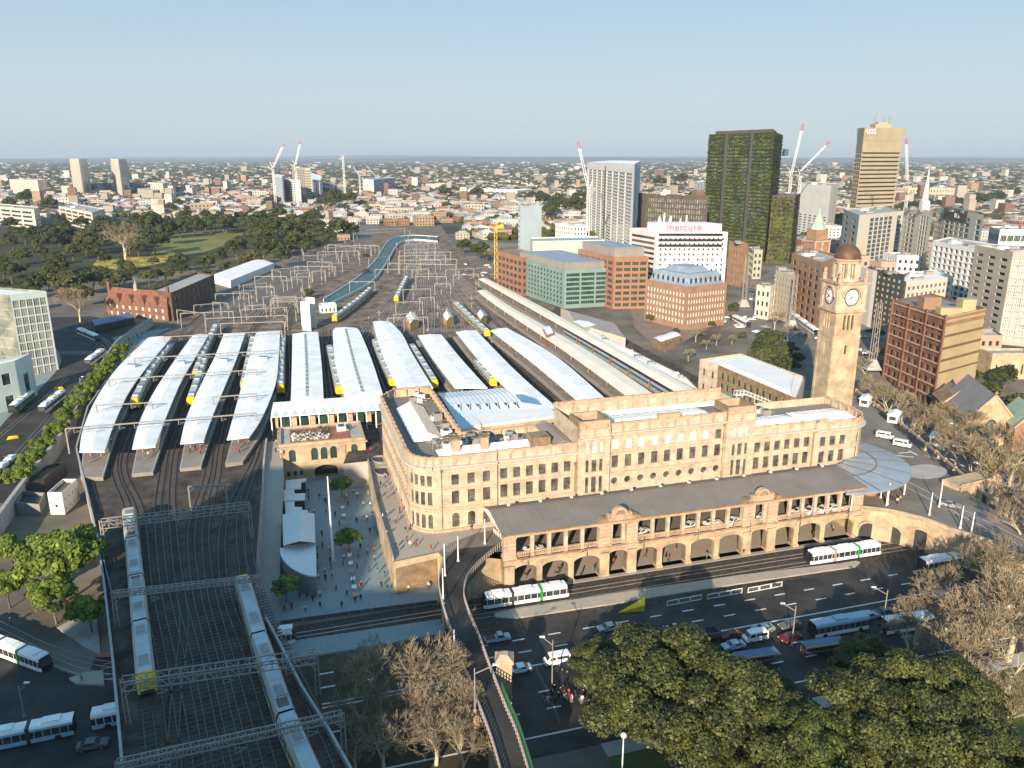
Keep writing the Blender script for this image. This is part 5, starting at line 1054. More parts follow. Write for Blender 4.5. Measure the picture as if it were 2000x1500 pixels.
def shed(name, label, pts, zt, rise, m, wm, z0=None, cat='shed', axis=0):
    'gabled shed from roof corner pixels (left, near, right) at eave height zt above ground'
    p = par4(*pts, zt); z0 = GZ(p[1].y) - .2 if z0 is None else z0; T = thing(name, label, cat, (p[1].x, p[1].y, z0)); mb = MB(); mb.prism([tuple(x[:2]) for x in p], z0, zt, wm); mb.build('wall', T, world=True)
    if axis == 1: p = p[1:] + p[:1]
    a, b = (p[0] + p[1]) / 2, (p[2] + p[3]) / 2; u = Vector((0, 0, rise)); e = Vector((0, 0, .05)); mb = MB(); mb.face([p[1] + e, p[2] + e, b + u, a + u], m); mb.face([p[3] + e, p[0] + e, a + u, b + u], m); mb.face([p[0] + e, p[1] + e, a + u], wm); mb.face([p[2] + e, p[3] + e, b + u], wm); mb.build('roof', T, world=True); return T
shed('storage_shed', 'grey gabled shed beside the green office block', ((1095, 602), (1125, 632), (1222, 660)), 12, 2.5, greyp, cream_w)
shed('storage_shed', 'small white flat shed with pale green side wall near the cream canopy', ((1118, 628), (1140, 640), (1165, 634)), 13, .3, white_roof, mk('lime_wall', (.34, .36, .26), .05, .2, .8))
shed('bus_shelter', 'white canopy shelter beside the sandstone annex', ((1275, 660), (1290, 668), (1330, 655)), 11.5, .6, white_roof, stone_d)
shed('lift_house', 'small brick box with white roof on the long cream canopy', ((1060, 640), (1068, 654), (1081, 650)), 14.2, .3, white_roof, brown_b)
for (a, b, c), lb in ((((793, 618), (801, 632), (818, 624)), 'little yellow brick hut with white gable roof on the nearest platform end'), (((865, 615), (872, 627), (886, 621)), 'little yellow brick hut in the middle of the three'), (((932, 613), (939, 624), (951, 618)), 'little yellow brick hut furthest right beside the train')):
    shed('platform_hut', lb, (a, b, c), 11.5, 1.6, white_roof, mk('yellow_brick', (.5, .32, .14), .1, .3, .8), z0=ZU, axis=1)
T = B3('lift_building', 'tall slim white lift building at the far end of the dashed canopy', (590, 645), 590, (586, 588), (604, 592), white_w, white_roof, {}, z0=ZU); T = B3('lift_building', 'taller white slab beside the slim white lift building', (600, 640), 582, (597, 580), (614, 583), white_w, white_roof, {}, z0=ZU)
B3('plant_building', 'small pale open topped building beside the curving train', (625, 612), 596, (622, 592), (657, 594), mk('pale_teal', (.5, .58, .55), .05, .2, .7), zinc, {1: SM(nx=4, nz=1, wf=.35, hf=.5, g=glass_g)}, z0=ZU)
# metro dive structure
mb = MB(); tq = mk('teal_deck', (.07, .12, .13), .1, .2, .6); Lp, Rp = smooth(wp([(632, 590), (700, 545), (735, 510), (752, 482), (768, 468), (800, 462), (855, 465)]), 26), smooth(wp([(640, 600), (725, 555), (757, 513), (772, 487), (785, 474), (810, 470), (855, 474)]), 26); mb.strip(Lp, Rp, tq, ZU + 1.2)
for P_ in (Lp, Rp):
    for a, b in zip(P_, P_[1:]): mb.bar((a.x, a.y, ZU + 1.0), (b.x, b.y, ZU + 1.0), .5, 2.0, mk('pale_teal', (1, 1, 1)))
mb.build('tunnel_ramp', label='curving teal decked tunnel ramp between the two groups of tracks', cat='ramp')
# ---- left side
gb = mk('hatched_glass', (.14, .18, .17), .3, .12, .12, c2=(.34, .34, .28))
T = B3('glass_building', 'tall pale glass building cut by the left edge', (48, 742), 576, (-160, 562), (90, 568), gb, white_roof, {0: SM(nx=10, nz=8, wf=.93, hf=.9, g=gb, fr=frame_w, d=.15, t=.12), 1: SM(nx=5, nz=9, wf=.9, hf=.86, g=gb, fr=white_w, d=.25, mx=3, m=mk('pale_teal', (1, 1, 1)))})
B3('podium_building', 'pale grey podium building with dark openings below the glass building', (45, 800), 705, (-160, 745), (60, 690), mk('pale_teal', (1, 1, 1)), white_roof2, {0: SM(nx=5, nz=2, wf=.5, hf=.5), 1: SM(nx=1, nz=1, wf=.3, hf=.5)})
T = B3('brick_school', 'red brick building with red tiled roof and curved gable dormers', (330, 628), 600, (205, 588), (345, 592), red_b, red_t, {0: SM(nx=9, nz=2, wf=.35, hf=.5, g=glass_pale, fr=frame_w), 1: SM(nx=2, nz=2, wf=.3, hf=.5)}, par=.1)
p = [Vector((*x, 0)) for x in T['_p']]; zt = T['_z']; mb = MB(); k0 = (p[1] - p[0]); 
w_ = (p[3] - p[0]); w_ = w_ * (12 / w_.length); mb.face([(*p[0][:2], zt), (*p[1][:2], zt), (*(p[1] + w_ * .5 - k0 * .06)[:2], zt + 7), (*(p[0] + w_ * .5 + k0 * .06)[:2], zt + 7)], red_t); mb.face([(*(p[0] + w_)[:2], zt), (*(p[1] + w_)[:2], zt), (*(p[1] + w_ * .5 - k0 * .06)[:2], zt + 7), (*(p[0] + w_ * .5 + k0 * .06)[:2], zt + 7)], red_t); mb.face([(*p[1][:2], zt), (*(p[1] + w_)[:2], zt), (*(p[1] + w_ * .5 - k0 * .06)[:2], zt + 7)], red_t); mb.face([(*p[0][:2], zt), (*(p[0] + w_)[:2], zt), (*(p[0] + w_ * .5 + k0 * .06)[:2], zt + 7)], red_t); mb.build('tiled_roof', T, world=True)
for k in range(4):
    c = p[0] + k0 * (.2 + .2 * k); mb = MB(); d_ = k0.normalized(); nn = Vector((d_.y, -d_.x, 0)); pr = [(-2, -1), (2, -1), (2, 2), (1.4, 2.4), (1, 4), (0, 4.8), (-1, 4), (-1.4, 2.4), (-2, 2)]
    f_ = [c + d_ * a + nn * .3 + Vector((0, 0, zt + b)) for a, b in pr]; g_ = [x - nn * 3 for x in f_]; mb.hexa(f_, g_, red_b); mb.build('gable_dormer', T, world=True)
c = p[0] + k0 * .45 + w_ * .5; mb = MB(); mb.box(c.x - .8, c.y - .8, zt + 6, c.x + .8, c.y + .8, zt + 9, stone_t); mb.lathe((c.x, c.y, zt + 9), [(1, 0), (.6, 1.2), (0, 3.6)], zinc, 8); mb.build('roof_turret', T, world=True)
for s_ in (.02, .97): c = p[0] + k0 * s_ + w_ * .4; mb = MB(); mb.box(c.x - .7, c.y - .7, zt, c.x + .7, c.y + .7, zt + 10, red_b); mb.build('chimney', T, world=True)
B3('warehouse', 'long dark brick warehouse with flat grey roof beside the tracks', (340, 627), 572, (297, 566), (418, 536), dark_b, plain_r, {0: SM(nx=3, nz=3, wf=.4, hf=.5), 1: SM(nx=9, nz=3, wf=.4, hf=.5, g=glass_b, fr=frame_d)})
shed('workshop_shed', 'long white roofed shed left of the tracks', ((412, 538), (450, 548), (535, 514)), 12.5, 1, white_roof, white_w); shed('pavilion', 'open shed with flat blue roof below the red brick building', ((178, 625), (185, 636), (262, 620)), 11.5, .4, mk('blue_sheet_roof', (.08, .15, .24), .1, .3, .5), frame_d)
offw = SM(nx=5, nz=4, wf=.8, hf=.5, g=glass, fr=frame_w, mx=3)
B3('office_building', 'white office block with dark window bands at the left edge', (72, 447), 409, (-60, 398), (76, 404), cream_w, plain_r, SM(nx=6, nz=4, wf=.85, hf=.5, g=glass, fr=frame_w, mx=3), plant=3)
B3('office_building', 'white office block with dark window bands behind the park trees', (185, 452), 415, (114, 402), (204, 408), cream_w, plain_r, SM(nx=5, nz=4, wf=.85, hf=.5, g=glass, fr=frame_w, mx=3), plant=3)
for (bu, bv, tv, lu, ru, lb) in ((164, 384, 318, 136, 171, 'left of two identical slim white ribbed housing towers'), (241, 389, 319, 216, 248, 'right of two identical slim white ribbed housing towers')):
    T = B3('housing_tower', lb, (bu, bv), tv, (lu, tv - 2), (ru, tv - 1), cream_w, plain_r, {0: SM(nx=7, nz=22, wf=.35, hf=.55, g=blond_g, fr=None), 1: SM(nx=1, nz=22, wf=.6, hf=.7, g=glass, fr=None)}); capbox(T, 6, 9, cream_w, white_roof2)
B3('housing_slab', 'wide pale housing slab left of the slim twin towers', (78, 384), 352, (18, 350), (90, 350), cream_w, plain_r, {0: SM(nx=14, nz=8, wf=.45, hf=.5, g=blond_g, fr=None), 1: SM(nx=2, nz=8, wf=.7, hf=.7, fr=None)}, plant=4)
B3('housing_slab', 'pale stepped apartment block right of the slim twin towers', (322, 394), 358, (293, 356), (330, 356), cream_w, plain_r, SM(nx=5, nz=8, wf=.4, hf=.5, fr=None), plant=1); B3('school_hall', 'blank beige hall in front of the stepped apartments', (301, 395), 372, (268, 368), (325, 368), beige_w, plain_r, SM(nx=6, nz=2, wf=.2, hf=.2, fr=None))
for a in (((555, 402), 344, (533, 342), (557, 342), 'slim grey tower at the left of the construction cluster', blue_w, 12), ((583, 402), 352, (556, 350), (586, 352), 'white gridded block with a tower crane behind it', white_w, 10), ((600, 398), 328, (570, 326), (606, 328), 'unfinished concrete tower under a crane', beige_w, 13), ((627, 398), 356, (592, 340), (629, 345), 'stepped white block at the right of the construction cluster', white_w, 11)):
    B3('apartment_block', a[4], a[0], a[1], a[2], a[3], a[5], white_roof, SM(nx=7, nz=a[6], wf=.6, hf=.6, g=glass, fr=None), plant=3)
mc_ = [mk('blue_panel', (.06, .2, .35), .1, .5, .5), mk('rust_panel', (.4, .13, .06), .1, .5, .5), mk('grey_cladding', (.3, .33, .36), .1, .5, .5)]
T = B3('office_building', 'low building with a white end wall and blue and rust chequered front', (731, 380), 351, (708, 349), (771, 347), white_w, zinc, {})
p = [Vector((*x, 0)) for x in T['_p']]; zt = T['_z']; d_ = (p[2] - p[1]); nn = Vector((d_.y, -d_.x, 0)).normalized() * .15; rn = random.Random(1)
for k in range(8):
    mb = MB()
    for j in range(9):
        a, b = p[1] + d_ * (j / 9) + nn, p[1] + d_ * ((j + .92) / 9) + nn; z_ = ZU + 2 + (zt - ZU - 3) * k / 8; mb.face([(a.x, a.y, z_), (b.x, b.y, z_), (b.x, b.y, z_ + (zt - ZU) / 9.5), (a.x, a.y, z_ + (zt - ZU) / 9.5)], rn.choice(mc_))
    mb.build('coloured_panels', T, world=True)
B3('church_tower', 'square sandstone church tower among the trees', (643, 440), 412, (635, 411), (650, 411), stone, plain_r, {}); B3('construction_block', 'white wrapped building under construction with blue netted side', (1612, 470), 362, (1563, 358), (1638, 358), white_w, plain_r, {0: SM(nx=6, nz=9, wf=.6, hf=.4, lo=0, hi=.55, fr=None)}, plant=6)
B3('hospital_block', 'pink brown block on the skyline behind the bronze building', (1296, 355), 333, (1279, 331), (1303, 331), pink_w, plain_r, SM(nx=5, nz=5, wf=.4, hf=.4, fr=None)); B3('apartment_block', 'low white block beside the green tower', (1360, 382), 356, (1356, 354), (1380, 354), white_w, white_roof, SM(nx=3, nz=4, wf=.4, hf=.4, fr=None))
B3('university_hall', 'long sandstone hall with gables near the dark avenue of trees', (1845, 385), 367, (1752, 366), (1872, 368), stone, stone_d, SM(nx=16, nz=2, wf=.3, hf=.5, fr=None)); B3('depot_shed', 'very long white roofed depot behind the suburb', (1010, 382), 372, (905, 370), (1030, 370), white_w, white_roof, {}); B3('pink_block', 'pink rendered building among the far roofs', (485, 395), 383, (458, 381), (489, 380), pink_w, plain_r, SM(nx=6, nz=2, wf=.3, hf=.4, fr=None))
# church and brick manse at right
def gable(name, label, cat, c, w_, l_, h, rise, rot, wm, rm, z0, extra=None):
    T = thing(name, label, cat, (c.x, c.y, z0), rot); mb = MB(); mb.box(-w_, 0, 0, w_, l_, h, wm); mb.hexa([(-w_, 0, h), (w_, 0, h), (0, 0, h + rise)], [(-w_, l_, h), (w_, l_, h), (0, l_, h + rise)], wm)
    if extra: extra(mb)
    mb.build('wall', T); mb = MB(); e = .35; mb.faces([(-w_ - e, -e, h - .1), (0, -e, h + rise + .3), (0, l_ + e, h + rise + .3), (-w_ - e, l_ + e, h - .1)], [(0, 1, 2, 3)], rm); mb.faces([(w_ + e, -e, h - .1), (0, -e, h + rise + .3), (0, l_ + e, h + rise + .3), (w_ + e, l_ + e, h - .1)], [(0, 1, 2, 3)], rm); mb.build('roof', T)
    for s_ in (-1, 1): mb = MB(); mb.bar((s_ * (w_ + e), -.15, h), (0, -.15, h + rise + .4), .6, .5, stone_t); mb.build('coping', T)
    return T
ch = W(1930, 862, 3); T = gable('church', 'sandstone church with steep slate roof and traceried window among bare trees', 'church', ch, 7.2, 26, 7.5, 8.5, R(-12), stone_w, greyp, 2)
mb = MB(); N = 10; mb.hexa([(-1.6, -.12, 2.5), (1.6, -.12, 2.5), (1.6, -.12, 6)] + [(1.6 * math.cos(PI * i / N), -.12, 6 + 2.4 * math.sin(PI * i / N)) for i in range(1, N)] + [(-1.6, -.12, 6)], [(-1.6, -.02, 2.5), (1.6, -.02, 2.5), (1.6, -.02, 6)] + [(1.6 * math.cos(PI * i / N), -.02, 6 + 2.4 * math.sin(PI * i / N)) for i in range(1, N)] + [(-1.6, -.02, 6)], glass)
for x in (-.55, .55): mb.bar((x, -.2, 2.5), (x, -.2, 7.6), .16, .16, stone_t)
mb.build('window', T); mb = MB(); mb.bar((0, -.2, 16), (0, -.2, 17.6), .2, .2, stone_t); mb.bar((-.5, -.2, 17.1), (.5, -.2, 17.1), .2, .2, stone_t); mb.build('cross', T)
mb = MB(); mb.box(-3, -3, 0, 3, 0, 4.5, stone_w); mb.hexa([(-3.3, -3.3, 4.5), (3.3, -3.3, 4.5), (0, -3.3, 8)], [(-3.3, 0, 4.5), (3.3, 0, 4.5), (0, 0, 8)], greyp); mb.build('porch', T)
gable('manse', 'small red brick gabled house tucked beside the mustard wall', 'house', W(1868, 822, 3), 5, 12, 7, 4.5, R(-12), red_b, stone_d, 2); gable('church_hall', 'orange brick gabled hall at the right edge beside the church', 'hall', W(2010, 880, 3), 5, 14, 8, 6, R(-12), orange_b, mk('copper_green', (1, 1, 1)), 2)
B3('stone_hall', 'castellated stone hall behind the church', (1930, 745), 690, (1912, 680), (2030, 690), stone_w, zinc, SM(nx=5, nz=1, wf=.2, hf=.4), z0=4)
mb = MB(); 
# ---- cranes
def crane(label, mast, jib0, jib1, D, group=None, w_=1.8):
    'mast: (u, vbase, vtop) pixels at distance D; jib from jib0 to jib1 pixels'
    def at(u, v): z = H - D * math.tan(TH + math.atan((v - 750) / F)); d = D * math.cos(TH) + (H - z) * math.sin(TH); return Vector(((u - 1000) / F * d, D, z))
    b, t = at(mast[0], mast[1]), at(mast[0], mast[2]); b.x = t.x; b.z = ZU; T = thing('tower_crane', label, 'crane', b, 0, group)
    def lat(mb, p, q, w, m, m2):
        d = (q - p).normalized(); s_ = Vector((w / 2, 0, 0)); f_ = Vector((0, w / 2, 0)); N = max(3, int((q - p).length / (w * 1.2)))
        for a, c in ((s_ + f_), (s_ - f_)), ((-s_ + f_), (-s_ - f_)):
            for x in (a, c): mb.bar(p + x, q + x, w * .14, w * .14, m)
        for i in range(N): e, g = p.lerp(q, i / N), p.lerp(q, (i + 1) / N); k = 1 if i % 2 else -1; mb.bar(e + s_ * k - f_, g - s_ * k - f_, w * .1, w * .1, m2 if i > N * .88 else m)
    mb = MB(); lat(mb, b, t, w_, frame_w, frame_w); mb.build('mast', T, world=True); mb = MB(); j0, j1 = at(*jib0), at(*jib1); lat(mb, j0, j0.lerp(j1, .86), w_ * .8, frame_w, frame_w); lat(mb, j0.lerp(j1, .86), j1, w_ * .8, red_p, red_p); mb.build('jib', T, world=True)
    mb = MB(); s_ = -1 if j1.x > j0.x else 1; mb.bar(t, t + Vector((s_ * w_ * 3, 0, w_)), w_, w_, steel); mb.bar(t, t + Vector((s_ * w_ * 1.5, 0, w_ * 4)), w_ * .2, w_ * .2, frame_w); mb.build('counter_jib', T, world=True)
crane('white crane with red tip leaning beside the glassy apartment tower', (1150, 520, 372), (1149, 368), (1129, 277), 700, w_=2.2)
crane('steep white and red crane jib left of the tan tower', (1545, 430, 345), (1545, 342), (1569, 241), 760); crane('low slanting crane jib left of the tan tower', (1563, 430, 345), (1563, 335), (1621, 276), 800); crane('upright crane jib right of the tan tower', (1772, 440, 380), (1772, 352), (1770, 270), 700)
crane('crane with bent jib at the left of the construction cluster', (533, 395, 330), (533, 328), (555, 280), 1250, w_=2.6); crane('crane standing on the unfinished concrete tower', (577, 395, 325), (577, 322), (587, 275), 1300, w_=2.6); crane('distant crane mast standing alone', (670, 375, 312), (670, 312), (671, 302), 1500, w_=2.4); crane('small distant crane with left leaning jib', (702, 375, 344), (702, 344), (688, 322), 1700, w_=2.4); crane('smallest distant crane near the chequered building', (738, 360, 346), (733, 344), (713, 320), 2100, w_=2.6)
crane('yellow crane mast beside the orange brick wing', (968, 545, 445), (968, 447), (957, 441), 560)
for m_ in [o for o in bpy.data.objects if o.get('label') == 'yellow crane mast beside the orange brick wing']:
    for o in bpy.data.objects:
        if o.parent == m_:
            o.data.materials.clear(); o.data.materials.append(yellow)
sp = W(1802, 425, ZU); T = thing('church_spire', 'slender white spire rising behind the blue glass housing', 'spire', (sp.x, sp.y, ZU)); hS = ZT(sp, 330) - ZU; mb = MB(); mb.box(-5, -5, 0, 5, 5, hS * .35, white_w); mb.build('base', T); mb = MB(); mb.lathe((0, 0, hS * .35), [(4.5, 0), (1.2, hS * .5), (.3, hS * .66)], white_w, 8); mb.build('steeple', T)
# ================================================================= TREES
import numpy as np
def np_mesh(name, V, Fq, mats, mi=None, smooth=False):
    me = bpy.data.meshes.new(name); me.vertices.add(len(V)); me.vertices.foreach_set('co', np.asarray(V, dtype=np.float32).ravel())
    Fq = np.asarray(Fq, dtype=np.int32); n, k = Fq.shape; me.loops.add(n * k); me.loops.foreach_set('vertex_index', Fq.ravel()); me.polygons.add(n)
    me.polygons.foreach_set('loop_start', np.arange(0, n * k, k, dtype=np.int32)); me.polygons.foreach_set('loop_total', np.full(n, k, dtype=np.int32))
    for m in mats: me.materials.append(m)
    if mi is not None: me.polygons.foreach_set('material_index', np.asarray(mi, dtype=np.int32))
    me.update(calc_edges=True); me.validate(); return me
def leaves(centers, normals, size, rs):
    n = len(centers); r = rs.normal(size=(n, 3)); a = np.cross(normals, r); a /= np.linalg.norm(a, axis=1)[:, None] + 1e-9; b = np.cross(normals, a); s = size * rs.uniform(.6, 1.3, (n, 1))
    a *= s; b *= s * rs.uniform(.5, .9, (n, 1)); V = np.stack([centers - a - b * .4, centers + a * .2 - b, centers + a + b * .3, centers - a * .2 + b], 1).reshape(-1, 3)
    return V, np.arange(4 * n).reshape(-1, 4)
def crown(name, rx, ry, rz, nclump, rc, nleaf, size, m, seed, flat=.25, gap=0):
    'crown of leaf clumps: clumps sit on the upper shell of an uneven ellipsoid, leaves cover each clump'
    rs = np.random.RandomState(seed); C = []; ph = rs.uniform(0, 6.28, 6)
    while len(C) < nclump:
        d = rs.normal(size=3); d /= np.linalg.norm(d)
        if d[2] < -flat: continue
        az = math.atan2(d[1], d[0]); lump = 1 + .16 * math.sin(2 * az + ph[0]) + .12 * math.sin(3 * az + ph[1]) + .1 * math.sin(5 * az + ph[2] + 3 * d[2]); t = rs.uniform(.62, 1) if rs.rand() < .85 else rs.uniform(.2, .6)
        C.append([d[0] * rx * t * lump, d[1] * ry * t * lump, d[2] * rz * t * (1 + .15 * math.sin(3 * d[0] + ph[3]))])
    C = np.array(C); rr = rc * rs.uniform(.6, 1.35, nclump); per = rs.multinomial(nleaf, (rr ** 2) / np.sum(rr ** 2)); P, N = [], []
    for c, r, k in zip(C, rr, per):
        d = rs.normal(size=(k, 3)); d /= np.linalg.norm(d, axis=1)[:, None] + 1e-9; d[:, 2] = np.where(d[:, 2] < -.3, -d[:, 2], d[:, 2]); P.append(c + d * r * np.array([1, 1, .72]) * rs.uniform(.8, 1.08, (k, 1))); N.append(d + rs.normal(size=(k, 3)) * .45 + np.array([0, 0, .35]))
    P, N = np.concatenate(P), np.concatenate(N); N /= np.linalg.norm(N, axis=1)[:, None]; V, Fq = leaves(P, N, size, rs); return np_mesh(name, V, Fq, [m])
def limb_mesh(name, segs, mats, n=5):
    V, Fq, mi = [], [], []
    for (p, q, r0, r1, m) in segs:
        p, q = Vector(p), Vector(q); d = (q - p)
        if d.length < 1e-4: continue
        d.normalize(); up = Vector((0, 0, 1)) if abs(d.z) < .9 else Vector((1, 0, 0)); a = d.cross(up).normalized(); b = a.cross(d); k = n if r0 > .12 else 3; i0 = len(V)
        for c, r in ((p, r0), (q, r1)):
            for j in range(k): t = 2 * PI * j / k; V.append(c + (a * math.cos(t) + b * math.sin(t)) * r)
        for j in range(k): Fq.append((i0 + j, i0 + (j + 1) % k, i0 + k + (j + 1) % k, i0 + k + j)); mi.append(m)
    return np_mesh(name, [tuple(v) for v in V], Fq, mats, mi)
def branches(seed, h, spread, levels, r0, up=.55, kids_=(3, 5), L0=None, minr=.012, trunk=.3, twigm=1):
    rn = random.Random(seed); out = []
    def grow(p, d, L, r, lv):
        steps = 2 if lv < 2 else 1; 
        for s_ in range(steps): q = p + d * L / steps; out.append((p, q, r, max(minr, r * .8), 0 if r > .05 else twigm)); p = q; r *= .82; d = (d + Vector((rn.gauss(0, .1), rn.gauss(0, .1), rn.gauss(.03, .06)))).normalized()
        if lv >= levels: return
        k = rn.randint(*kids_)
        for i in range(k):
            a = rn.uniform(0, 2 * PI); t = rn.uniform(.35, .85) * spread; ax = d.orthogonal().normalized(); ax.rotate(Matrix.Rotation(a, 3, d)); nd = (d * math.cos(t) + ax * math.sin(t)); nd.z += up * .28; nd.normalize()
            grow(p - d * L * rn.uniform(0, .35) * (1 if i else 0), nd, L * rn.uniform(.62, .84), max(minr, r * rn.uniform(.55, .75)), lv + 1)
    grow(Vector((0, 0, 0)), Vector((rn.gauss(0, .05), rn.gauss(0, .05), 1)).normalized(), h * trunk, r0, 0); return out
def trunk_mesh(name, seed, h, r, spread, m=None): s = branches(seed, h, 1.0, 2, r, up=.5, kids_=(3, 4), trunk=.45, minr=.05, twigm=0); return limb_mesh(name, s, [m or bark])
PROTO = {}
def proto(kind, cm, tm, label, cat='tree', name='tree', scalez=1):
    T = thing(name, label, cat, (0, 0, -500)); o = addobj('trunk', tm, T)
    if cm: c = addobj('crown', cm[0], T); c.location = (0, 0, cm[1])
    kids(T); PROTO[kind] = T; T['_used'] = 0; return T
used_p = set()
def plant(kind, loc, s_, label, group=None, rot=None, sz=None):
    P = PROTO[kind]; rot = rt.uniform(0, 6.28) if rot is None else rot; sc_ = (s_, s_, sz or s_)
    if kind not in used_p: used_p.add(kind); P.location = loc; P.scale = sc_; P.rotation_euler = (0, 0, rot); P['label'] = label; P['group'] = group or ''; 
    else: P = dup(P, loc, rot, label, group, sc_)
    if not group and 'group' in P: del P['group']
    return P
rt = random.Random(11)
proto('fig_a', (crown('crown', 14, 12, 7.8, 150, 2.3, 76000, .25, leaf_fig, 1), 10.5), trunk_mesh('trunk', 1, 13, .9, 1), 'fig', name='fig_tree')
proto('fig_b', (crown('crown', 10, 10, 8, 90, 2.1, 46000, .25, leaf_fig, 2), 10), trunk_mesh('trunk', 2, 12, .8, 1), 'fig', name='fig_tree')
proto('fig_g', (crown('crown', 8, 8, 5.5, 85, 1.7, 34000, .24, leaf_fg, 3), 7.5), trunk_mesh('trunk', 3, 9, .6, 1), 'fig', name='fig_tree')
proto('grn', (crown('crown', 3.6, 3.6, 3.0, 42, 1.1, 7000, .26, leaf_grn, 4), 5.4), trunk_mesh('trunk', 4, 5, .22, 1), 't', name='round_tree')
proto('mid', (crown('crown', 6, 6, 4.6, 40, 1.8, 3200, .62, leaf_mid, 5), 7), trunk_mesh('trunk', 5, 8, .4, 1), 't', name='broadleaf_tree')
proto('mid2', (crown('crown', 6.5, 5.5, 5.5, 36, 2.0, 3000, .62, leaf_dk, 6), 7.5), trunk_mesh('trunk', 6, 8, .4, 1), 't', name='evergreen_tree')
proto('far', (crown('crown', 6, 6, 4.4, 16, 2.4, 520, 1.2, leaf_dk, 7), 6), limb_mesh('trunk', [((0, 0, 0), (0, 0, 6), .5, .4, 0)], [bark]), 't', name='distant_tree')
for i, (k, lv, h) in enumerate((('bare1', 6, 16), ('bare2', 6, 17))): proto(k, None, limb_mesh('trunk', branches(21 + i * 5, h, .95, lv, .42, kids_=(3, 4), trunk=.22, minr=.022), [bark_p, twig]), 't', name='bare_tree')
proto('bare3', None, limb_mesh('trunk', branches(44, 12, .9, 5, .24, kids_=(3, 5), trunk=.24, minr=.03), [bark_p, twig]), 't', name='bare_tree')
for k in ('bare1', 'bare2', 'bare3'):
    me = [o for o in bpy.data.objects if o.parent == PROTO[k]][0].data; zz = [v.co.z for v in me.vertices]; PROTO[k]['_h'] = max(zz); rr = sorted(math.hypot(v.co.x, v.co.y) for v in me.vertices); PROTO[k]['_r'] = rr[int(len(rr) * .93)]
def fit(kind, u, v, rpx, label, group=None, zg=None, hc=None, rad={'fig_a': 14, 'fig_b': 11.5, 'fig_g': 9, 'grn': 3.5, 'mid': 7.5, 'mid2': 7.5, 'far': 7}, hcen={'fig_a': 11, 'fig_b': 10.5, 'fig_g': 7.5, 'grn': 5.6, 'mid': 7, 'mid2': 7.5, 'far': 6}):
    'crown centre (u,v) and crown radius in pixels -> ground position and scale'
    r0 = rad.get(kind) or PROTO[kind]['_r']; h0 = hcen.get(kind) or PROTO[kind]['_h'] * .62; s_ = 1.0; z0 = zg if zg is not None else 0
    for _ in range(6): p = W(u, v, z0 + h0 * s_); d = p.y * math.cos(TH) + (H - z0 - h0 * s_) * math.sin(TH); s_ = rpx * d / F / r0; z0 = zg if zg is not None else GZ(p.y)
    return plant(kind, (p.x, p.y, z0 - .1), s_, label, group)
# foreground figs and bare trees
fit('fig_a', 1335, 1372, 192, 'largest golden green fig tree in the middle foreground, covering the kerb', zg=0)
fit('fig_b', 1180, 1300, 72, 'lighter green tree at the left flank of the largest fig', zg=0); fit('fig_b', 1400, 1450, 95, 'dusky fig tree below the largest fig at the bottom edge', zg=0)
fit('fig_g', 1570, 1455, 115, 'bright yellow green tree at the bottom edge between the two big figs', zg=0); fit('fig_g', 1505, 1345, 48, 'small bright green tree right of the largest fig', zg=0)
fit('fig_a', 1800, 1408, 180, 'second large golden fig tree towards the right corner', zg=0); fit('fig_b', 1690, 1290, 70, 'rounded fig crown behind the bus shelters', zg=0); fit('fig_b', 1890, 1460, 105, 'fig tree filling the lower right corner', zg=0); fit('fig_b', 1700, 1430, 85, 'dark fig crown between the bright green tree and the right hand fig', zg=0)
for k, (u, v, r, lb) in enumerate(((735, 1310, 75, 'bare tree nearest the gantry post beside the tracks'), (800, 1290, 85, 'tallest bare tree in the thicket below the plaza'), (870, 1320, 65, 'bare tree leaning against the ramp fence'), (745, 1430, 70, 'pale fan shaped bare tree at the bottom left of the thicket'), (850, 1420, 55, 'small upright bare tree at the bottom of the thicket'), (700, 1370, 50, 'twiggy bare tree beside the lowest gantry post'), (810, 1370, 60, 'bare tree in the middle of the thicket'),
     (1860, 1250, 85, 'bare tree over the parked buses at the right'), (1930, 1180, 90, 'wide bare tree beside the palm'), (1985, 1260, 90, 'pale bare tree at the right edge'), (1900, 1340, 80, 'white limbed bare tree right of the second large fig'), (1975, 1110, 80, 'bare tree below the ramp at the right edge'), (1800, 1180, 55, 'low bare tree in front of the green bus'), (1780, 1240, 45, 'small bare tree at the kerb right of the long bus'), (1965, 1370, 70, 'drooping bare tree above the right corner lawn'), (690, 1290, 60, 'bare tree beside the tram platform end'), (900, 1380, 55, 'bare tree touching the lower ramp'), (760, 1360, 65, 'dense bare tree at the heart of the thicket'), (905, 1450, 50, 'bare tree at the bottom beside the ramp'), (690, 1450, 55, 'bare tree at the bottom beside the tracks'), (1940, 1090, 60, 'bare tree against the ramp wall'), (1860, 1160, 60, 'bare tree between palm and green bus'), (1990, 1180, 80, 'tall bare tree at the right edge behind the palm'))):
    fit(('bare1', 'bare2')[k % 2], u, v, r, lb, zg=0)
for k, (u, v, r) in enumerate(((1690, 715, 24), (1712, 755, 30), (1738, 775, 32), (1765, 790, 34), (1790, 805, 34), (1815, 825, 36), (1840, 845, 40), (1872, 865, 44), (1905, 890, 46), (1940, 920, 52), (1975, 950, 55), (1985, 880, 50), (1940, 850, 40), (1900, 830, 36), (2010, 1000, 60), (1860, 810, 32))):
    fit(('bare3', 'bare2', 'bare1')[k % 3], u, v, r, 'bare plane tree in the avenue behind the ramp wall', 'bare plane trees along the street behind the ramp', zg=2)
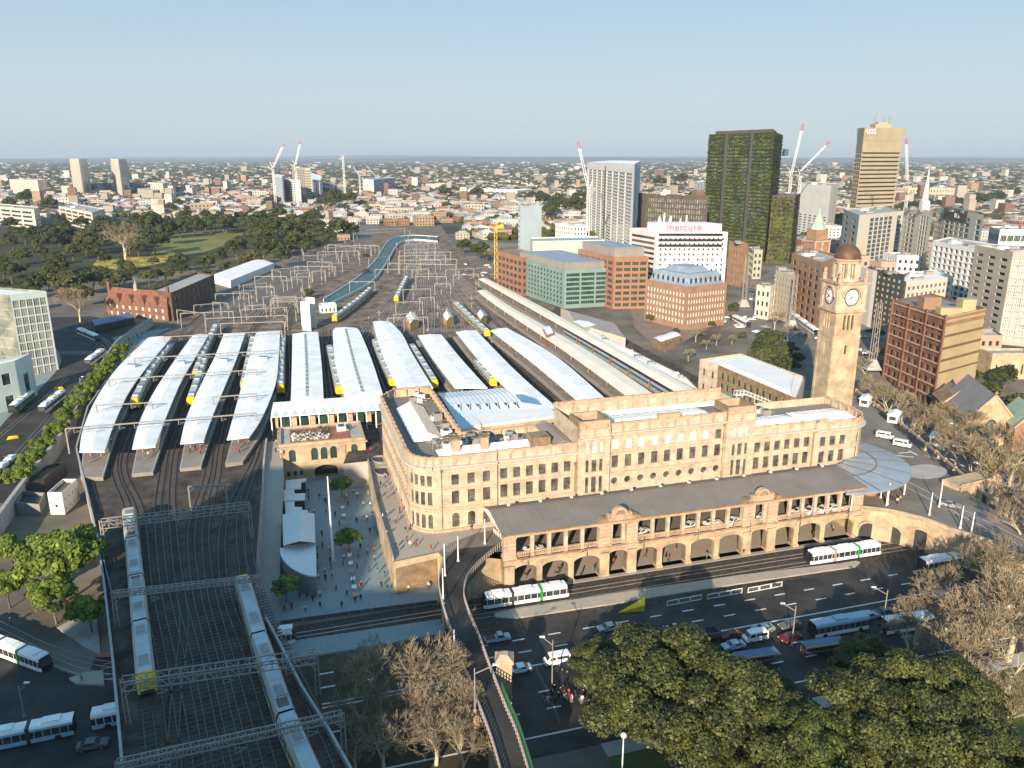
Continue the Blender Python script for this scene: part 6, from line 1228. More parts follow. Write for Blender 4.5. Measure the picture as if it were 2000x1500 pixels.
GL = [(118, 1085, 62, 'largest bright green tree beside the lower left tracks'), (22, 1070, 34, 'bright green tree cut by the left edge'), (10, 1140, 34, 'lower bright green tree cut by the left edge'), (100, 1160, 42, 'bright green tree below the largest one'), (172, 1190, 34, 'round green tree on the pale traffic island'), (170, 1050, 30, 'green tree nearest the blue railing')]
for u, v, r, lb in GL: fit('grn', u, v, r, lb, zg=0)
fit('grn', 666, 946, 18, 'round green plaza tree near the arched doorway', zg=0); fit('grn', 681, 1050, 21, 'round green plaza tree in the middle of the bench line', zg=0); fit('grn', 557, 1143, 24, 'dark green plaza tree beside the curved kiosk wall', zg=0)
for u, v, r in ((237, 682, 15), (222, 700, 16), (206, 717, 16), (190, 736, 17), (172, 758, 18), (152, 782, 19), (130, 810, 20), (108, 840, 21), (84, 868, 21), (60, 895, 22), (36, 926, 24)):
    p = W(u, v, 6); fit('grn', u, v, r, 'round green street tree in the row beside the platform wall', 'row of street trees beside the platform wall', zg=GZ(p.y))
# park and mid distance trees (individual)
PK = [('mid2', 290, 440, 30), ('mid2', 250, 470, 26), ('bare2', 240, 465, 40), ('mid2', 300, 470, 28), ('mid2', 320, 455, 24), ('mid', 165, 470, 26), ('mid2', 120, 460, 28), ('mid2', 90, 470, 24), ('mid', 40, 500, 20), ('mid2', 200, 440, 20), ('mid2', 60, 460, 20), ('mid', 140, 490, 20), ('mid2', 350, 445, 20), ('mid2', 380, 440, 18), ('mid2', 410, 438, 18), ('mid2', 440, 436, 18), ('mid2', 480, 440, 20), ('mid2', 510, 440, 30), ('mid2', 545, 450, 30), ('mid', 575, 470, 22), ('mid2', 460, 482, 24), ('mid', 490, 500, 20), ('mid2', 550, 500, 24), ('mid2', 640, 465, 22), ('mid2', 660, 445, 24), ('mid2', 620, 450, 22), ('mid2', 600, 480, 18), ('mid2', 685, 450, 18), ('mid', 130, 550, 34), ('mid2', 180, 545, 24), ('mid', 160, 575, 26), ('bare3', 150, 585, 34), ('mid', 230, 545, 20), ('mid', 250, 530, 20), ('mid', 290, 540, 20), ('mid', 320, 535, 20), ('mid2', 350, 525, 18), ('mid2', 400, 515, 20), ('mid2', 430, 500, 18), ('mid', 300, 510, 12), ('mid', 210, 555, 18), ('mid2', 20, 530, 24), ('mid2', 60, 560, 26), ('mid', 100, 530, 20), ('mid2', 30, 590, 22), ('mid2', 530, 395, 18), ('mid2', 650, 390, 24), ('mid2', 680, 388, 18), ('mid2', 630, 395, 16), ('mid', 640, 425, 12), ('mid', 600, 575, 10), ('mid', 715, 530, 8), ('mid2', 905, 480, 16), ('mid2', 935, 488, 20), ('mid2', 950, 495, 16), ('bare3', 965, 495, 16), ('mid2', 1500, 665, 26), ('mid', 1520, 690, 26), ('mid', 1540, 680, 20), ('mid2', 1485, 680, 18), ('mid', 1560, 700, 16), ('bare3', 1480, 560, 16), ('bare3', 1500, 575, 16), ('bare3', 1530, 585, 16), ('mid2', 870, 375, 14), ('mid2', 930, 378, 16), ('mid2', 1060, 390, 20), ('mid2', 1090, 395, 20), ('mid2', 1120, 400, 22), ('mid2', 1080, 410, 20), ('mid2', 1130, 385, 16), ('mid2', 1040, 385, 14), ('mid2', 1290, 355, 14), ('mid2', 1330, 350, 14), ('mid', 1238, 570, 14), ('mid', 1270, 620, 10), ('mid', 1390, 632, 8), ('mid2', 50, 385, 18), ('mid2', 20, 400, 16), ('mid2', 95, 400, 18), ('mid', 1490, 700, 34), ('mid2', 1530, 715, 28), ('mid', 1515, 660, 22), ('mid', 1450, 655, 10), ('bare3', 1360, 650, 14), ('bare3', 1345, 690, 12), ('bare3', 1515, 620, 18), ('bare3', 1540, 645, 18), ('bare3', 1570, 660, 18), ('mid2', 1432, 600, 12), ('mid', 1300, 655, 8), ('mid', 1320, 645, 8), ('mid2', 1640, 560, 14), ('bare3', 1720, 690, 20), ('mid', 1715, 650, 14), ('mid2', 1930, 765, 26), ('mid2', 1965, 735, 26), ('mid', 1990, 785, 28), ('mid2', 1905, 735, 16), ('mid', 1975, 690, 18), ('bare3', 1400, 660, 12), ('bare3', 1380, 670, 10), ('bare3', 1430, 660, 10), ('mid', 870, 400, 10), ('mid2', 350, 398, 12), ('mid2', 390, 400, 14), ('mid2', 330, 405, 12)]
nm = {'mid': 'olive green broadleaf tree', 'mid2': 'dark evergreen tree', 'bare2': 'wide bare leafless tree', 'bare3': 'pale bare leafless tree'}
for k, u, v, r in PK:
    where, g_ = (('in the park left of the rail yard', 'trees of the park') if u < 600 and v > 420 else ('beside the tracks beyond the yard', 'trees beyond the yard') if u < 1200 else ('among the city streets at the right', 'trees among the city streets')); fit(k, u, v, r, nm[k] + ' ' + where, g_ + ', ' + nm[k].split()[0] + ' ones')
for k in range(26): # dark avenue at right
    u = 1745 + k * 9.5; fit('mid2', u, 408 - abs(k - 13) * .3 - k * 1.1 + rt.uniform(-4, 4), 11, 'dark tree in the avenue beyond the tan tower', 'dark avenue of trees at the right')
for k in range(40): u = rt.uniform(0, 640); fit(rt.choice(['mid', 'mid2', 'mid2']), u, rt.uniform(415, 445) if u > 250 else rt.uniform(425, 520), rt.uniform(10, 17), 'dark green tree in the belt round the park', 'belt of trees round the park')
k = 0
while k < 85:
    u = rt.uniform(-10, 640); v = rt.uniform(430, 595 - u * .2)
    if (290 < u < 490 and 445 < v < 508) or (170 < u < 340 and 495 < v < 530): continue
    k += 1; fit(rt.choice(['mid', 'mid2', 'mid2']), u, v, rt.uniform(13, 22), 'dense dark tree among the park groves', 'groves in the park')
for k in range(26): t = k / 25; fit('mid', lerp(260, 620, t) + rt.uniform(-6, 6), lerp(575, 470, t) + rt.uniform(-5, 5), rt.uniform(7, 12), 'low olive shrub along the yard edge of the park', 'shrubs along the yard edge')
fit('mid', 605, 572, 12, 'olive bush beside the tunnel ramp'); fit('mid', 715, 500, 8, 'small bush between the two groups of tracks')
for k in range(5): fit('grn', (868, 884, 897, 912, 922)[k], (1081, 1083, 1080, 1074, 1071)[k], 9, 'yellow green hedge bush in the planter beside the ramp', 'hedge bushes in the ramp planter', zg=ZU - 3.0)
# palm
pm = W(1905, 1180, 0); T = thing('palm_tree', 'fan palm with bright fronds in front of the bare trees', 'palm', (pm.x, pm.y, 0)); T0 = limb_mesh('trunk', [((0, 0, 0), (0, 0, 5), .35, .3, 0), ((0, 0, 5), (.2, 0, 10), .3, .28, 0)], [bark]); addobj('trunk', T0, T)
mb = MB(); rp_ = random.Random(4)
for i in range(46):
    a = rp_.uniform(0, 6.28); e = rp_.uniform(-.9, 1.1); d = Vector((math.cos(a) * math.cos(e), math.sin(a) * math.cos(e), math.sin(e))); c = Vector((.2, 0, 10)) + d * 1.3; s_ = d.cross(Vector((0, 0, 1))).normalized()
    for k in range(7): f_ = (d + s_ * (k - 3) * .28).normalized(); t = s_ * .09; mb.face([c, c + f_ * .7 + t, c + f_ * 1.7 - Vector((0, 0, .25)), c + f_ * .7 - t], leaf_grn)
mb.build('fronds', T)
# ================================================================= PARK, LAWN, SUBURB
def sheet(name, px, off, m, z=None, **kw): mb = MB(); mb.face([(*W(u, v, ZU)[:2], ZU + off) for u, v in px], m); return mb.build(name, kind='structure', **kw)
lawn_l = mk('pale_grass', (.15, .155, .04), .2, .03, .95, c2=(.24, .22, .06))  # paler grass colour for the field inside the lawn
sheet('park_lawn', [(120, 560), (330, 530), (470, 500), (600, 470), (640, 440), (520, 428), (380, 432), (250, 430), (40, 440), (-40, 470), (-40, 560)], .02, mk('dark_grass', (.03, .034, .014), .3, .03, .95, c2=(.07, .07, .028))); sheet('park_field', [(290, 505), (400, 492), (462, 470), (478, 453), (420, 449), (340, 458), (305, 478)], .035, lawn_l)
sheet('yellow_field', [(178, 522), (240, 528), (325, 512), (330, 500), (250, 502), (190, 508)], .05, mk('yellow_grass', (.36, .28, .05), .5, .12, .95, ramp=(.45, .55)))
sheet('street', [(-60, 1000), (60, 900), (120, 800), (215, 700), (235, 650), (200, 625), (90, 605), (60, 640), (115, 690), (100, 760), (-60, 880)], -7.4, asphalt) if 0 else None
# houses of the nearer suburb: individuals
hm = [mk('house_white', (.50, .485, .45), .12, .1, .8), mk('house_cream', (.42, .37, .30), .1, .1, .8), mk('pale_render', (.50, .47, .42), .1, .1, .8), mk('tan_brick', (.33, .23, .15), .15, .2, .9), pink_w, mk('brick_wall', (.26, .14, .09), .2, .2, .9)]
rm_ = [mk('pale_roof', (.50, .51, .51), .15, .1, .6), mk('terracotta_roof', (.30, .14, .085), .2, .3, .9), mk('slate_roof', (.16, .15, .16), .2, .3, .8), mk('light_sheet_roof', (.38, .38, .37), .1, .2, .6), mk('brown_tile_roof', (.2, .13, .10), .2, .3, .9)]
hn = ['white', 'cream', 'pale grey', 'tan brick', 'pink', 'brick red']; rn_ = ['white', 'terracotta', 'slate', 'light metal', 'brown tiled']
HP = {}
def house_proto(wi, ri, k):
    key = (wi, ri, k)
    if key in HP: return HP[key]
    T = thing('house', 'x', 'house', (0, 0, -600)); mb = MB(); w, l, h = (5, 7, 6) if k == 0 else (8, 6, 5.5) if k == 1 else (9, 10, 9) if k == 2 else (14, 9, 7); wm = hm[wi]
    for (o, r, L) in (((-w, -l), (1, 0), 2 * w), ((w, -l), (0, 1), 2 * l), ((w, l), (-1, 0), 2 * w), ((-w, l), (0, -1), 2 * l)):
        n = max(2, int(L / 3)); nz = int(h / 2.8); wall(mb, o, r, L, -1, h, [((i + .3) * L / n, (i + .7) * L / n, .8 + j * 2.9, 2.2 + j * 2.9, 'r', .15) for i in range(n) for j in range(nz)], wm)
    mb.build('wall', T); mb = MB(); mb.box(-w + .16, -l + .16, -1, w - .16, l - .16, h - .2, glass); mb.build('window_glass', T)
    mb = MB(); e = .4
    if k in (0, 1): z = h; a, b = (0, -l * .45, z + 2.6), (0, l * .45, z + 2.6); mb.face([(-w - e, -l - e, z), (w + e, -l - e, z), a], rm_[ri]); mb.face([(w + e, -l - e, z), (w + e, l + e, z), b, a], rm_[ri]); mb.face([(w + e, l + e, z), (-w - e, l + e, z), b], rm_[ri]); mb.face([(-w - e, l + e, z), (-w - e, -l - e, z), a, b], rm_[ri]); mb.box(w * .4, l * .2, z + .5, w * .4 + .9, l * .2 + .9, z + 3.2, wm)
    else: mb.box(-w - .1, -l - .1, h, w + .1, l + .1, h + .5, wm); mb.box(-w + .3, -l + .3, h + .5, w - .3, l - .3, h + .53, rm_[ri]); mb.box(-w * .4, -l * .3, h + .5, w * .1, l * .2, h + 2.4, steel)
    mb.build('roof', T); kids(T); HP[key] = T; T['_used'] = 0; return T
def house(p, wi, ri, k, rot, s_, where, g_):
    P = house_proto(wi, ri, k); ty = 'house' if k < 2 else 'flat roofed block'; lb = f'{hn[wi]} {ty} with {rn_[ri]} roof {where}'; gg = f'{hn[wi]} {"houses" if k < 2 else "blocks"} with {rn_[ri]} roofs {g_}'
    if not P['_used']: P['_used'] = 1; P.location = p; P.rotation_euler = (0, 0, rot); P.scale = (s_,) * 3; P['label'] = lb; P['group'] = gg
    else: dup(P, p, rot, lb, gg, s_)
OCC = []
for o in bpy.data.objects:
    if '_p' in o:
        q = [Vector((*x, 0)) for x in o['_p']]
        for i in range(4):
            for j in range(4): c = q[0].lerp(q[1], (i + .5) / 4).lerp(q[3].lerp(q[2], (i + .5) / 4), (j + .5) / 4); OCC.append((c.x, c.y, min(22, (q[0] - q[2]).length / 6 + 3)))
def free(p, r): return all((p.x - a) ** 2 + (p.y - b) ** 2 > (rr + r) ** 2 for a, b, rr in OCC)
rh = random.Random(77); nh = 0
ZN = [((640, 1010), (398, 468), 110, 'beyond the rail yard', 'beyond the yard', [(905, 560, 640, 700)]), ((360, 690), (385, 428), 60, 'behind the park', 'behind the park', []), ((0, 400), (380, 428), 45, 'left behind the park', 'left behind the park', []), ((1010, 1240), (400, 458), 36, 'behind the green office block', 'behind the offices', []), ((1560, 1700), (470, 545), 16, 'in the streets behind the clock tower', 'behind the clock tower', []), ((1640, 1990), (420, 590), 26, 'between the city towers', 'between the city towers', [])]
for (u0, u1), (v0, v1), n, wh, gg, _ in ZN:
    k_ = 0; tries = 0
    while k_ < n and tries < n * 30:
        tries += 1; u, v = rh.uniform(u0, u1), rh.uniform(v0, v1); p = W(u, v, ZU)
        if wh == 'beyond the rail yard' and 680 < u < 900 and v > 440 - 0: continue
        s_ = rh.uniform(.9, 1.3) * (1 if v > 420 else 1.3)
        if not free(p, 9 * s_): continue
        OCC.append((p.x, p.y, 8 * s_)); kd = rh.choice([0, 1, 0, 2, 3] if 'city' not in wh and 'clock' not in wh else [2, 3, 2])
        house(p, rh.choice([0, 0, 1, 1, 2, 2, 3, 5]), rh.choice([0, 0, 3, 3, 2, 4, 1]), kd, rh.choice([.2, .25, 1.77, 1.82, .3]) + rh.uniform(-.05, .05), s_, wh, gg); k_ += 1; nh += 1
# distant suburb: thousands of roofs and tree tops, one mass each
def blocks(name, N, vlo, vhi, seed, mats, kind):
    rs = random.Random(seed); V, Fq, mi = [], [], []
    for _ in range(N):
        v = vlo + (vhi - vlo) * rs.random() ** 1.25; u = rs.uniform(-60, 2060); p = W(u, v, ZU); g_ = max(1, p.y / 1500)
        if not free(p, 4) or (680 < u < 900 and v > 425) or (u < 700 and v > 425): continue
        if kind == 'h': w, l, h = rs.uniform(4, 9) * g_ ** .75, rs.uniform(4, 7) * g_ ** .5, rs.uniform(4, 8) * (1 + (rs.random() < .05) * rs.uniform(1, 3.5)); rf = rs.uniform(1, 3) if h < 9 else .1
        else: w = l = rs.uniform(4, 8) * g_ ** .85; h = rs.uniform(4, 8) * g_ ** .25
        a = rs.choice([.2, 1.7]) + rs.uniform(-.3, .3); ca, sa = math.cos(a), math.sin(a); i0 = len(V)
        def q(x, y, z): V.append((p.x + x * ca - y * sa, p.y + x * sa + y * ca, ZU + z))
        if kind == 'h':
            for z in (0, h):
                for x, y in ((-w, -l), (w, -l), (w, l), (-w, l)): q(x, y, z)
            q(-w * .8, 0, h + rf); q(w * .8, 0, h + rf); wm = rs.choice([0, 0, 1, 1, 2, 3]); rr = rs.choice([4, 4, 5, 6, 7, 7, 4, 4])
            for f in ((0, 1, 5, 4), (1, 2, 6, 5), (2, 3, 7, 6), (3, 0, 4, 7)): Fq.append([i0 + j for j in f]); mi.append(wm)
            for f in ((4, 5, 9, 8), (6, 7, 8, 9), (5, 6, 9, 9), (7, 4, 8, 8)): Fq.append([i0 + j for j in f]); mi.append(rr)
        else:
            for k, (z, r) in enumerate(((0, .6), (h * .5, 1), (h, .5))):
                for j in range(6): t = j * PI / 3 + k; jr = rs.uniform(.8, 1.15); q(w * r * jr * math.cos(t), l * r * jr * math.sin(t), z * rs.uniform(.85, 1.1))
            for k in range(2):
                for j in range(6): Fq.append([i0 + k * 6 + j, i0 + k * 6 + (j + 1) % 6, i0 + (k + 1) * 6 + (j + 1) % 6, i0 + (k + 1) * 6 + j]); mi.append(0)
            Fq.append([i0 + 12, i0 + 13, i0 + 14, i0 + 15]); mi.append(0); Fq.append([i0 + 12, i0 + 15, i0 + 16, i0 + 17]); mi.append(0)
    me = bpy.data.meshes.new(name); F2 = [f[:3] if f[2] == f[3] else f for f in Fq]; me.from_pydata(V, [], F2)
    for m in mats: me.materials.append(m)
    me.polygons.foreach_set('material_index', mi); me.update(); o = addobj(name, me, kind='stuff'); return o
hms = [hm[2], mk('far_cream', (.34, .30, .25), .2, .01, .9), hm[3], mk('far_brick', (.19, .12, .085), .2, .01, .9)] + [mk('far_metal_roof', (.36, .37, .37), .2, .01, .8), mk('far_tiles', (.20, .115, .08), .2, .01, .9), rm_[4], rm_[2]]
blocks('distant_suburb', 8000, 312, 425, 5, hms, 'h'); blocks('distant_woodland', 26000, 310.5, 430, 6, [mk('distant_foliage', (.035, .045, .018), .3, .004, .95, c2=(.065, .07, .03))], 't')
blocks('suburb_trees', 4200, 385, 470, 9, [leaf_mid], 't')
# bay and hills
mb = MB(); mb.face([W(-900, 334, ZU), W(300, 333, ZU), W(520, 328.5, ZU), W(560, 324.5, ZU), W(-900, 322, ZU)], mk('bay_water', (.25, .33, .38), .1, .0005, .25)); mb.v = [(a, b, ZU + 1.5) for a, b, c in mb.v]; struct('bay', mb)
for nm_, D, hh, sd in (('hills', 15000, 95, 1), ('hills', 24000, 150, 2), ('hills', 34000, 190, 3)):
    mb = MB(); rs = random.Random(sd); X = [-30000 + i * 600 for i in range(101)]; Z = [hh * (.62 + .22 * math.sin(x * .00021 + sd) + .12 * math.sin(x * .0007 + sd * 2) + .08 * rs.random()) for x in X]
    for i in range(100): mb.face([(X[i], D, ZU), (X[i + 1], D, ZU), (X[i + 1], D + 1500, ZU + Z[i + 1]), (X[i], D + 1500, ZU + Z[i])], far_m); mb.face([(X[i], D + 1500, ZU + Z[i]), (X[i + 1], D + 1500, ZU + Z[i + 1]), (X[i + 1], D + 5000, ZU), (X[i], D + 5000, ZU)], far_m)
    struct(nm_, mb)
# ================================================================= HAZE
hz_ = bpy.data.materials.new('haze'); hz_.use_nodes = True; nn_ = hz_.node_tree.nodes; nn_.remove(nn_['Principled BSDF']); pv = nn_.new('ShaderNodeVolumePrincipled'); pv.inputs['Color'].default_value = (.62, .74, .88, 1); pv.inputs['Density'].default_value = 5.5e-5; pv.inputs['Anisotropy'].default_value = .0
hz_.node_tree.links.new(pv.outputs[0], nn_['Material Output'].inputs['Volume'])
mb = MB(); mb.box(-65000, -3000, -2, 65000, 65000, 320, hz_); mb.build('haze', kind='stuff')
# ================================================================= CITY BEHIND THE VIEWPOINT (outside the picture, casts the long morning shadows)
def caster(label, x0, x1, y0, y1, h): building('office_tower', label, 'building', [(x0, y0), (x1, y0), (x1, y1), (x0, y1)], 0, h, beige_w, plain_r, {2: SM(nx=10, nz=12, wf=.6, hf=.5, g=glass, fr=frame_w, all=True)})
# ================================================================= TERRACE BUILDING AND PLAZA
A_, B_ = W(551, 942, 0), W(717, 925, 0); ang = math.atan2((B_ - A_).y, (B_ - A_).x); LW = (B_ - A_).length; DP = 16.0
T = thing('terrace_building', 'small square sandstone building with arched green windows and a roof terrace of tables', 'building', A_, ang)
w = MB(); zt = 11.4; hs = []; wn = []
for f_ in (.142, .398, .508, .62, .867): hs.append((LW * f_ - .95, LW * f_ + .95, 5.9, 9.6, 'a')); wn.append((LW * f_, 1.9, 5.9, 3.7, glass_g))
for f_ in (.805, .88, .952): hs.append((LW * f_ - .45, LW * f_ + .45, 3.3, 4.9, 'r')); wn.append((LW * f_, .9, 3.3, 1.6, glass))
for f_ in (.084, .159, .231): hs.append((LW * f_ - .45, LW * f_ + .45, 1.6, 3.0, 'r')); wn.append((LW * f_, .9, 1.6, 1.4, glass))
hs.append((LW * .385, LW * .657, .06, 4.1, 's', 3.0)); wall(w, (0, 0), (1, 0), LW, 0, zt, hs, stone_w, .4, 10)
wall(w, (LW, 0), (0, 1), DP, 0, zt, [], stone_w); wall(w, (LW, DP), (-1, 0), LW, 0, zt, [], stone_w); wall(w, (0, DP), (0, -1), DP, 0, zt, [(4, 5.8, 7.9, 10, 'a'), (9, 10.8, 7.9, 10, 'a')], stone_w)
band([(0, 0), (LW, 0)], zt - 1.5, zt - 1.2, .3, mb=w); band([(-.5, 0), (LW + .5, 0)], zt - 1.2, zt - .8, .7, mb=w); band([(0, 0), (LW, 0)], 5.2, 5.4, .12, mb=w); band([(0, DP), (0, -.5)], zt - 1.2, zt - .8, .6, mb=w)
w.box(LW * .385, 3, 0, LW * .657, 3.1, 4.4, frame_d)
for a, b, c, d in ((0, .05, LW, .6), (0, DP - .6, LW, DP - .05), (0.05, .6, .6, DP - .6), (LW - .6, .6, LW - .05, DP - .6)): w.box(a, b, zt - .5, c, d, zt + .05, stone_t)
w.build('wall', T)
for x, ww, z, h, g_ in wn: addwin(T, (0, 0), (1, 0), x, z, winmesh(ww, h, g_, frame_d, 2 if ww > 1 else 1, 3, stone_t if ww > 1 else None, .08, .4), .4)
mb = MB(); mb.box(.6, .6, zt - .8, LW - .6, DP - .6, zt - .55, concrete); mb.build('roof', T)
mb = MB(); mb.box(3, 2.2, zt - .54, LW - 4, DP - 2, zt - .42, mk('timber_deck', (.30, .12, .06), .15, .5, .7)); mb.build('terrace_deck', T)
mb = MB(); 
for x in (LW * .02, LW * .76): mb.bar((x, -.1, .2), (x, -.1, zt - 1.2), .18, .18, stone_d)
mb.build('drainpipe', T)
rp_ = random.Random(9)
def at_(x, y, z): return XF[T.name] @ Vector((x, y, z))
TB = T
tmb = MB(); tmb.lathe((0, 0, 0), [(.28, 0), (.06, .05), (.06, .7), (.5, .72), (.5, .76), (0, .77)], frame_w, 10); TME = mesh_of(tmb, 'table')
cmb = MB(); cmb.box(-.22, -.22, .4, .22, .22, .46, frame_w); cmb.box(-.22, .18, .46, .22, .22, .85, frame_w)
for a in (-.2, .16):
    for b in (-.2, .16): cmb.box(a, b, 0, a + .04, b + .04, .4, frame_w)
CME = mesh_of(cmb, 'chair')
for i in range(11):
    x, y = 4.5 + (i % 6) * 1.75, 3.6 + (i // 6) * 3.0 + rp_.uniform(-.3, .3); p = at_(x, y, zt - .41); addobj('round_table', TME, label='small white round table on the roof terrace', cat='table', group='tables on the roof terrace', loc=p, scale=1.15)
    for k in range(3): a = k * 2.1 + i; q = at_(x + math.cos(a), y + math.sin(a), zt - .41); addobj('terrace_chair', CME, label='white chair at a roof terrace table', cat='chair', group='chairs on the roof terrace', loc=q, rot=a + ang - PI / 2, scale=1.15)
mb = MB(); mb.box(LW - 7.5, 8.5, zt - .41, LW - 4.8, 12, zt + .9, frame_w); mb.box(LW - 7, 9, zt + .9, LW - 5.3, 11.5, zt + .95, frame_d); mb.build('roof_skylight', T)
for x, y in ((4, 9), (6.5, 3), (9.5, 4), (12, 11), (LW - 4.3, 8.6), (12.6, 7)):
    p = at_(x, y, zt - .4); t_ = thing('potted_plant', 'leafy green potted plant on the roof terrace', 'plant', p, 0, 'potted plants on the roof terrace'); mb = MB(); mb.lathe((0, 0, 0), [(.3, 0), (.42, .5), (.36, .5)], concrete, 8); mb.build('pot', t_); mb = MB()
    for k in range(26): a, e = rp_.uniform(0, 6.28), rp_.uniform(.2, 1.4); d = Vector((math.cos(a) * math.cos(e), math.sin(a) * math.cos(e), math.sin(e))); s_ = d.cross(Vector((0, 0, 1))).normalized() * .12; b0 = Vector((0, 0, .5)); mb.face([b0, b0 + d * .7 + s_, b0 + d * 1.5, b0 + d * .7 - s_], leaf_grn)
    mb.build('foliage', t_)
# scalloped concourse roof between terrace building and wing
T = thing('concourse_canopy', 'long pale arched canopy with a zigzag of glass triangles beside the curved wing', 'canopy', W(530, 812, ZU))
fe, me_, be = [[W(lerp(a[0], b[0], k / 24), lerp(a[1], b[1], k / 24), z) for k in range(25)] for a, b, z in (((529, 815), (752, 800), 13.6), ((531, 800), (752, 784), 16.2), ((534, 786), (752, 770), 16.8))]
mb = MB(); mb.strip(fe, me_, white_roof); mb.strip(me_, be, white_roof)
for P_ in (fe, me_): 
    for a, b in zip(P_, P_[1:]): mb.bar(a, b, .12, .3, white_roof)
mb.strip(be, [p - Vector((0, -.2, 2)) for p in be], white_roof); mb.build('roof', T, world=True)
mb = MB(); gz = mk('pale_glazing', (.30, .42, .52), .08, .4, .2)
for k in range(12):
    a, b, c = fe[2 * k], fe[2 * k + 2], me_[2 * k + 1]; u_ = Vector((0, -.06, .12)); n0_ = (b - a) * .1; mb.face([a + n0_ + u_, b - n0_ + u_, c.lerp((a + b) / 2, .05) + u_], gz)
mb.build('glazing', T, world=True)
for k in range(13): p = fe[min(24, 2 * k)]; mb = MB(); mb.bar((p.x, p.y + .4, ZU), (p.x, p.y + .4, p.z - .1), .35, .35, frame_w); q = p.lerp(me_[min(24, 2 * k)], .5); mb.bar((p.x, p.y + .4, p.z - 2.2), (q.x, q.y, q.z - .2), .2, .2, frame_w); mb.build('column', T, world=True)
mb = MB(); a, b = fe[0] + Vector((0, 4, 0)), fe[24] + Vector((0, 4, 0)); r_, L_ = edge(a, b); wall(mb, (a.x, a.y), r_, L_, ZU, 13.4, [(i * L_ / 6 + .8, (i + 1) * L_ / 6 - .8, ZU + .05, 12.2, 'a', .6) for i in range(6)], stone_w, .6); mb.build('arched_wall', T, world=True)
mb = MB(); mb.face([(a.x, a.y + 1, ZU), (b.x, b.y + 1, ZU), (b.x, b.y + 1, 13), (a.x, a.y + 1, 13)], glass_g); mb.build('glass_wall', T, world=True)
# blue glazed concourse roof behind the wing
T = thing('concourse_roof', 'pale blue glazed concourse roof with a row of dark triangular openings', 'roof', W(930, 800, ZU))
ab = lambda a, b, z, n=16: [W(lerp(a[0], b[0], k / n), lerp(a[1], b[1], k / n), z) for k in range(n + 1)]
pb_ = mk('pale_blue_roof', (.54, .61, .65), .06, .1, .35); L1, L2, L3, L4 = ab((856, 768), (978, 758), 22), ab((864, 778), (1000, 766), 24), ab((872, 792), (1018, 786), 23.6), ab((900, 838), (1092, 797), 21.5)
mb = MB(); mb.strip(L1, L2, pb_); mb.strip(L2, L3, pb_); mb.strip(L1, [p + Vector((0, .5, -4)) for p in L1], white_roof); mb.build('glazed_vault', T, world=True); mb = MB(); mb.strip(L3, L4, pb_); mb.strip(L4, [p - Vector((0, .3, 3)) for p in L4], white_roof); mb.build('roof', T, world=True)
mb = MB()
for k in range(17): mb.bar(L1[k] + Vector((0, 0, .05)), L2[k] + Vector((0, 0, .05)), .1, .1, white_roof); mb.bar(L2[k] + Vector((0, 0, .05)), L3[k] + Vector((0, 0, .05)), .1, .1, white_roof)
mb.build('glazing_bar', T, world=True)
for k in range(1, 8): a, b = L3[2 * k], L3[min(16, 2 * k + 1)]; c = a.lerp(b, .6) + Vector((.6, -4.2, -.15)); mb = MB(); u_ = Vector((0, 0, .12)); mb.face([a + u_, b + u_ + (b - a) * .2, c + u_], frame_d); mb.bar(a + u_, c + u_, .18, .2, white_roof); mb.bar(b + u_, c + u_, .18, .2, white_roof); mb.build('triangular_opening', T, world=True)
T2 = thing('roof_pavilion', 'low pale roofed box with a warm stone band beside the central block', 'building', W(1010, 815, 17)); q = [W(936, 808, 24), W(1072, 797, 24), W(1088, 812, 24), W(946, 829, 24)]; mb = MB(); mb.prism([tuple(x[:2]) for x in q], 20.5, 23.4, stone_w); mb.build('wall', T2, world=True); mb = MB(); mb.prism(inset([tuple(x[:2]) for x in q], -.5), 23.4, 24, white_roof2); mb.build('roof', T2, world=True)
# kiosks
def flat(name, label, px, z, h, wm, rm, z0=.05, cat='kiosk', group=None):
    q = [W(u, v, z) for u, v in px]; c = centroid(q); T = thing(name, label, cat, (c.x, c.y, z0), 0, group); mb = MB(); mb.prism([tuple(x[:2]) for x in inset(q, .35)], z0, z - .3, wm); mb.build('wall', T, world=True); mb = MB(); mb.prism([tuple(x[:2]) for x in q], z - .3, z, rm); mb.build('roof', T, world=True); return T
flat('kiosk', 'white flat kiosk roof stepping beside the left end of the terrace building', [(558, 938), (598, 934), (598, 940), (588, 941), (588, 954), (558, 956)], 3.6, .3, frame_d, white_w); flat('kiosk', 'second white flat kiosk roof from the terrace building', [(554, 957), (575, 955), (575, 964), (596, 963), (596, 976), (554, 978)], 3.6, .3, frame_d, white_w); flat('kiosk', 'white stepped kiosk roof touching the gabled plaza hall', [(556, 980), (575, 979), (575, 990), (590, 990), (590, 996), (601, 996), (602, 1003), (558, 1008)], 3.6, .3, frame_d, white_w)
T = thing('plaza_hall', 'white gabled hall with a rounded white apron roof on the plaza', 'hall', W(585, 1060, .05)); mb = MB(); z = 6; a, b, c, d = W(552, 1005, z), W(614, 1003, z), W(616, 1060, z), W(553, 1066, z); r0, r1 = W(585, 999, z + 1.8), W(585, 1057, z + 1.8)
mb.face([a, r0, r1, d], white_w); mb.face([r0, b, c, r1], white_w); mb.face([d, r1, c], frame_d); mb.face([a, b, r0], white_w); mb.build('gable_roof', T, world=True)
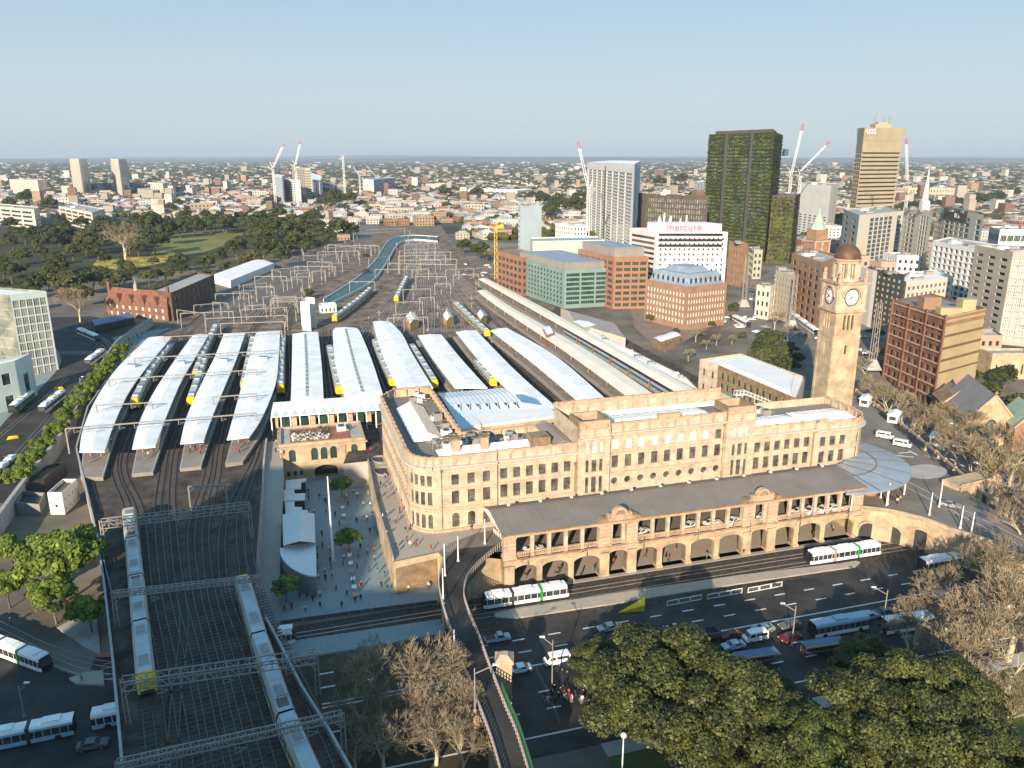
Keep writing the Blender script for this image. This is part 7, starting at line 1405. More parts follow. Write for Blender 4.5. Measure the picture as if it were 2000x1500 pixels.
ap = [W(u, v, 5.2) for u, v in ((547, 1070), (617, 1062), (618, 1125), (604, 1124), (588, 1119), (572, 1111), (560, 1101), (551, 1090), (547, 1080))]; mb = MB(); mb.prism([tuple(x[:2]) for x in ap], 4.9, 5.2, white_w); mb.build('apron_roof', T, world=True); mb = MB(); mb.prism([tuple(x[:2]) for x in inset(ap, .3)], .05, 4.9, greyp); mb.prism([tuple(x[:2]) for x in inset([a, b, c, d], .3)], .05, 5.9, concrete); mb.build('wall', T, world=True)
pm = W(651, 1097, .05); T = thing('white_mast', 'tall tapering white mast standing on the plaza', 'mast', pm); mb = MB(); hp = ZT(pm, 931); mb.tube((0, 0, 0), (0, 0, hp), .3, .14, white_p, 8); mb.build('mast_pole', T); mb = MB(); mb.lathe((0, 0, 0), [(.7, 0), (.7, .2), (.35, .35)], concrete, 12); mb.build('base', T)
for k in range(13):
    p = W(lerp(667, 694, k / 12), lerp(978, 1165, k / 12), .05); mb = MB(); mb.box(-.45, -.7, 0, .45, .7, .45, mk('bench_stone', (.5, .46, .4), .1, .5, .7) if k % 2 else concrete); mb.box(-.5, -.75, .45, .5, .75, .52, white_p if k % 3 else brown_p); mb.build('bench_block', label='low pale bench block in the line down the middle of the plaza', cat='bench', group='bench blocks down the plaza', loc=p, rot=R(8))
for (u, v, rx, ry), lb in (((742, 899, 16, 6.5), 'dark lens shaped opening with glass rim nearest the canopy'), ((748, 922, 17, 8), 'larger lens shaped opening on the upper promenade')):
    P_ = [W(u + rx * math.cos(t) * (1 - .15 * math.sin(t)), v + ry * math.sin(t), ZU) for t in [k * PI / 10 for k in range(20)]]; T = thing('light_well', lb, 'light well', W(u, v, ZU)); mb = MB(); mb.prism([tuple(p[:2]) for p in P_], ZU - .05, ZU + .05, frame_d); mb.build('opening', T, world=True); mb = MB()
    for p, q in zip(P_, P_[1:] + P_[:1]): mb.bar((p.x, p.y, ZU + .25), (q.x, q.y, ZU + .25), .12, .5, steel)
    mb.build('rim', T, world=True)
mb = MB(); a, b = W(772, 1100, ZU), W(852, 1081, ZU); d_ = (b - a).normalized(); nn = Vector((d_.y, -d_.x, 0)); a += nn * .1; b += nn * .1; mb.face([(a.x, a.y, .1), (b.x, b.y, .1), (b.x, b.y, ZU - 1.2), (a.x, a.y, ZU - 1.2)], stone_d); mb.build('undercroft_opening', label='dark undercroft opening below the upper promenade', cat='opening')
# ================================================================= FENCES, RAMP, BARRIERS
def fence(name, P, h, label, m, step=2.5, rails_=(.5, 1.0), t=.08, cat='fence', group=None, infill=None):
    T = thing(name, label, cat, P[0], 0, group); n = max(2, int(plen(P) / step)); Q = smooth(P, n + 1)
    for f_ in rails_:
        mb = MB()
        for a, b in zip(Q, Q[1:]): mb.bar(a + Vector((0, 0, h * f_)), b + Vector((0, 0, h * f_)), t, t, m)
        mb.build('rail', T, world=True)
    mb = MB()
    for p in Q: mb.bar(p, p + Vector((0, 0, h)), t * 1.3, t * 1.3, m)
    mb.build('fence_posts', T, world=True, kind='stuff' if n > 40 else None)
    if infill:
        mb = MB(); mb.strip([p + Vector((0, 0, .1)) for p in Q], [p + Vector((0, 0, h * .9)) for p in Q], infill); mb.build('infill', T, world=True)
    return T
rdl = wp([(890, 1072), (868, 1098), (859, 1125), (858, 1150), (866, 1190), (882, 1240), (903, 1300), (930, 1370), (960, 1450), (985, 1540)]); rdr = wp([(984, 1064), (945, 1096), (915, 1130), (906, 1160), (914, 1195), (938, 1255), (956, 1305), (985, 1380), (1010, 1440), (1040, 1540)])
n_ = 30; RL, RR = smooth(rdl, n_), smooth(rdr, n_); mb = MB()
for i in range(n_ - 1):
    q = [RL[i], RR[i], RR[i + 1], RL[i + 1]]; mb.hexa([(p.x, p.y, ZU - 1.2) for p in q], [(p.x, p.y, ZU + .02) for p in q], asphalt)  # dark asphalt stands in for tree shadows lying on the deck
struct('ramp_deck', mb)
for i in (4, 8, 12, 16, 20, 24):
    mb = MB(); p, q = RL[i].lerp(RR[i], .08), RL[i].lerp(RR[i], .92); mb.bar((p.x, p.y, (ZU - 1.2) / 2), (q.x, q.y, (ZU - 1.2) / 2), 1.2, ZU - 1.2, stone_w); mb.build('ramp_pier', label='sandstone pier carrying the curving ramp', cat='pier', group='piers under the curving ramp')
pinkm = mk('pinkish_pickets', (.33, .28, .27), .2, 3, .7)
fence('picket_fence', RL, 1.3, 'pinkish picket fence on the left side of the curving ramp', pinkm, .9, (.35, .95), .13); fence('picket_fence', RR, 1.3, 'pinkish picket fence on the right side of the curving ramp', pinkm, .9, (.35, .95), .13)
mb = MB(); 
for a, b in zip(RL, RL[1:]): mb.bar(a.lerp(b, 0) + Vector((.5, 0, .05)), b + Vector((.5, 0, .05)), .25, .1, line_w)
mb = MB(); gsh = mk('green_hoarding', (.03, .16, .07), .1, .5, .6); P_ = [p + Vector((.35, 0, 0)) for p in RR[-9:]]; mb.strip(P_, [p + Vector((0, 0, 2.2)) for p in P_], gsh); mb.strip([p + Vector((.1, 0, 0)) for p in P_], [p + Vector((.1, 0, 2.2)) for p in P_], gsh); mb.strip([p + Vector((0, 0, 2.2)) for p in P_], [p + Vector((.1, 0, 2.2)) for p in P_], gsh); mb.build('green_hoarding', label='green site hoarding along the lower right side of the ramp', cat='hoarding')
mb = MB(); p = W(985, 1372, 0); mb.box(-1.3, -1.3, 0, 1.3, 1.3, ZU + 1, stone_w); mb.box(-1.6, -1.6, ZU + 1, 1.6, 1.6, ZU + 1.5, stone_t); mb.hexa([(-1.5, -1.5, ZU + 1.5), (1.5, -1.5, ZU + 1.5), (1.5, 1.5, ZU + 1.5), (-1.5, 1.5, ZU + 1.5)], [(-.6, -.6, ZU + 2.3), (.6, -.6, ZU + 2.3), (.6, .6, ZU + 2.3), (-.6, .6, ZU + 2.3)], stone_t); mb.build('stone_pier', label='square sandstone end pier beside the ramp and the dark road', cat='pier', loc=p)
fence('blue_railing', wp([(186, 1028), (200, 1080), (208, 1120), (218, 1160), (222, 1200)]), 1.2, 'blue painted railing along the left edge of the rail yard', mk('blue_railing_paint', (.08, .25, .4), .1, .5, .5), 3, (.3, .95), .14)
fence('barrier', [W(548, 1222, .05), W(700, 1201, .05), W(854, 1181, .05)], 1.2, 'grey post and rail barrier along the plaza edge above the tram track', steel, 4, (.15, .95), .14, infill=mk('mesh_panel', (.10, .11, .11), .3, 4, .7))
def stop_fence(a, b, label, group): 
    T = thing('barrier', label, 'barrier', W(*a, .03), 0, group); p, q = W(*a, .03), W(*b, .03); mb = MB()
    for k in range(3):
        x, y = p.lerp(q, k / 3 + .01), p.lerp(q, (k + 1) / 3 - .02)
        for z in (.1, 1.15): mb.bar(x + Vector((0, 0, z)), y + Vector((0, 0, z)), .13, .13, frame_w)
        for e in (x, y): mb.bar(e, e + Vector((0, 0, 1.2)), .13, .13, frame_w)
        for j in range(1, 8): e = x.lerp(y, j / 8); mb.bar(e, e + Vector((0, 0, 1.15)), .05, .05, steel)
    mb.build('rails', T, world=True)
for k, (a, b) in enumerate((((1302, 1184), (1371, 1171)), ((1381, 1171), (1450, 1158)), ((1460, 1158), (1528, 1145)))): stop_fence(a, b, ('leftmost', 'middle', 'rightmost')[k] + ' white barrier of three panels behind the tram stop platform', 'tram stop barriers')
tp = [W(u, v, .35) for u, v in ((965, 1198), (985, 1193), (1200, 1158), (1450, 1122), (1640, 1100), (1672, 1095), (1680, 1098), (1670, 1106), (1450, 1138), (1200, 1178), (1000, 1207), (968, 1205))]; mb = MB(); mb.prism([tuple(p[:2]) for p in tp], 0, .35, pave_u, mk('platform_tan', (.38, .33, .26), .1, .3, .8)); mb.build('tram_stop_platform', label='long low tan tram stop platform with tapered ends', cat='platform')
mb = MB(); a, b, c, d = W(1206, 1197, .03), W(1259, 1194, .03), W(1259, 1180, .03), W(1250, 1186, .03); h = Vector((0, 0, 1.7)); mb.faces([a, b, c + Vector((0, .0, 0)), c + h, b + h * .85], [(0, 1, 4), (1, 2, 3, 4), (0, 4, 3), (0, 3, 2)], yellow); mb.build('yellow_ramp_marker', label='bright yellow wedge beside the tram stop barriers', cat='barrier')
for k, (u, v, r_) in enumerate(((112, 758 + 5, 0), (22, 860, 0))): p = WG(u, v, .02); mb = MB(); mb.faces([p + Vector((-1.6, 0, 0)), p + Vector((1.6, 1.8, 0)), p + Vector((1.6, 1.0, 1.2)), p + Vector((-.9, .2, 1.2))], [(0, 1, 2, 3)], yellow); mb.faces([p + Vector((-1.6, .3, 0)), p + Vector((1.6, 2.1, 0)), p + Vector((1.6, 1.3, 1.2)), p + Vector((-.9, .5, 1.2))], [(0, 1, 2, 3)], yellow); mb.build('yellow_ramp_marker', label=('upper', 'lower')[k] + ' yellow wedge between the tram lines on the left street', cat='barrier')
# tram rails
def srails(P, g_, label='pair of steel tram rails set in the dark street'): rails('tram_track', P, label, g_, slp=False, rw=.14, m=mk('polished_rail', (.5, .48, .45), .1, 1, .3, metal=.6), cat='tram track', z=-.12)
for off in (-4.4, -8.0): srails([S(-78, off, .03), S(-20, off + .2, .03), S(0, off, .03), S(60, off, .03), S(130, off - 1, .03), S(200, off - 4, .03)], 'tram rails along the avenue', 'steel tram rails running past the sandstone arcade')
# left street
def gsheet(name, Lpx, Rpx, off, m, n=24):
    a = smooth([WG(u, v, 0) for u, v in Lpx], n); b = smooth([WG(u, v, 0) for u, v in Rpx], n); mb = MB()
    mb.strip([(p.x, p.y, GZ(p.y) + off) for p in a], [(p.x, p.y, GZ(p.y) + off) for p in b], m); struct(name, mb)
gsheet('street', [(-200, 960), (-120, 890), (20, 812), (85, 745), (118, 705), (105, 672), (70, 650), (60, 620)], [(20, 985), (60, 930), (140, 835), (190, 760), (232, 705), (262, 665), (235, 632), (180, 618)], .06, asphalt)
gsheet('pavement', [(-80, 850), (-60, 825), (-20, 790), (60, 715), (85, 690), (80, 670)], [(0, 835), (20, 812), (70, 768), (112, 722), (119, 700), (100, 670)], .09, pave); gsheet('forecourt_paving', [(220, 660), (240, 655), (262, 650)], [(248, 692), (275, 672), (335, 640)], .09, pave)
gsheet('avenue', [(-300, 1230), (-60, 1215), (0, 1235), (80, 1290), (150, 1320), (240, 1330)], [(-300, 1700), (-100, 1600), (0, 1560), (80, 1520), (160, 1500), (245, 1500)], .02, asphalt)
mb = MB(); mb.prism([tuple(W(u, v, 0)[:2]) for u, v in ((112, 1228), (140, 1212), (190, 1210), (197, 1280), (170, 1268))], 0, .3, concrete); struct('traffic_island', mb)
mb = MB(); mb.prism([tuple(W(u, v, 0)[:2]) for u, v in ((135, 1328), (168, 1316), (202, 1312), (204, 1340), (150, 1338))], 0, .4, concrete, mk('platform_tan', (1, 1, 1))); struct('kerb_island', mb)
mb = MB(); mb.face([W(190, 1276, .35), W(226, 1272, .35), W(226, 1282, .35), W(196, 1284, .35)], mk('salmon_paint', (.5, .14, .1), .1, .5, .7)); struct('red_marking', mb)
for P_ in ([(235, 1325), (170, 1315), (110, 1295), (50, 1270), (-60, 1225)], [(228, 1300), (170, 1290), (100, 1268), (40, 1240), (-40, 1200)]): srails([W(u, v, .04) for u, v in P_], 'tram rails curving at the lower left', 'steel tram rails curving towards the rail bridge')
for P_ in ([(150, 656), (185, 668), (205, 685), (195, 705), (150, 758), (100, 812), (40, 880), (0, 925)], [(158, 650), (200, 662), (220, 684), (212, 705), (165, 762), (118, 815), (60, 882), (15, 930)], [(130, 740), (80, 785), (20, 835), (-40, 885)]): srails([WG(u, v, .08) for u, v in P_], 'tram rails on the left street', 'steel tram rails bending down the left street')
# right streets
gsheet('city_street', [(1590, 720), (1500, 668), (1440, 620), (1452, 575), (1480, 545), (1520, 522), (1545, 512)], [(1720, 700), (1620, 655), (1560, 618), (1490, 580), (1500, 550), (1535, 528), (1560, 514)], .03, mk('city_asphalt', (.18, .16, .145), .15, .1, .8)); gsheet('street_court', [(1240, 640), (1300, 690), (1380, 730), (1560, 740)], [(1230, 600), (1350, 610), (1450, 600), (1590, 665)], .02, mk('court_paving', (.24, .18, .14), .15, .2, .85)); gsheet('avenue_right', [(1690, 700), (1780, 790), (1900, 900), (2060, 1020)], [(1750, 700), (1860, 790), (1960, 860), (2100, 960)], .02, asphalt)
# road paint on the main road
def dash(a0, a1, b, n, w_=.18, fill=.4, z=.017):
    mb = MB()
    for k in range(n): x = lerp(a0, a1, k / n); x2 = x + (a1 - a0) / n * fill; mb.face([S(x, b - w_, z), S(x2, b - w_, z), S(x2, b + w_, z), S(x, b + w_, z)], line_w)
    return mb
for b, n, f_ in ((-18, 26, .35), (-22, 26, .35), (-26.5, 1, 1), (-34, 26, .35), (-38.5, 26, .35), (-44.5, 1, 1)): struct('lane_marking', dash(-40, 150, b, n, fill=f_))
struct('lane_marking', dash(-40, -5, -27.5, 1, fill=1)); 
mb = MB()
for k in range(6): a, b = W(1745 + k * 9, 885 + k * .5, ZU), W(1790 + k * 1.2, 890 - k * 3, ZU); 
for (u0, v0, u1, v1) in ((1748, 889, 1785, 893), (1755, 885, 1778, 883), (1775, 880, 1792, 889)): a, b = W(u0, v0, ZU + .005), W(u1, v1, ZU + .005); mb.bar(a, b, .6, .01, line_w)
for k in range(7): a, b = W(1806 + k * 7, 890 + k * 1.6, ZU + .005), W(1810 + k * 7, 891 + k * 1.6, ZU + .005); mb.bar(a, b, .25, .01, line_w)
for k in range(5): a, b = W(1856 + k * 20, 896 + k * 14 * .8, ZU + .005), W(1864 + k * 20, 900 + k * 14 * .8, ZU + .005); mb.bar(a, b, .7, .01, line_w)
for (u0, v0, u1, v1) in ((1762, 935, 2020, 1065), (1758, 945, 2000, 1070), (1920, 1035, 2060, 1090)): a, b = W(u0, v0, ZU + .005), W(u1, v1, ZU + .005); mb.bar(a, b, .15, .01, line_w)
struct('lane_marking', mb)
# parapets on the right ramp, with arches below
mb = MB(); P_ = smooth(wp([(1682, 996), (1740, 1003), (1800, 1018), (1840, 1032), (1868, 1043), (1930, 1062), (2060, 1110)]), 40)
T = thing('ramp_balustrade', 'curved stone balustrade above the arches of the right hand ramp', 'balustrade', P_[0]); mb = MB()
for a, b in zip(P_, P_[1:]): mb.bar(a + Vector((0, 0, 1.05)), b + Vector((0, 0, 1.05)), .5, .2, stone_t); mb.bar(a + Vector((0, 0, .1)), b + Vector((0, 0, .1)), .5, .25, stone_t)
mb.build('coping', T, world=True); mb = MB(); Q_ = smooth(P_, 170)
for p in Q_: mb.bar(p, p + Vector((0, 0, 1)), .16, .16, stone)
mb.build('balusters', T, world=True, kind='stuff')
for (u, v, w2) in ((1705, 1062, 13), (1748, 1070, 15), (1800, 1080, 20)):
    p = W(u, v, 0); i = min(range(39), key=lambda k: abs(P_[k].x - p.x)); d_ = (P_[i + 1] - P_[i]).normalized(); nn = Vector((d_.y, -d_.x, 0)); c = P_[i] + nn * .15; mb = MB(); ww = 2.0 if u < 1790 else 3.2; N = 10; hh = 2.6; f_ = [(-ww, 0), (ww, 0), (ww, hh)] + [(ww * math.cos(PI * k / N), hh + ww * .8 * math.sin(PI * k / N)) for k in range(1, N)] + [(-ww, hh)]; V_ = [Vector((c.x, c.y, .1 + b)) + d_ * a for a, b in f_]; mb.hexa(V_, [x - nn * .1 for x in V_], frame_d)
    for k in range(N): a0, a1 = PI * k / N, PI * (k + 1) / N; q0 = Vector((c.x, c.y, .1 + hh + (ww + .25) * .85 * math.sin(a0))) + d_ * (ww + .25) * math.cos(a0) + nn * .1; q1 = Vector((c.x, c.y, .1 + hh + (ww + .25) * .85 * math.sin(a1))) + d_ * (ww + .25) * math.cos(a1) + nn * .1; mb.bar(q0, q1, .3, .45, stone_t)
    mb.build('ramp_arch', label={1705: 'small dark arch in the ramp wall beside the colonnade', 1748: 'middle dark arch in the ramp wall', 1800: 'widest dark arch in the ramp wall'}[u], cat='arch')
fence('parapet_wall', [p + Vector((0, 0, .0)) for p in smooth(wp([(1672, 765), (1760, 830), (1850, 905), (1930, 972), (2010, 1040)]), 20)], 1.1, 'long stone parapet beside the bare trees on the right hand ramp', stone_t, 6, (.5,), .55)
gate = W(1905, 1000, 0); T = thing('ramp_gatehouse', 'sandstone stair house with a fanlight arch built into the right hand ramp', 'building', W(1905, 990, 2), R(24)); mb = MB(); wall(mb, (-7, 0), (1, 0), 16, 0, 7.5, [(9, 11.4, 0, 4.6, 'a', .5), (4.5, 5.6, 1.5, 3.0, 'r', .3), (6.2, 7.3, 1.5, 3.0, 'r', .3)], stone_w); mb.box(-7, .6, 0, 9, 5.5, 6.9, stone_w); mb.box(-7.3, -.3, 6.6, 9.3, .3, 7.1, stone_t); mb.hexa([(4, -.2, 7.1), (8.5, -.2, 7.1), (6.2, -.2, 8.4)], [(4, .4, 7.1), (8.5, .4, 7.1), (6.2, .4, 8.4)], stone_t); mb.build('wall', T); mb = MB(); mb.face([(2, .5, 0), (4.4, .5, 0), (4.4, .5, 4.6), (2, .5, 4.6)], frame_d); mb.build('door', T)
# round glass awning at the right corner
T = thing('corner_canopy', 'blue grey half round glass awning wrapping the right corner of the terminal', 'canopy', S(100, 12, ZU)); c = S(92, 20, 13.0); mb = MB(); R1, R2, R3 = 7, 14, 22
pts = lambda rr, z: [Vector((c.x + rr * math.cos(SPH + t) * 1.0, c.y + rr * math.sin(SPH + t) * .92, z)) for t in [R(-108) + k * R(150) / 28 for k in range(29)]]
A1, A2, A3 = pts(7, 13.6), pts(15, 13.4), pts(23.5, 12.6); awn = mk('awning_glass', (.30, .34, .38), .1, .3, .2); mb.strip(A1, A2, awn); mb.strip(A2, A3, awn); mb.strip(A3, [p - Vector((0, 0, .6)) for p in A3], zinc); mb.build('roof', T, world=True); mb = MB()
for k in range(0, 29, 4): mb.bar(A1[k] + Vector((0, 0, .1)), A2[k] + Vector((0, 0, .1)), .2, .15, steel_d); mb.bar(A2[k] + Vector((0, 0, .1)), A3[k] + Vector((0, 0, .1)), .2, .15, steel_d)
for a, b in zip(A2, A2[1:]): mb.bar(a + Vector((0, 0, .1)), b + Vector((0, 0, .1)), .2, .12, steel_d)
mb.build('ribs', T, world=True)
for k in range(1, 28, 5): p = A3[k]; mb = MB(); q = p.lerp(A2[k], .12); mb.tube((q.x, q.y, ZU), (q.x, q.y, 12.4), .2, .2, frame_w); mb.build('column', T, world=True)
# white kiosks along the right ramp, bus shelters, yellow machine
for (u, v), lb in (((1690, 790), 'white kiosk roof nearest the foot of the clock tower'), ((1745, 822), 'white kiosk roof in the middle of the ramp'), ((1828, 866), 'white kiosk roof furthest down the ramp')): p = W(u, v, ZU); T = thing('ramp_kiosk', lb, 'kiosk', p, R(-35)); mb = MB(); mb.box(-1.5, -2.6, 0, 1.5, 2.6, 2.6, white_w); mb.build('wall', T); mb = MB(); mb.hexa([(-1.9, -3.1, 2.6), (1.9, -3.1, 2.6), (1.9, 3.1, 2.6), (-1.9, 3.1, 2.6)], [(-.2, -3.1, 3.3), (.2, -3.1, 3.3), (.2, 3.1, 3.3), (-.2, 3.1, 3.3)], white_roof); mb.build('roof', T); mb = MB(); mb.box(-1.0, -2.66, .9, 1.0, -2.61, 2.1, frame_d); mb.build('window', T)
for (u, v), lb in (((1475, 1300), 'bus shelter with blue roof between the fig and the parked van'), ((1605, 1278), 'bus shelter with blue roof beside the long bus')):
    p = W(u, v, 0); T = thing('bus_shelter', lb, 'shelter', p, SPH - R(4)); mb = MB(); mb.box(-4.2, -1.1, 2.6, 4.2, 1.1, 2.75, mk('blue_sheet_roof', (1, 1, 1))); mb.box(-4.3, -1.25, 2.55, 4.3, -1.1, 2.8, brown_p); mb.build('roof', T)
    for x in (-4, 0, 4): mb = MB(); mb.bar((x, .9, 0), (x, .9, 2.6), .12, .12, steel_d); mb.build('post', T)
    mb = MB(); mb.box(-4, .85, .4, 4, .9, 2.3, glass); mb.box(-3, .2, .4, 3, .6, .5, steel); mb.build('glass_back', T)
p = W(1940, 925, 2); T = thing('excavator', 'yellow site machine parked under the bare trees at the right', 'excavator', (p.x, p.y, 2), R(-20)); mb = MB(); mb.box(-2.4, -1.1, .9, 1.6, 1.1, 2.1, yellow); mb.box(.2, -1, 2.1, 1.5, .4, 3.2, yellow); mb.build('body', T)
for y in (-1.1, .7): mb = MB(); mb.box(-2, y, 0, 2, y + .5, .9, black); mb.build('crawler', T)
mb = MB(); mb.bar((1.6, .6, 1.8), (4.2, .6, 4), .4, .4, yellow); mb.bar((4.2, .6, 4), (6, .6, 1.6), .3, .3, yellow); mb.build('arm', T)
p = W(1665, 962, ZU); mb = MB(); mb.lathe((0, 0, 0), [(1.8, 0), (2.2, 1.4), (1.6, 2.5), (0, 3)], mk('orange_paint', (.6, .3, .06), .1, .3, .5), 14); mb.build('orange_kiosk', label='small orange domed kiosk under the round glass awning', cat='kiosk', loc=W(1697, 963, ZU))
# small dark buildings beside the yard
T = B3('signal_hut', 'pale rendered block with a brown flat roof in the shade beside the tracks', (127, 1003), 962, (92, 962), (150, 935), white_w, mk('brown_felt_roof', (.13, .10, .06), .1, .3, .9), {0: SM(nx=1, nz=1, wf=.2, hf=.15), 1: SM(nx=4, nz=2, wf=.25, hf=.25)}, z0=.5)
T = B3('workshop', 'long low brown roofed workshop in the shade below the street trees', (90, 960), 935, (45, 945), (128, 900), frame_d, mk('brown_felt_roof', (1, 1, 1)), {}, z0=.5); T = B3('workshop', 'low grey shed with a dark roof at the shady left edge', (80, 1005), 985, (30, 982), (88, 962), greyp, frame_d, {}, z0=.3)
mb = MB(); P_ = smooth([W(u, v, 4.5) for u, v in ((-60, 1085), (0, 1005), (60, 925), (105, 870), (140, 820), (185, 755), (240, 690), (300, 648))], 40)
for a, b in zip(P_, P_[1:]): mb.bar(a, b, 1.0, 1.6, concrete); mb.bar(Vector((a.x, a.y, GZ(a.y))), Vector((b.x, b.y, GZ(b.y))), .5, 9, concrete)
mb.build('street_wall', label='long smooth grey wall sweeping between the street trees and the platforms', cat='wall')
# ================================================================= VEHICLES
def car_proto(name, label, cat, kind, paint):
    T = thing(name, label, cat, (0, 0, -700)); mb = MB(); L, w = (4.6, .9) if kind != 'van' else (5.0, .95)
    if kind == 'van': pr = [(-2.5, .35), (2.3, .35), (2.5, .6), (2.45, 1.0), (2.0, 1.25), (1.5, 1.95), (1.2, 2.1), (-2.3, 2.1), (-2.5, 1.9)]; gl = [((1.55, 1.25), (1.35, 1.85), .4, 1)]
    elif kind == 'ute': pr = [(-2.6, .45), (2.4, .45), (2.55, .75), (2.45, 1.0), (1.4, 1.12), (.9, 1.65), (0, 1.7), (-.3, 1.05), (-2.6, 1.05)]
    else: pr = [(-2.25, .35), (2.15, .35), (2.3, .6), (2.2, .85), (1.15, .98), (.45, 1.42), (-.9, 1.45), (-1.7, 1.05), (-2.25, .98)]
    n = len(pr); secs = [[(x, y * w * (1 if z < 1.0 else .84), z) for x, z in pr] for y in (-1, -.88, .88, 1)]
    secs[0] = [(x * .985, y_, z if z > .5 else z + .05) for (x, y_, z) in secs[0]]; secs[3] = [(x * .985, y_, z if z > .5 else z + .05) for (x, y_, z) in secs[3]]
    mb.loft([[(x, y, z) for x, y, z in s_] for s_ in secs], paint); mb.build('body', T)
    def g(nm, pts): m_ = MB(); m_.face(pts, glass); m_.build(nm, T)
    if kind == 'van':
        g('windscreen', [(2.03, -.78, 1.3), (2.03, .78, 1.3), (1.53, .74, 1.93), (1.53, -.74, 1.93)])
        for s_ in (-1, 1): g('side_window', [(.5, s_ * .96, 1.3), (1.7, s_ * .95, 1.3), (1.35, s_ * .87, 1.85), (.5, s_ * .87, 1.85)]); g('side_window', [(-2.1, s_ * .96, 1.35), (.2, s_ * .96, 1.35), (.2, s_ * .87, 1.85), (-2.1, s_ * .87, 1.85)])
    elif kind == 'ute':
        g('windscreen', [(1.36, -.72, 1.17), (1.36, .72, 1.17), (.95, .68, 1.62), (.95, -.68, 1.62)]); [g('side_window', [(-.2, s_ * .82, 1.15), (1.2, s_ * .82, 1.15), (.85, s_ * .78, 1.6), (0, s_ * .78, 1.6)]) for s_ in (-1, 1)]
        m_ = MB(); m_.box(-2.45, -.75, 1.0, -.5, .75, 1.07, frame_d); m_.build('tray', T)
    else:
        g('windscreen', [(1.12, -.72, 1.03), (1.12, .72, 1.03), (.5, .66, 1.42), (.5, -.66, 1.42)]); g('rear_window', [(-1.66, -.7, 1.1), (-1.66, .7, 1.1), (-.96, .64, 1.45), (-.96, -.64, 1.45)])
        for s_ in (-1, 1): g('side_window', [(-1.45, s_ * .845, 1.06), (.95, s_ * .845, 1.04), (.42, s_ * .775, 1.39), (-.9, s_ * .775, 1.41)])
    for x in (-1.4, 1.4):
        for y in (-.86, .86): m_ = MB(); m_.tube((x, y - .1, .33), (x, y + .1, .33), .33, .33, black, 12); m_.tube((x, y - .12, .33), (x, y + .12, .33), .17, .17, steel, 8); m_.build('wheel', T)
    for y in (-.65, .65): m_ = MB(); m_.box(2.16, y - .16, .62, 2.29, y + .16, .78, frame_w); m_.build('headlight', T)
    return kids(T)
CP = {k: car_proto(n_, 'x', c_, k, m) for k, n_, c_, m in (('car', 'parked_car', 'car', white_p), ('van', 'delivery_van', 'van', white_p), ('ute', 'utility_truck', 'utility truck', white_p))}
cc_ = {'white': white_p, 'silver': mk('car_silver', (.36, .38, .4), .05, .5, .3, metal=.5), 'black': mk('car_black', (.02, .02, .022), .1, .5, .25), 'dark red': mk('car_red', (.12, .015, .015), .1, .5, .3), 'pale blue': mk('car_blue', (.35, .45, .55), .05, .5, .3), 'grey': mk('car_grey', (.12, .12, .13), .1, .5, .3)}
def put(kind, col, u, v, rot, label, z=None, group=None):
    p = W(u, v, z) if z is not None else WG(u, v, .05); m = cc_[col]; dup(CP[kind], p, rot, label, group, 1.0, {white_p: m} if m is not white_p else None)
r0, r1 = SPH, SPH + PI
for a in (('car', 'white', 1014, 1312, r1, 'white sedan alone in the near lanes beside the ramp'), ('van', 'white', 1087, 1295, r1, 'white van behind the street lamp'), ('car', 'black', 1118, 1306, r1, 'black car half under the fig leaves'), ('car', 'silver', 1160, 1284, r1, 'silver car touching the edge of the largest fig'), ('ute', 'pale blue', 972, 1252, r0, 'pale blue utility truck with open tray beside the ramp'), ('car', 'silver', 1188, 1231, r1, 'silver car alone in the sunny middle lanes'),
          ('car', 'dark red', 1428, 1246, r1, 'dark red car in the shade above the bus shelter'), ('car', 'pale blue', 1432, 1266, r1, 'pale blue small car just above the bus shelter'), ('van', 'white', 1474, 1250, r1, 'white van in the shaded bus lane'), ('car', 'silver', 1490, 1233, r1, 'silver wagon behind the shaded white van'), ('car', 'grey', 1542, 1226, r1, 'grey car between the lamp post and the long bus'), ('car', 'dark red', 1543, 1250, r1, 'dark red car with open boot beside the lamp post'), ('car', 'pale blue', 1697, 1207, r0, 'pale blue car at the tail of the long bus'), ('car', 'grey', 1727, 1200, r0, 'grey car between the long bus and the bare trees'), ('car', 'white', 1842, 1170, r0, 'white car under the palm'), ('car', 'white', 1332, 1238, r1, 'white car mostly hidden behind the fig top'), ('car', 'grey', 182, 1460, r0, 'grey car below the bus at the bottom left corner')): put(a[0], a[1], a[2], a[3], a[4], a[5], 0.02)
for k, (u, v) in enumerate(((1043, 1077), (1252, 1043), (1348, 1030), (1392, 1026), (1432, 1021), (1492, 1012), (1563, 1003), (1583, 1000), (1608, 998), (1628, 996))): put('car', 'white', u, v, r0 + (.5 if k % 3 else 0), 'white taxi waiting behind the colonnade columns' if k != 1 else 'white taxi behind the columns just right of the first gable', ZU + .02, 'taxis behind the colonnade columns')
for a in (('van', 'white', 1728, 856, R(-38), 'white van upper of two on the ramp'), ('van', 'white', 1762, 872, R(-38), 'white van lower of two on the ramp'), ('car', 'black', 1700, 775, R(-38), 'black car near the foot of the clock tower'), ('car', 'silver', 1855, 990, R(-33), 'silver car coming down the right hand ramp')): put(a[0], a[1], a[2], a[3], a[4], a[5], ZU + .02)
rv = random.Random(31)
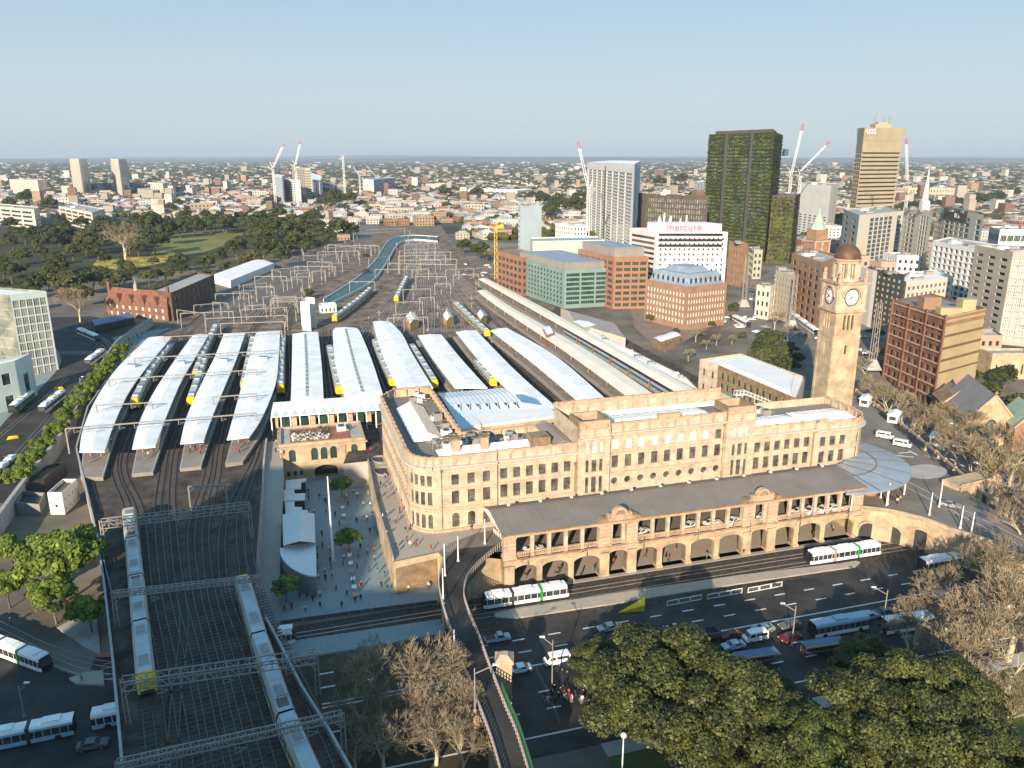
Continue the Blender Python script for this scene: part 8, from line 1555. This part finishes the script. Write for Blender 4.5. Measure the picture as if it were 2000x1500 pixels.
for k in range(34):
    t = rv.random(); 
    if k < 16: u, v, rr = rv.uniform(1405, 1500), rv.uniform(612, 655), rv.choice([.1, 2.6, 1.2])
    elif k < 26: u, v, rr = lerp(1455, 1530, t) + rv.uniform(-6, 8), lerp(600, 525, t), 1.3
    else: u, v, rr = rv.uniform(1600, 1700), rv.uniform(640, 700), -.4
    c_ = rv.choice(['white', 'white', 'silver', 'black', 'dark red']); put('car', c_, u, v, rr, f'{c_} car among the traffic of the city street behind the tower', ZU + .06, f'{c_} cars in the city street')
for k in range(22): t = k / 22; c_ = rv.choice(['white', 'black', 'silver', 'grey']); put('car', c_, lerp(1700, 2000, t) + 12, lerp(745, 985, t), R(-38), f'{c_} car parked under the bare avenue trees', 2.6 if 0 else GZ(300) * .0 + 2.05, f'{c_} cars under the bare avenue trees')
for k in range(24): c_ = rv.choice(['white', 'white', 'silver', 'grey']); put('car', c_, rv.uniform(905, 965), rv.uniform(508, 545) * 1.0, rv.choice([.3, 1.8]), f'{c_} car parked in the yard left of the orange offices', ZU + .06, f'{c_} cars parked left of the offices')
# buses and trams
def bus(name, label, cat, p0, p1, z, cols, secs_=1, L=None, group=None):
    'p0: front pixel, p1: rear pixel at ground'
    a, b = (W(*p0, z), W(*p1, z)) if z is not None else (WG(*p0, .05), WG(*p1, .05)); d = a - b; L = d.length; T = thing(name, label, cat, b, math.atan2(d.y, d.x), group); body, roofm, low, joint = cols; w = 1.27; h = 3.1; n = secs_; sl = L / n
    for i in range(n):
        mb = MB(); x0, x1 = i * sl + (.25 if i else 0), (i + 1) * sl - (.25 if i < n - 1 else 0); s_ = lambda x, k=1.0, dz=0, t=0: [(x, -w * k, .35), (x, w * k, .35), (x, w * k, 1.15), (x, w * k, 2.35), (x, w * k * .98, 2.75), (x - t, w * k * .8, h - dz), (x - t, -w * k * .8, h - dz), (x, -w * k * .98, 2.75), (x, -w * k, 2.35), (x, -w * k, 1.15)]
        S_ = [s_(x0 + (.5 if i == 0 and cat == 'tram' else 0)), s_(x1 - (.9 if i == n - 1 and cat == 'tram' else .1))]
        if cat == 'tram' and i == n - 1: S_.append([(x1 - (0 if j in (0, 1, 2, 9) else .35 if j in (3, 8) else .6), y * .86, min(z_, 2.75)) for j, (xx, y, z_) in enumerate(s_(x1))])
        if cat == 'tram' and i == 0: S_.insert(0, [(x0 + (0 if j in (0, 1, 2, 9) else .35 if j in (3, 8) else .6), y * .86, min(z_, 2.75)) for j, (xx, y, z_) in enumerate(s_(x0))])
        sd = [black, low, glass, body, roofm, roofm, roofm, body, glass, low]; mb.loft(S_, sd)
        k = max(2, int((x1 - x0) / 1.5))
        for j in range(k + 1):
            x = lerp(x0 + .6, x1 - .8, j / k); mb.box(x - .05, -w - .015, 1.1, x + .05, -w + .02, 2.4, body); mb.box(x - .05, w - .02, 1.1, x + .05, w + .015, 2.4, body)
        if i == n - 1: mb.face([(x1 + .01 - (.03 if cat == 'tram' else .1), -w * .8, 1.2), (x1 + .01 - (.03 if cat == 'tram' else .1), w * .8, 1.2), (x1 + .02 - (.4 if cat == 'tram' else .1), w * .76, 2.5), (x1 + .02 - (.4 if cat == 'tram' else .1), -w * .76, 2.5)], glass)
        mb.build('tram_section' if cat == 'tram' else 'bus_body', T); 
        mb = MB(); mb.box((x0 + x1) / 2 - 1.4, -.8, h, (x0 + x1) / 2 + 1.2, .8, h + .3, roofm); mb.build('roof_unit', T)
        if i < n - 1: mb = MB(); mb.box(x1, -w + .05, .4, x1 + .5, w - .05, h - .1, joint[i % len(joint)]); mb.box(x1 - .1, -w - .02, .4, x1 + .3, w + .02, h + .02, joint[i % len(joint)]); mb.build('joint_band', T)
    if cat == 'bus':
        for x in (1.9, L - 2.4):
            for y in (-w + .05, w - .05): mb = MB(); mb.tube((x, y - .12, .48), (x, y + .12, .48), .48, .48, black, 12); mb.build('wheel', T)
    else: mb = MB(); x = L * .2; mb.bar((x, -.5, h), (x + 1.4, 0, h + 1.1), .08, .08, steel_d); mb.bar((x, .5, h), (x + 1.4, 0, h + 1.1), .08, .08, steel_d); mb.bar((x + 1.4, -.8, h + 1.1), (x + 1.4, .8, h + 1.1), .1, .1, steel_d); mb.build('pantograph', T)
    return T
tc = (white_p, white_roof, white_p, [green_p, frame_d]); tc2 = (white_p, white_roof, white_p, [brown_p, green_p]); tc3 = (white_p, white_roof, white_p, [frame_d])
bus('tram', 'white tram with dark and green joints in front of the left arches', 'tram', (942, 1187), (1108, 1162), .05, (white_p, white_roof, white_p, [green_p, frame_d]), 3); bus('tram', 'white tram with tan and green joints at the right end of the arcade', 'tram', (1576, 1101), (1714, 1080), .05, (white_p, white_roof, white_p, [green_p, brown_p]), 3)
bus('tram', 'white tram with a green joint on the bend at the lower left', 'tram', (94, 1310), (-75, 1245), .05, tc, 4); bus('tram', 'white tram nose emerging from under the tracks beside the plaza', 'tram', (578, 1252), (505, 1262), .05, tc3, 2)
bus('tram', 'small white tram entering the far bend of the left street', 'tram', (191, 667), (156, 652), None, tc3, 2); bus('tram', 'white tram halfway down the left street', 'tram', (173, 722), (201, 694), None, tc3, 2); bus('tram', 'white three section tram nearest on the left street', 'tram', (84, 818), (124, 776), None, tc3, 3); bus('tram', 'pale tram cut by the left edge below the street trees', 'tram', (-22, 952), (30, 905), None, tc3, 3)
bus('bus', 'white and green articulated bus beside the glass building', 'bus', (26, 816), (62, 778), None, (white_p, white_roof, green_p, [frame_d]), 2); bus('bus', 'green and white articulated bus with a tan joint at the right', 'bus', (1797, 1116), (1902, 1098), .03, (white_p, white_roof2, green_p, [brown_p]), 2)
lb_ = mk('light_blue_paint', (.30, .45, .55), .05, .3, .4); bus('bus', 'long pale blue city bus beside the shelters', 'bus', (1583, 1243), (1688, 1224), .03, (lb_, lb_, white_p, [frame_d]), 1); bus('bus', 'pale bus behind the bare trees at the right', 'bus', (1722, 1236), (1812, 1222), .03, (lb_, white_roof, white_p, [frame_d]), 1); bus('bus', 'white coach half hidden by the palm', 'bus', (1905, 1212), (1985, 1198), .03, (white_p, white_roof, lb_, [frame_d]), 1)
bus('bus', 'white and blue articulated bus at the bottom left corner', 'bus', (150, 1428), (-30, 1465), .03, (lb_, white_roof, lb_, [frame_d]), 2); bus('bus', 'short pale bus beside the wall at the bottom left', 'bus', (182, 1420), (262, 1404), .03, (white_p, white_roof, lb_, [frame_d]), 1)
bus('bus', 'white bus in the city street beside the brown mansard block', 'bus', (1462, 640), (1434, 626), ZU + .05, (white_p, white_roof, white_p, [frame_d]), 1); bus('tram', 'long white tram in the city street behind the tower', 'tram', (1594, 655), (1535, 612), ZU + .05, tc3, 4)
T = thing('dump_truck', 'dark truck with an open empty tray behind the fig top', 'truck', W(1375, 1250, .03), r1); mb = MB(); mb.box(-3, -1.2, .9, 1.6, 1.2, 1.1, frame_d)
for a, b, c, d in ((-3, -1.2, 1.6, -1.1), (-3, 1.1, 1.6, 1.2), (-3, -1.1, -2.9, 1.1), (1.5, -1.1, 1.6, 1.1)): mb.box(a, b, 1.1, c, d, 2.0, cc_['grey'])
mb.build('tray', T); mb = MB(); mb.loft([[(1.8, -1.15, .6), (1.8, 1.15, .6), (1.8, 1.1, 2.5), (1.8, -1.1, 2.5)], [(3.4, -1.15, .6), (3.4, 1.15, .6), (3.1, 1.1, 2.4), (3.1, -1.1, 2.4)]], cc_['pale blue']); mb.build('cab', T); mb = MB(); mb.face([(3.38, -1, 1.5), (3.38, 1, 1.5), (3.18, .95, 2.25), (3.18, -.95, 2.25)], glass); mb.build('windscreen', T)
for x in (-2, 2.5):
    for y in (-1.05, 1.05): mb = MB(); mb.tube((x, y - .12, .45), (x, y + .12, .45), .45, .45, black, 12); mb.build('wheel', T)
# ================================================================= LAMPS AND POLES
def lamp(u, v, z, vt, label, arm=0, group=None, r=.11, globe=False, adir=1, m=steel):
    p = W(u, v, z); h = ZT(p, vt) - z; T = thing('street_lamp' if arm or globe else 'light_pole', label, 'street lamp' if arm or globe else 'pole', p, 0, group); mb = MB(); mb.tube((0, 0, 0), (0, 0, h), r * 1.3, r * .8, m, 8); mb.build('pole', T)
    mb = MB(); mb.lathe((0, 0, 0), [(.3, 0), (.3, .3), (.16, .5)], m, 8); mb.build('base', T)
    if arm: mb = MB(); mb.bar((0, 0, h - 1.0), (adir * arm, .4, h + .35), .12, .12, m); mb.build('arm', T); mb = MB(); mb.box(adir * arm - .45, .2, h + .3, adir * arm + .45, .55, h + .48, frame_w); mb.build('lamp_head', T)
    if globe: mb = MB(); mb.lathe((0, 0, h), [(.1, 0), (.4, .15), (.45, .4), (.3, .65), (0, .75)], frame_w, 10); mb.build('globe', T)
    return T
for a in ((1078, 1352, 0, 1250, 'tall street lamp behind the white van', 1.8, -1), (1546, 1262, 0, 1184, 'street lamp with arm at the right of the bus shelters', 2.4, -1), (1722, 1235, 0, 1152, 'street lamp with arm in front of the bare trees', 2.6, -1), (1340, 1300, 0, 1225, 'street lamp rising behind the largest fig', 2.4, -1), (48, 1400, 0, 1340, 'street lamp on the pavement at the lower left', 1.2, 1), (84, 640, ZU, 612, 'double armed lamp beside the glass building', 1.5, 1), (160, 770, 5, 738, 'white pole pair between the tram lines', 1, 1), (928, 1390, ZU, 1305, 'portal lamp on the lower ramp', 3.2, 1), (1843, 880, ZU, 830, 'white lamp post beside the bare avenue trees', 1.2, 1), (1964, 1085, 0, 1032, 'lamp post with double arm below the ramp at the right', 1.4, 1)): lamp(a[0], a[1], a[2], a[3], a[4], a[5], None, adir=a[6])
lamp(1212, 1570, 0, 1440, 'globe lamp on the dark lawn at the bottom edge', globe=True, m=frame_w)
for k, (u, v, vt) in enumerate(((895, 1096, 1047), (947, 1062, 1014), (869, 1125, 1062), (866, 1180, 1110), (1733, 985, 943), (1815, 1006, 962), (1834, 990, 940), (1875, 1032, 988), (1720, 972, 943), (888, 1290, 1230), (1897, 1040, 1000))): lamp(u, v, ZU, vt, 'slender pale pole standing on the upper forecourt or ramp', 0, 'slender poles on forecourt and ramp', r=.14, m=frame_w)
for k in range(9): p = W(lerp(965, 990, k / 8), lerp(1040, 1062, k / 8), ZU); mb = MB(); mb.tube((0, 0, 0), (0, 0, 1.0), .13, .13, frame_w, 8); mb.build('bollard', label='white bollard in the short row beside the colonnade end', cat='bollard', group='white bollards beside the colonnade end', loc=p)
for a, b in (((1030, 1115), (1680, 1018)),):
    for k in range(7): p = W(lerp(a[0], b[0], k / 6), lerp(1130, 1035, k / 6), 4); q = S(5 + k * 13.6, -.9, 5.2); mb = MB(); mb.bar(q, q + Vector((0, 0, 3.4)), .12, .12, steel_d); mb.bar(q + Vector((0, 0, 2.4)), q + Vector((-1.6, -2.2, 2.9)), .08, .08, steel_d); mb.build('wire_bracket', label='dark bracket holding tram wires on the colonnade front', cat='bracket', group='tram wire brackets on the colonnade')
# truss sign mast by the city street
for (u, v, vt), lb in (((1452, 598, 500), 'lattice light mast with splayed concrete foot by the city street'), ((1545, 640, 535), 'lattice sign mast beside the brown warehouse'), ((1702, 720, 590), 'lattice mast between clock tower and orange warehouse')):
    p = W(u, v, ZU); h = ZT(p, vt) - ZU; T = thing('lattice_mast', lb, 'mast', p); mb = MB(); s_ = 1.1
    for a, b in ((-s_, -s_), (s_, -s_), (s_, s_), (-s_, s_)): mb.bar((a, b, 0), (a * .7, b * .7, h), .25, .25, steel)
    for k in range(int(h / 2)): z_ = k * 2; d_ = 1 if k % 2 else -1; mb.bar((-s_ * d_, -s_, z_), (s_ * d_, -s_, z_ + 2), .16, .16, steel)
    mb.build('lattice', T); mb = MB(); mb.hexa([(-3, -3, 0), (3, -3, 0), (3, 3, 0), (-3, 3, 0)], [(-1.2, -1.2, 4), (1.2, -1.2, 4), (1.2, 1.2, 4), (-1.2, 1.2, 4)], concrete); mb.build('foot', T)
# ================================================================= PEOPLE
skin = mk('skin', (.45, .28, .2), .1, 2, .6); hairm = mk('hair', (.03, .02, .015), .2, 3, .7); shoe = mk('shoes', (.02, .02, .02), .1, 3, .6); trou = mk('trousers', (.03, .035, .05), .2, 2, .85); shirt = mk('shirt', (.5, .48, .45), .1, 2, .8)
def body(pose):
    V = []; E = []; Rr = []
    def j(p, r, par=None): V.append(p); Rr.append(r); (E.append((par, len(V) - 1)) if par is not None else None); return len(V) - 1
    st, ar, lean = pose; pe = j((0, 0, .95), .15); ch = j((0, lean * .5, 1.3), .17, pe); nk = j((0, lean, 1.5), .07, ch); hd = j((0, lean, 1.62), .095, nk); j((0, lean + .01, 1.74), .08, hd)
    for s_ in (-1, 1):
        f_ = st * s_; hp = j((s_ * .1, 0, .88), .115, pe); kn = j((s_ * .12, -f_ * .5 - .02, .5), .075, hp); an = j((s_ * .12, -f_ + .03 * (f_ < 0), .1), .05, kn); j((s_ * .12, -f_ - .13, .05), .045, an)
        sh = j((s_ * .2, lean * .9, 1.43), .075, ch); el = j((s_ * .27, lean + f_ * ar * .6 + .02, 1.15), .05, sh); wr = j((s_ * .27, lean + f_ * ar - .06, .9), .035, el); j((s_ * .26, lean + f_ * ar - .1, .81), .035, wr)
    me = bpy.data.meshes.new('body'); me.from_pydata(V, E, []); ob = bpy.data.objects.new('b', me); sc.collection.objects.link(ob); m = ob.modifiers.new('s', 'SKIN')
    for i, r in enumerate(Rr): me.skin_vertices[0].data[i].radius = (r, r)
    me.skin_vertices[0].data[0].use_root = True; ob.modifiers.new('u', 'SUBSURF').levels = 1; bpy.context.view_layer.update(); e = bpy.data.meshes.new_from_object(ob.evaluated_get(bpy.context.evaluated_depsgraph_get())); bpy.data.objects.remove(ob)
    e.materials.clear(); [e.materials.append(x) for x in (shoe, trou, shirt, skin, hairm)]
    for f in e.polygons: z = f.center.z; x = abs(f.center.x); f.material_index = 0 if z < .09 else 4 if z > 1.68 or (z > 1.58 and f.center.y > lean + .03) else 3 if z > 1.5 or (x > .2 and z < .98 and z > .7) else 2 if z > .95 else 1; f.use_smooth = True
    return e
BM = [body(p) for p in ((.0, .3, 0), (.22, .7, -.05), (.3, .8, -.08), (.12, .4, .02))]
cl_ = {'black': (.02, .02, .022), 'red': (.5, .02, .03), 'white': (.7, .7, .68), 'navy': (.02, .03, .08), 'grey': (.2, .2, .2), 'tan': (.38, .27, .16), 'green': (.04, .2, .1)}
CMt = {k: mk('clothes_' + k, c, .1, 2, .85) for k, c in cl_.items()}
pr = random.Random(17); pst = ['standing', 'walking', 'striding', 'strolling']
def person(p, where, gwhere, top=None, bot=None, pose=None, rot=None):
    pose = pr.randrange(4) if pose is None else pose; top = top or pr.choice(['black', 'black', 'white', 'navy', 'grey', 'tan', 'black']); bot = bot or pr.choice(['black', 'navy', 'grey'])
    o = addobj('person', BM[pose], None, f'person in {top} top and {bot} trousers {pst[pose]} {where}', 'person', f'{pst[pose]} people in {top} and {bot} {gwhere}', None, p, pr.uniform(0, 6.28) if rot is None else rot, pr.uniform(.96, 1.08))
    for i, c in ((1, bot), (2, top)): o.material_slots[i].link = 'OBJECT'; o.material_slots[i].material = CMt[c]
    return o
PL = [(693, 946), (704, 948), (644, 945), (645, 965), (624, 975), (677, 974), (698, 972), (720, 970), (602, 965), (603, 978), (636, 984), (680, 988), (723, 990), (603, 998), (614, 1005), (637, 1006), (717, 1018), (728, 1009), (735, 1006), (697, 1022), (663, 1028), (723, 1042), (731, 1035), (629, 1048), (655, 1064), (667, 1072), (619, 1078), (630, 1070), (644, 1078), (704, 1073), (717, 1083), (731, 1080), (732, 1096), (645, 1100), (647, 1112), (670, 1107), (672, 1095), (698, 1112), (722, 1117), (738, 1120), (752, 1126), (622, 1113), (634, 1120), (636, 1135), (649, 1132), (622, 1132), (703, 1153), (706, 1148), (678, 1166), (694, 1178), (705, 1175), (757, 1155), (626, 1188), (668, 1188), (599, 1172), (611, 1176), (625, 1166), (772, 1158), (798, 1156), (838, 1150), (586, 1170), (556, 1195), (570, 1190), (597, 1195), (690, 1140), (700, 1090), (657, 1155), (665, 1045), (610, 1035), (615, 1055), (621, 1092), (710, 990), (690, 965), (655, 1010), (745, 1148), (812, 1135)]
for k, (u, v) in enumerate(PL): person(W(u, v, .05), 'on the blue paved plaza', 'on the plaza', top='red' if k in (31, 46, 47) else None)
PU = [(724, 884), (744, 952), (753, 952), (760, 958), (757, 974), (786, 985), (781, 1003), (790, 1000), (748, 1015), (757, 1008), (762, 1024), (773, 1022), (792, 1040), (802, 1035), (756, 1048), (773, 1072), (776, 1080), (801, 1070), (813, 1068), (842, 1078), (722, 868), (760, 890), (765, 905), (920, 1036), (752, 935), (770, 965), (740, 975), (795, 1058)]
for k, (u, v) in enumerate(PU): person(W(u, v, ZU + .01), 'on the sunlit upper promenade', 'on the upper promenade', top='red' if k in (0, 7, 18, 19) else None)
for u, v in ((1048, 1132), (1026, 1130), (1092, 1118), (1088, 1126), (1135, 1124), (1158, 1118), (1198, 1103), (1260, 1088), (1282, 1092), (1300, 1095), (1305, 1098), (1320, 1078), (1380, 1091), (1402, 1089), (1452, 1084), (1490, 1062), (1545, 1055), (1560, 1046), (1588, 1050), (1627, 1038)): person(W(u, v, .16), 'under the sandstone arcade', 'under the arcade', top=pr.choice(['red', 'white', 'black', 'green', None]))
for u, v in ((246, 672), (252, 668), (258, 676), (260, 662), (268, 658), (272, 664), (262, 682), (278, 655), (250, 660)): person(WG(u, v, .1), 'at the far platform ends', 'at the far platform ends', top=pr.choice(['red', 'black']))
for u, v in ((175, 905), (180, 895), (212, 875), (218, 865), (222, 845), (285, 898), (300, 885), (290, 892), (372, 885), (382, 880), (395, 878), (392, 886), (459, 880), (478, 870), (468, 884), (539, 885), (550, 890), (540, 868), (548, 876), (240, 830), (430, 800), (285, 745), (350, 760), (440, 710), (1100, 760), (1005, 700), (960, 672), (930, 640), (906, 660), (870, 640), (835, 650), (720, 625), (765, 640), (902, 610), (876, 632)): person(W(u, v, ZU + 1.06), 'on a railway platform', 'on the railway platforms', top=pr.choice(['red', 'black', 'white', 'navy']))
for k in range(22): person(W(pr.uniform(1062, 1150), pr.uniform(1352, 1378), .15), 'in the dark kerb crowd', 'in the kerb crowd', top=pr.choice(['black', 'black', 'red', 'white', 'navy']))
for u, v in ((1758, 980), (1752, 985), (1742, 978), (1875, 1020), (1903, 1025), (1470, 1330), (1520, 1320), (1380, 1300), (22, 1220), (160, 1330)): person(W(u, v, ZU if v < 1100 else .15), 'alone on the pavement', 'alone on pavements')
for k in range(9): person(XF[TB.name] @ Vector((pr.uniform(5, 15), pr.uniform(3.5, 10), 10.99)), 'among the roof terrace tables', 'on the roof terrace')
for P_ in CP.values(): PROTO['c' + P_.name] = P_
caster('plain beige office tower standing behind the viewpoint over the tracks', -124, -66, -90, -50, 77); caster('tallest beige office slab behind the viewpoint at the left', -140, -116, -90, -50, 104); caster('slim beige office tower beside the tallest slab behind the viewpoint', -115, -99, -90, -50, 91); caster('long low beige office block behind the viewpoint over the park', -50, 110, -90, -50, 61)
for T_ in list(PROTO.values()) + list(HP.values()):
    if T_.location.z < -400:
        for o in list(bpy.data.objects):
            if o.parent == T_ or (o.parent and o.parent.parent == T_): bpy.data.objects.remove(o)
        bpy.data.objects.remove(T_)
for o in bpy.data.objects:
    for k in ('_z', '_p', '_used', '_h', '_r'):
        if k in o: del o[k]
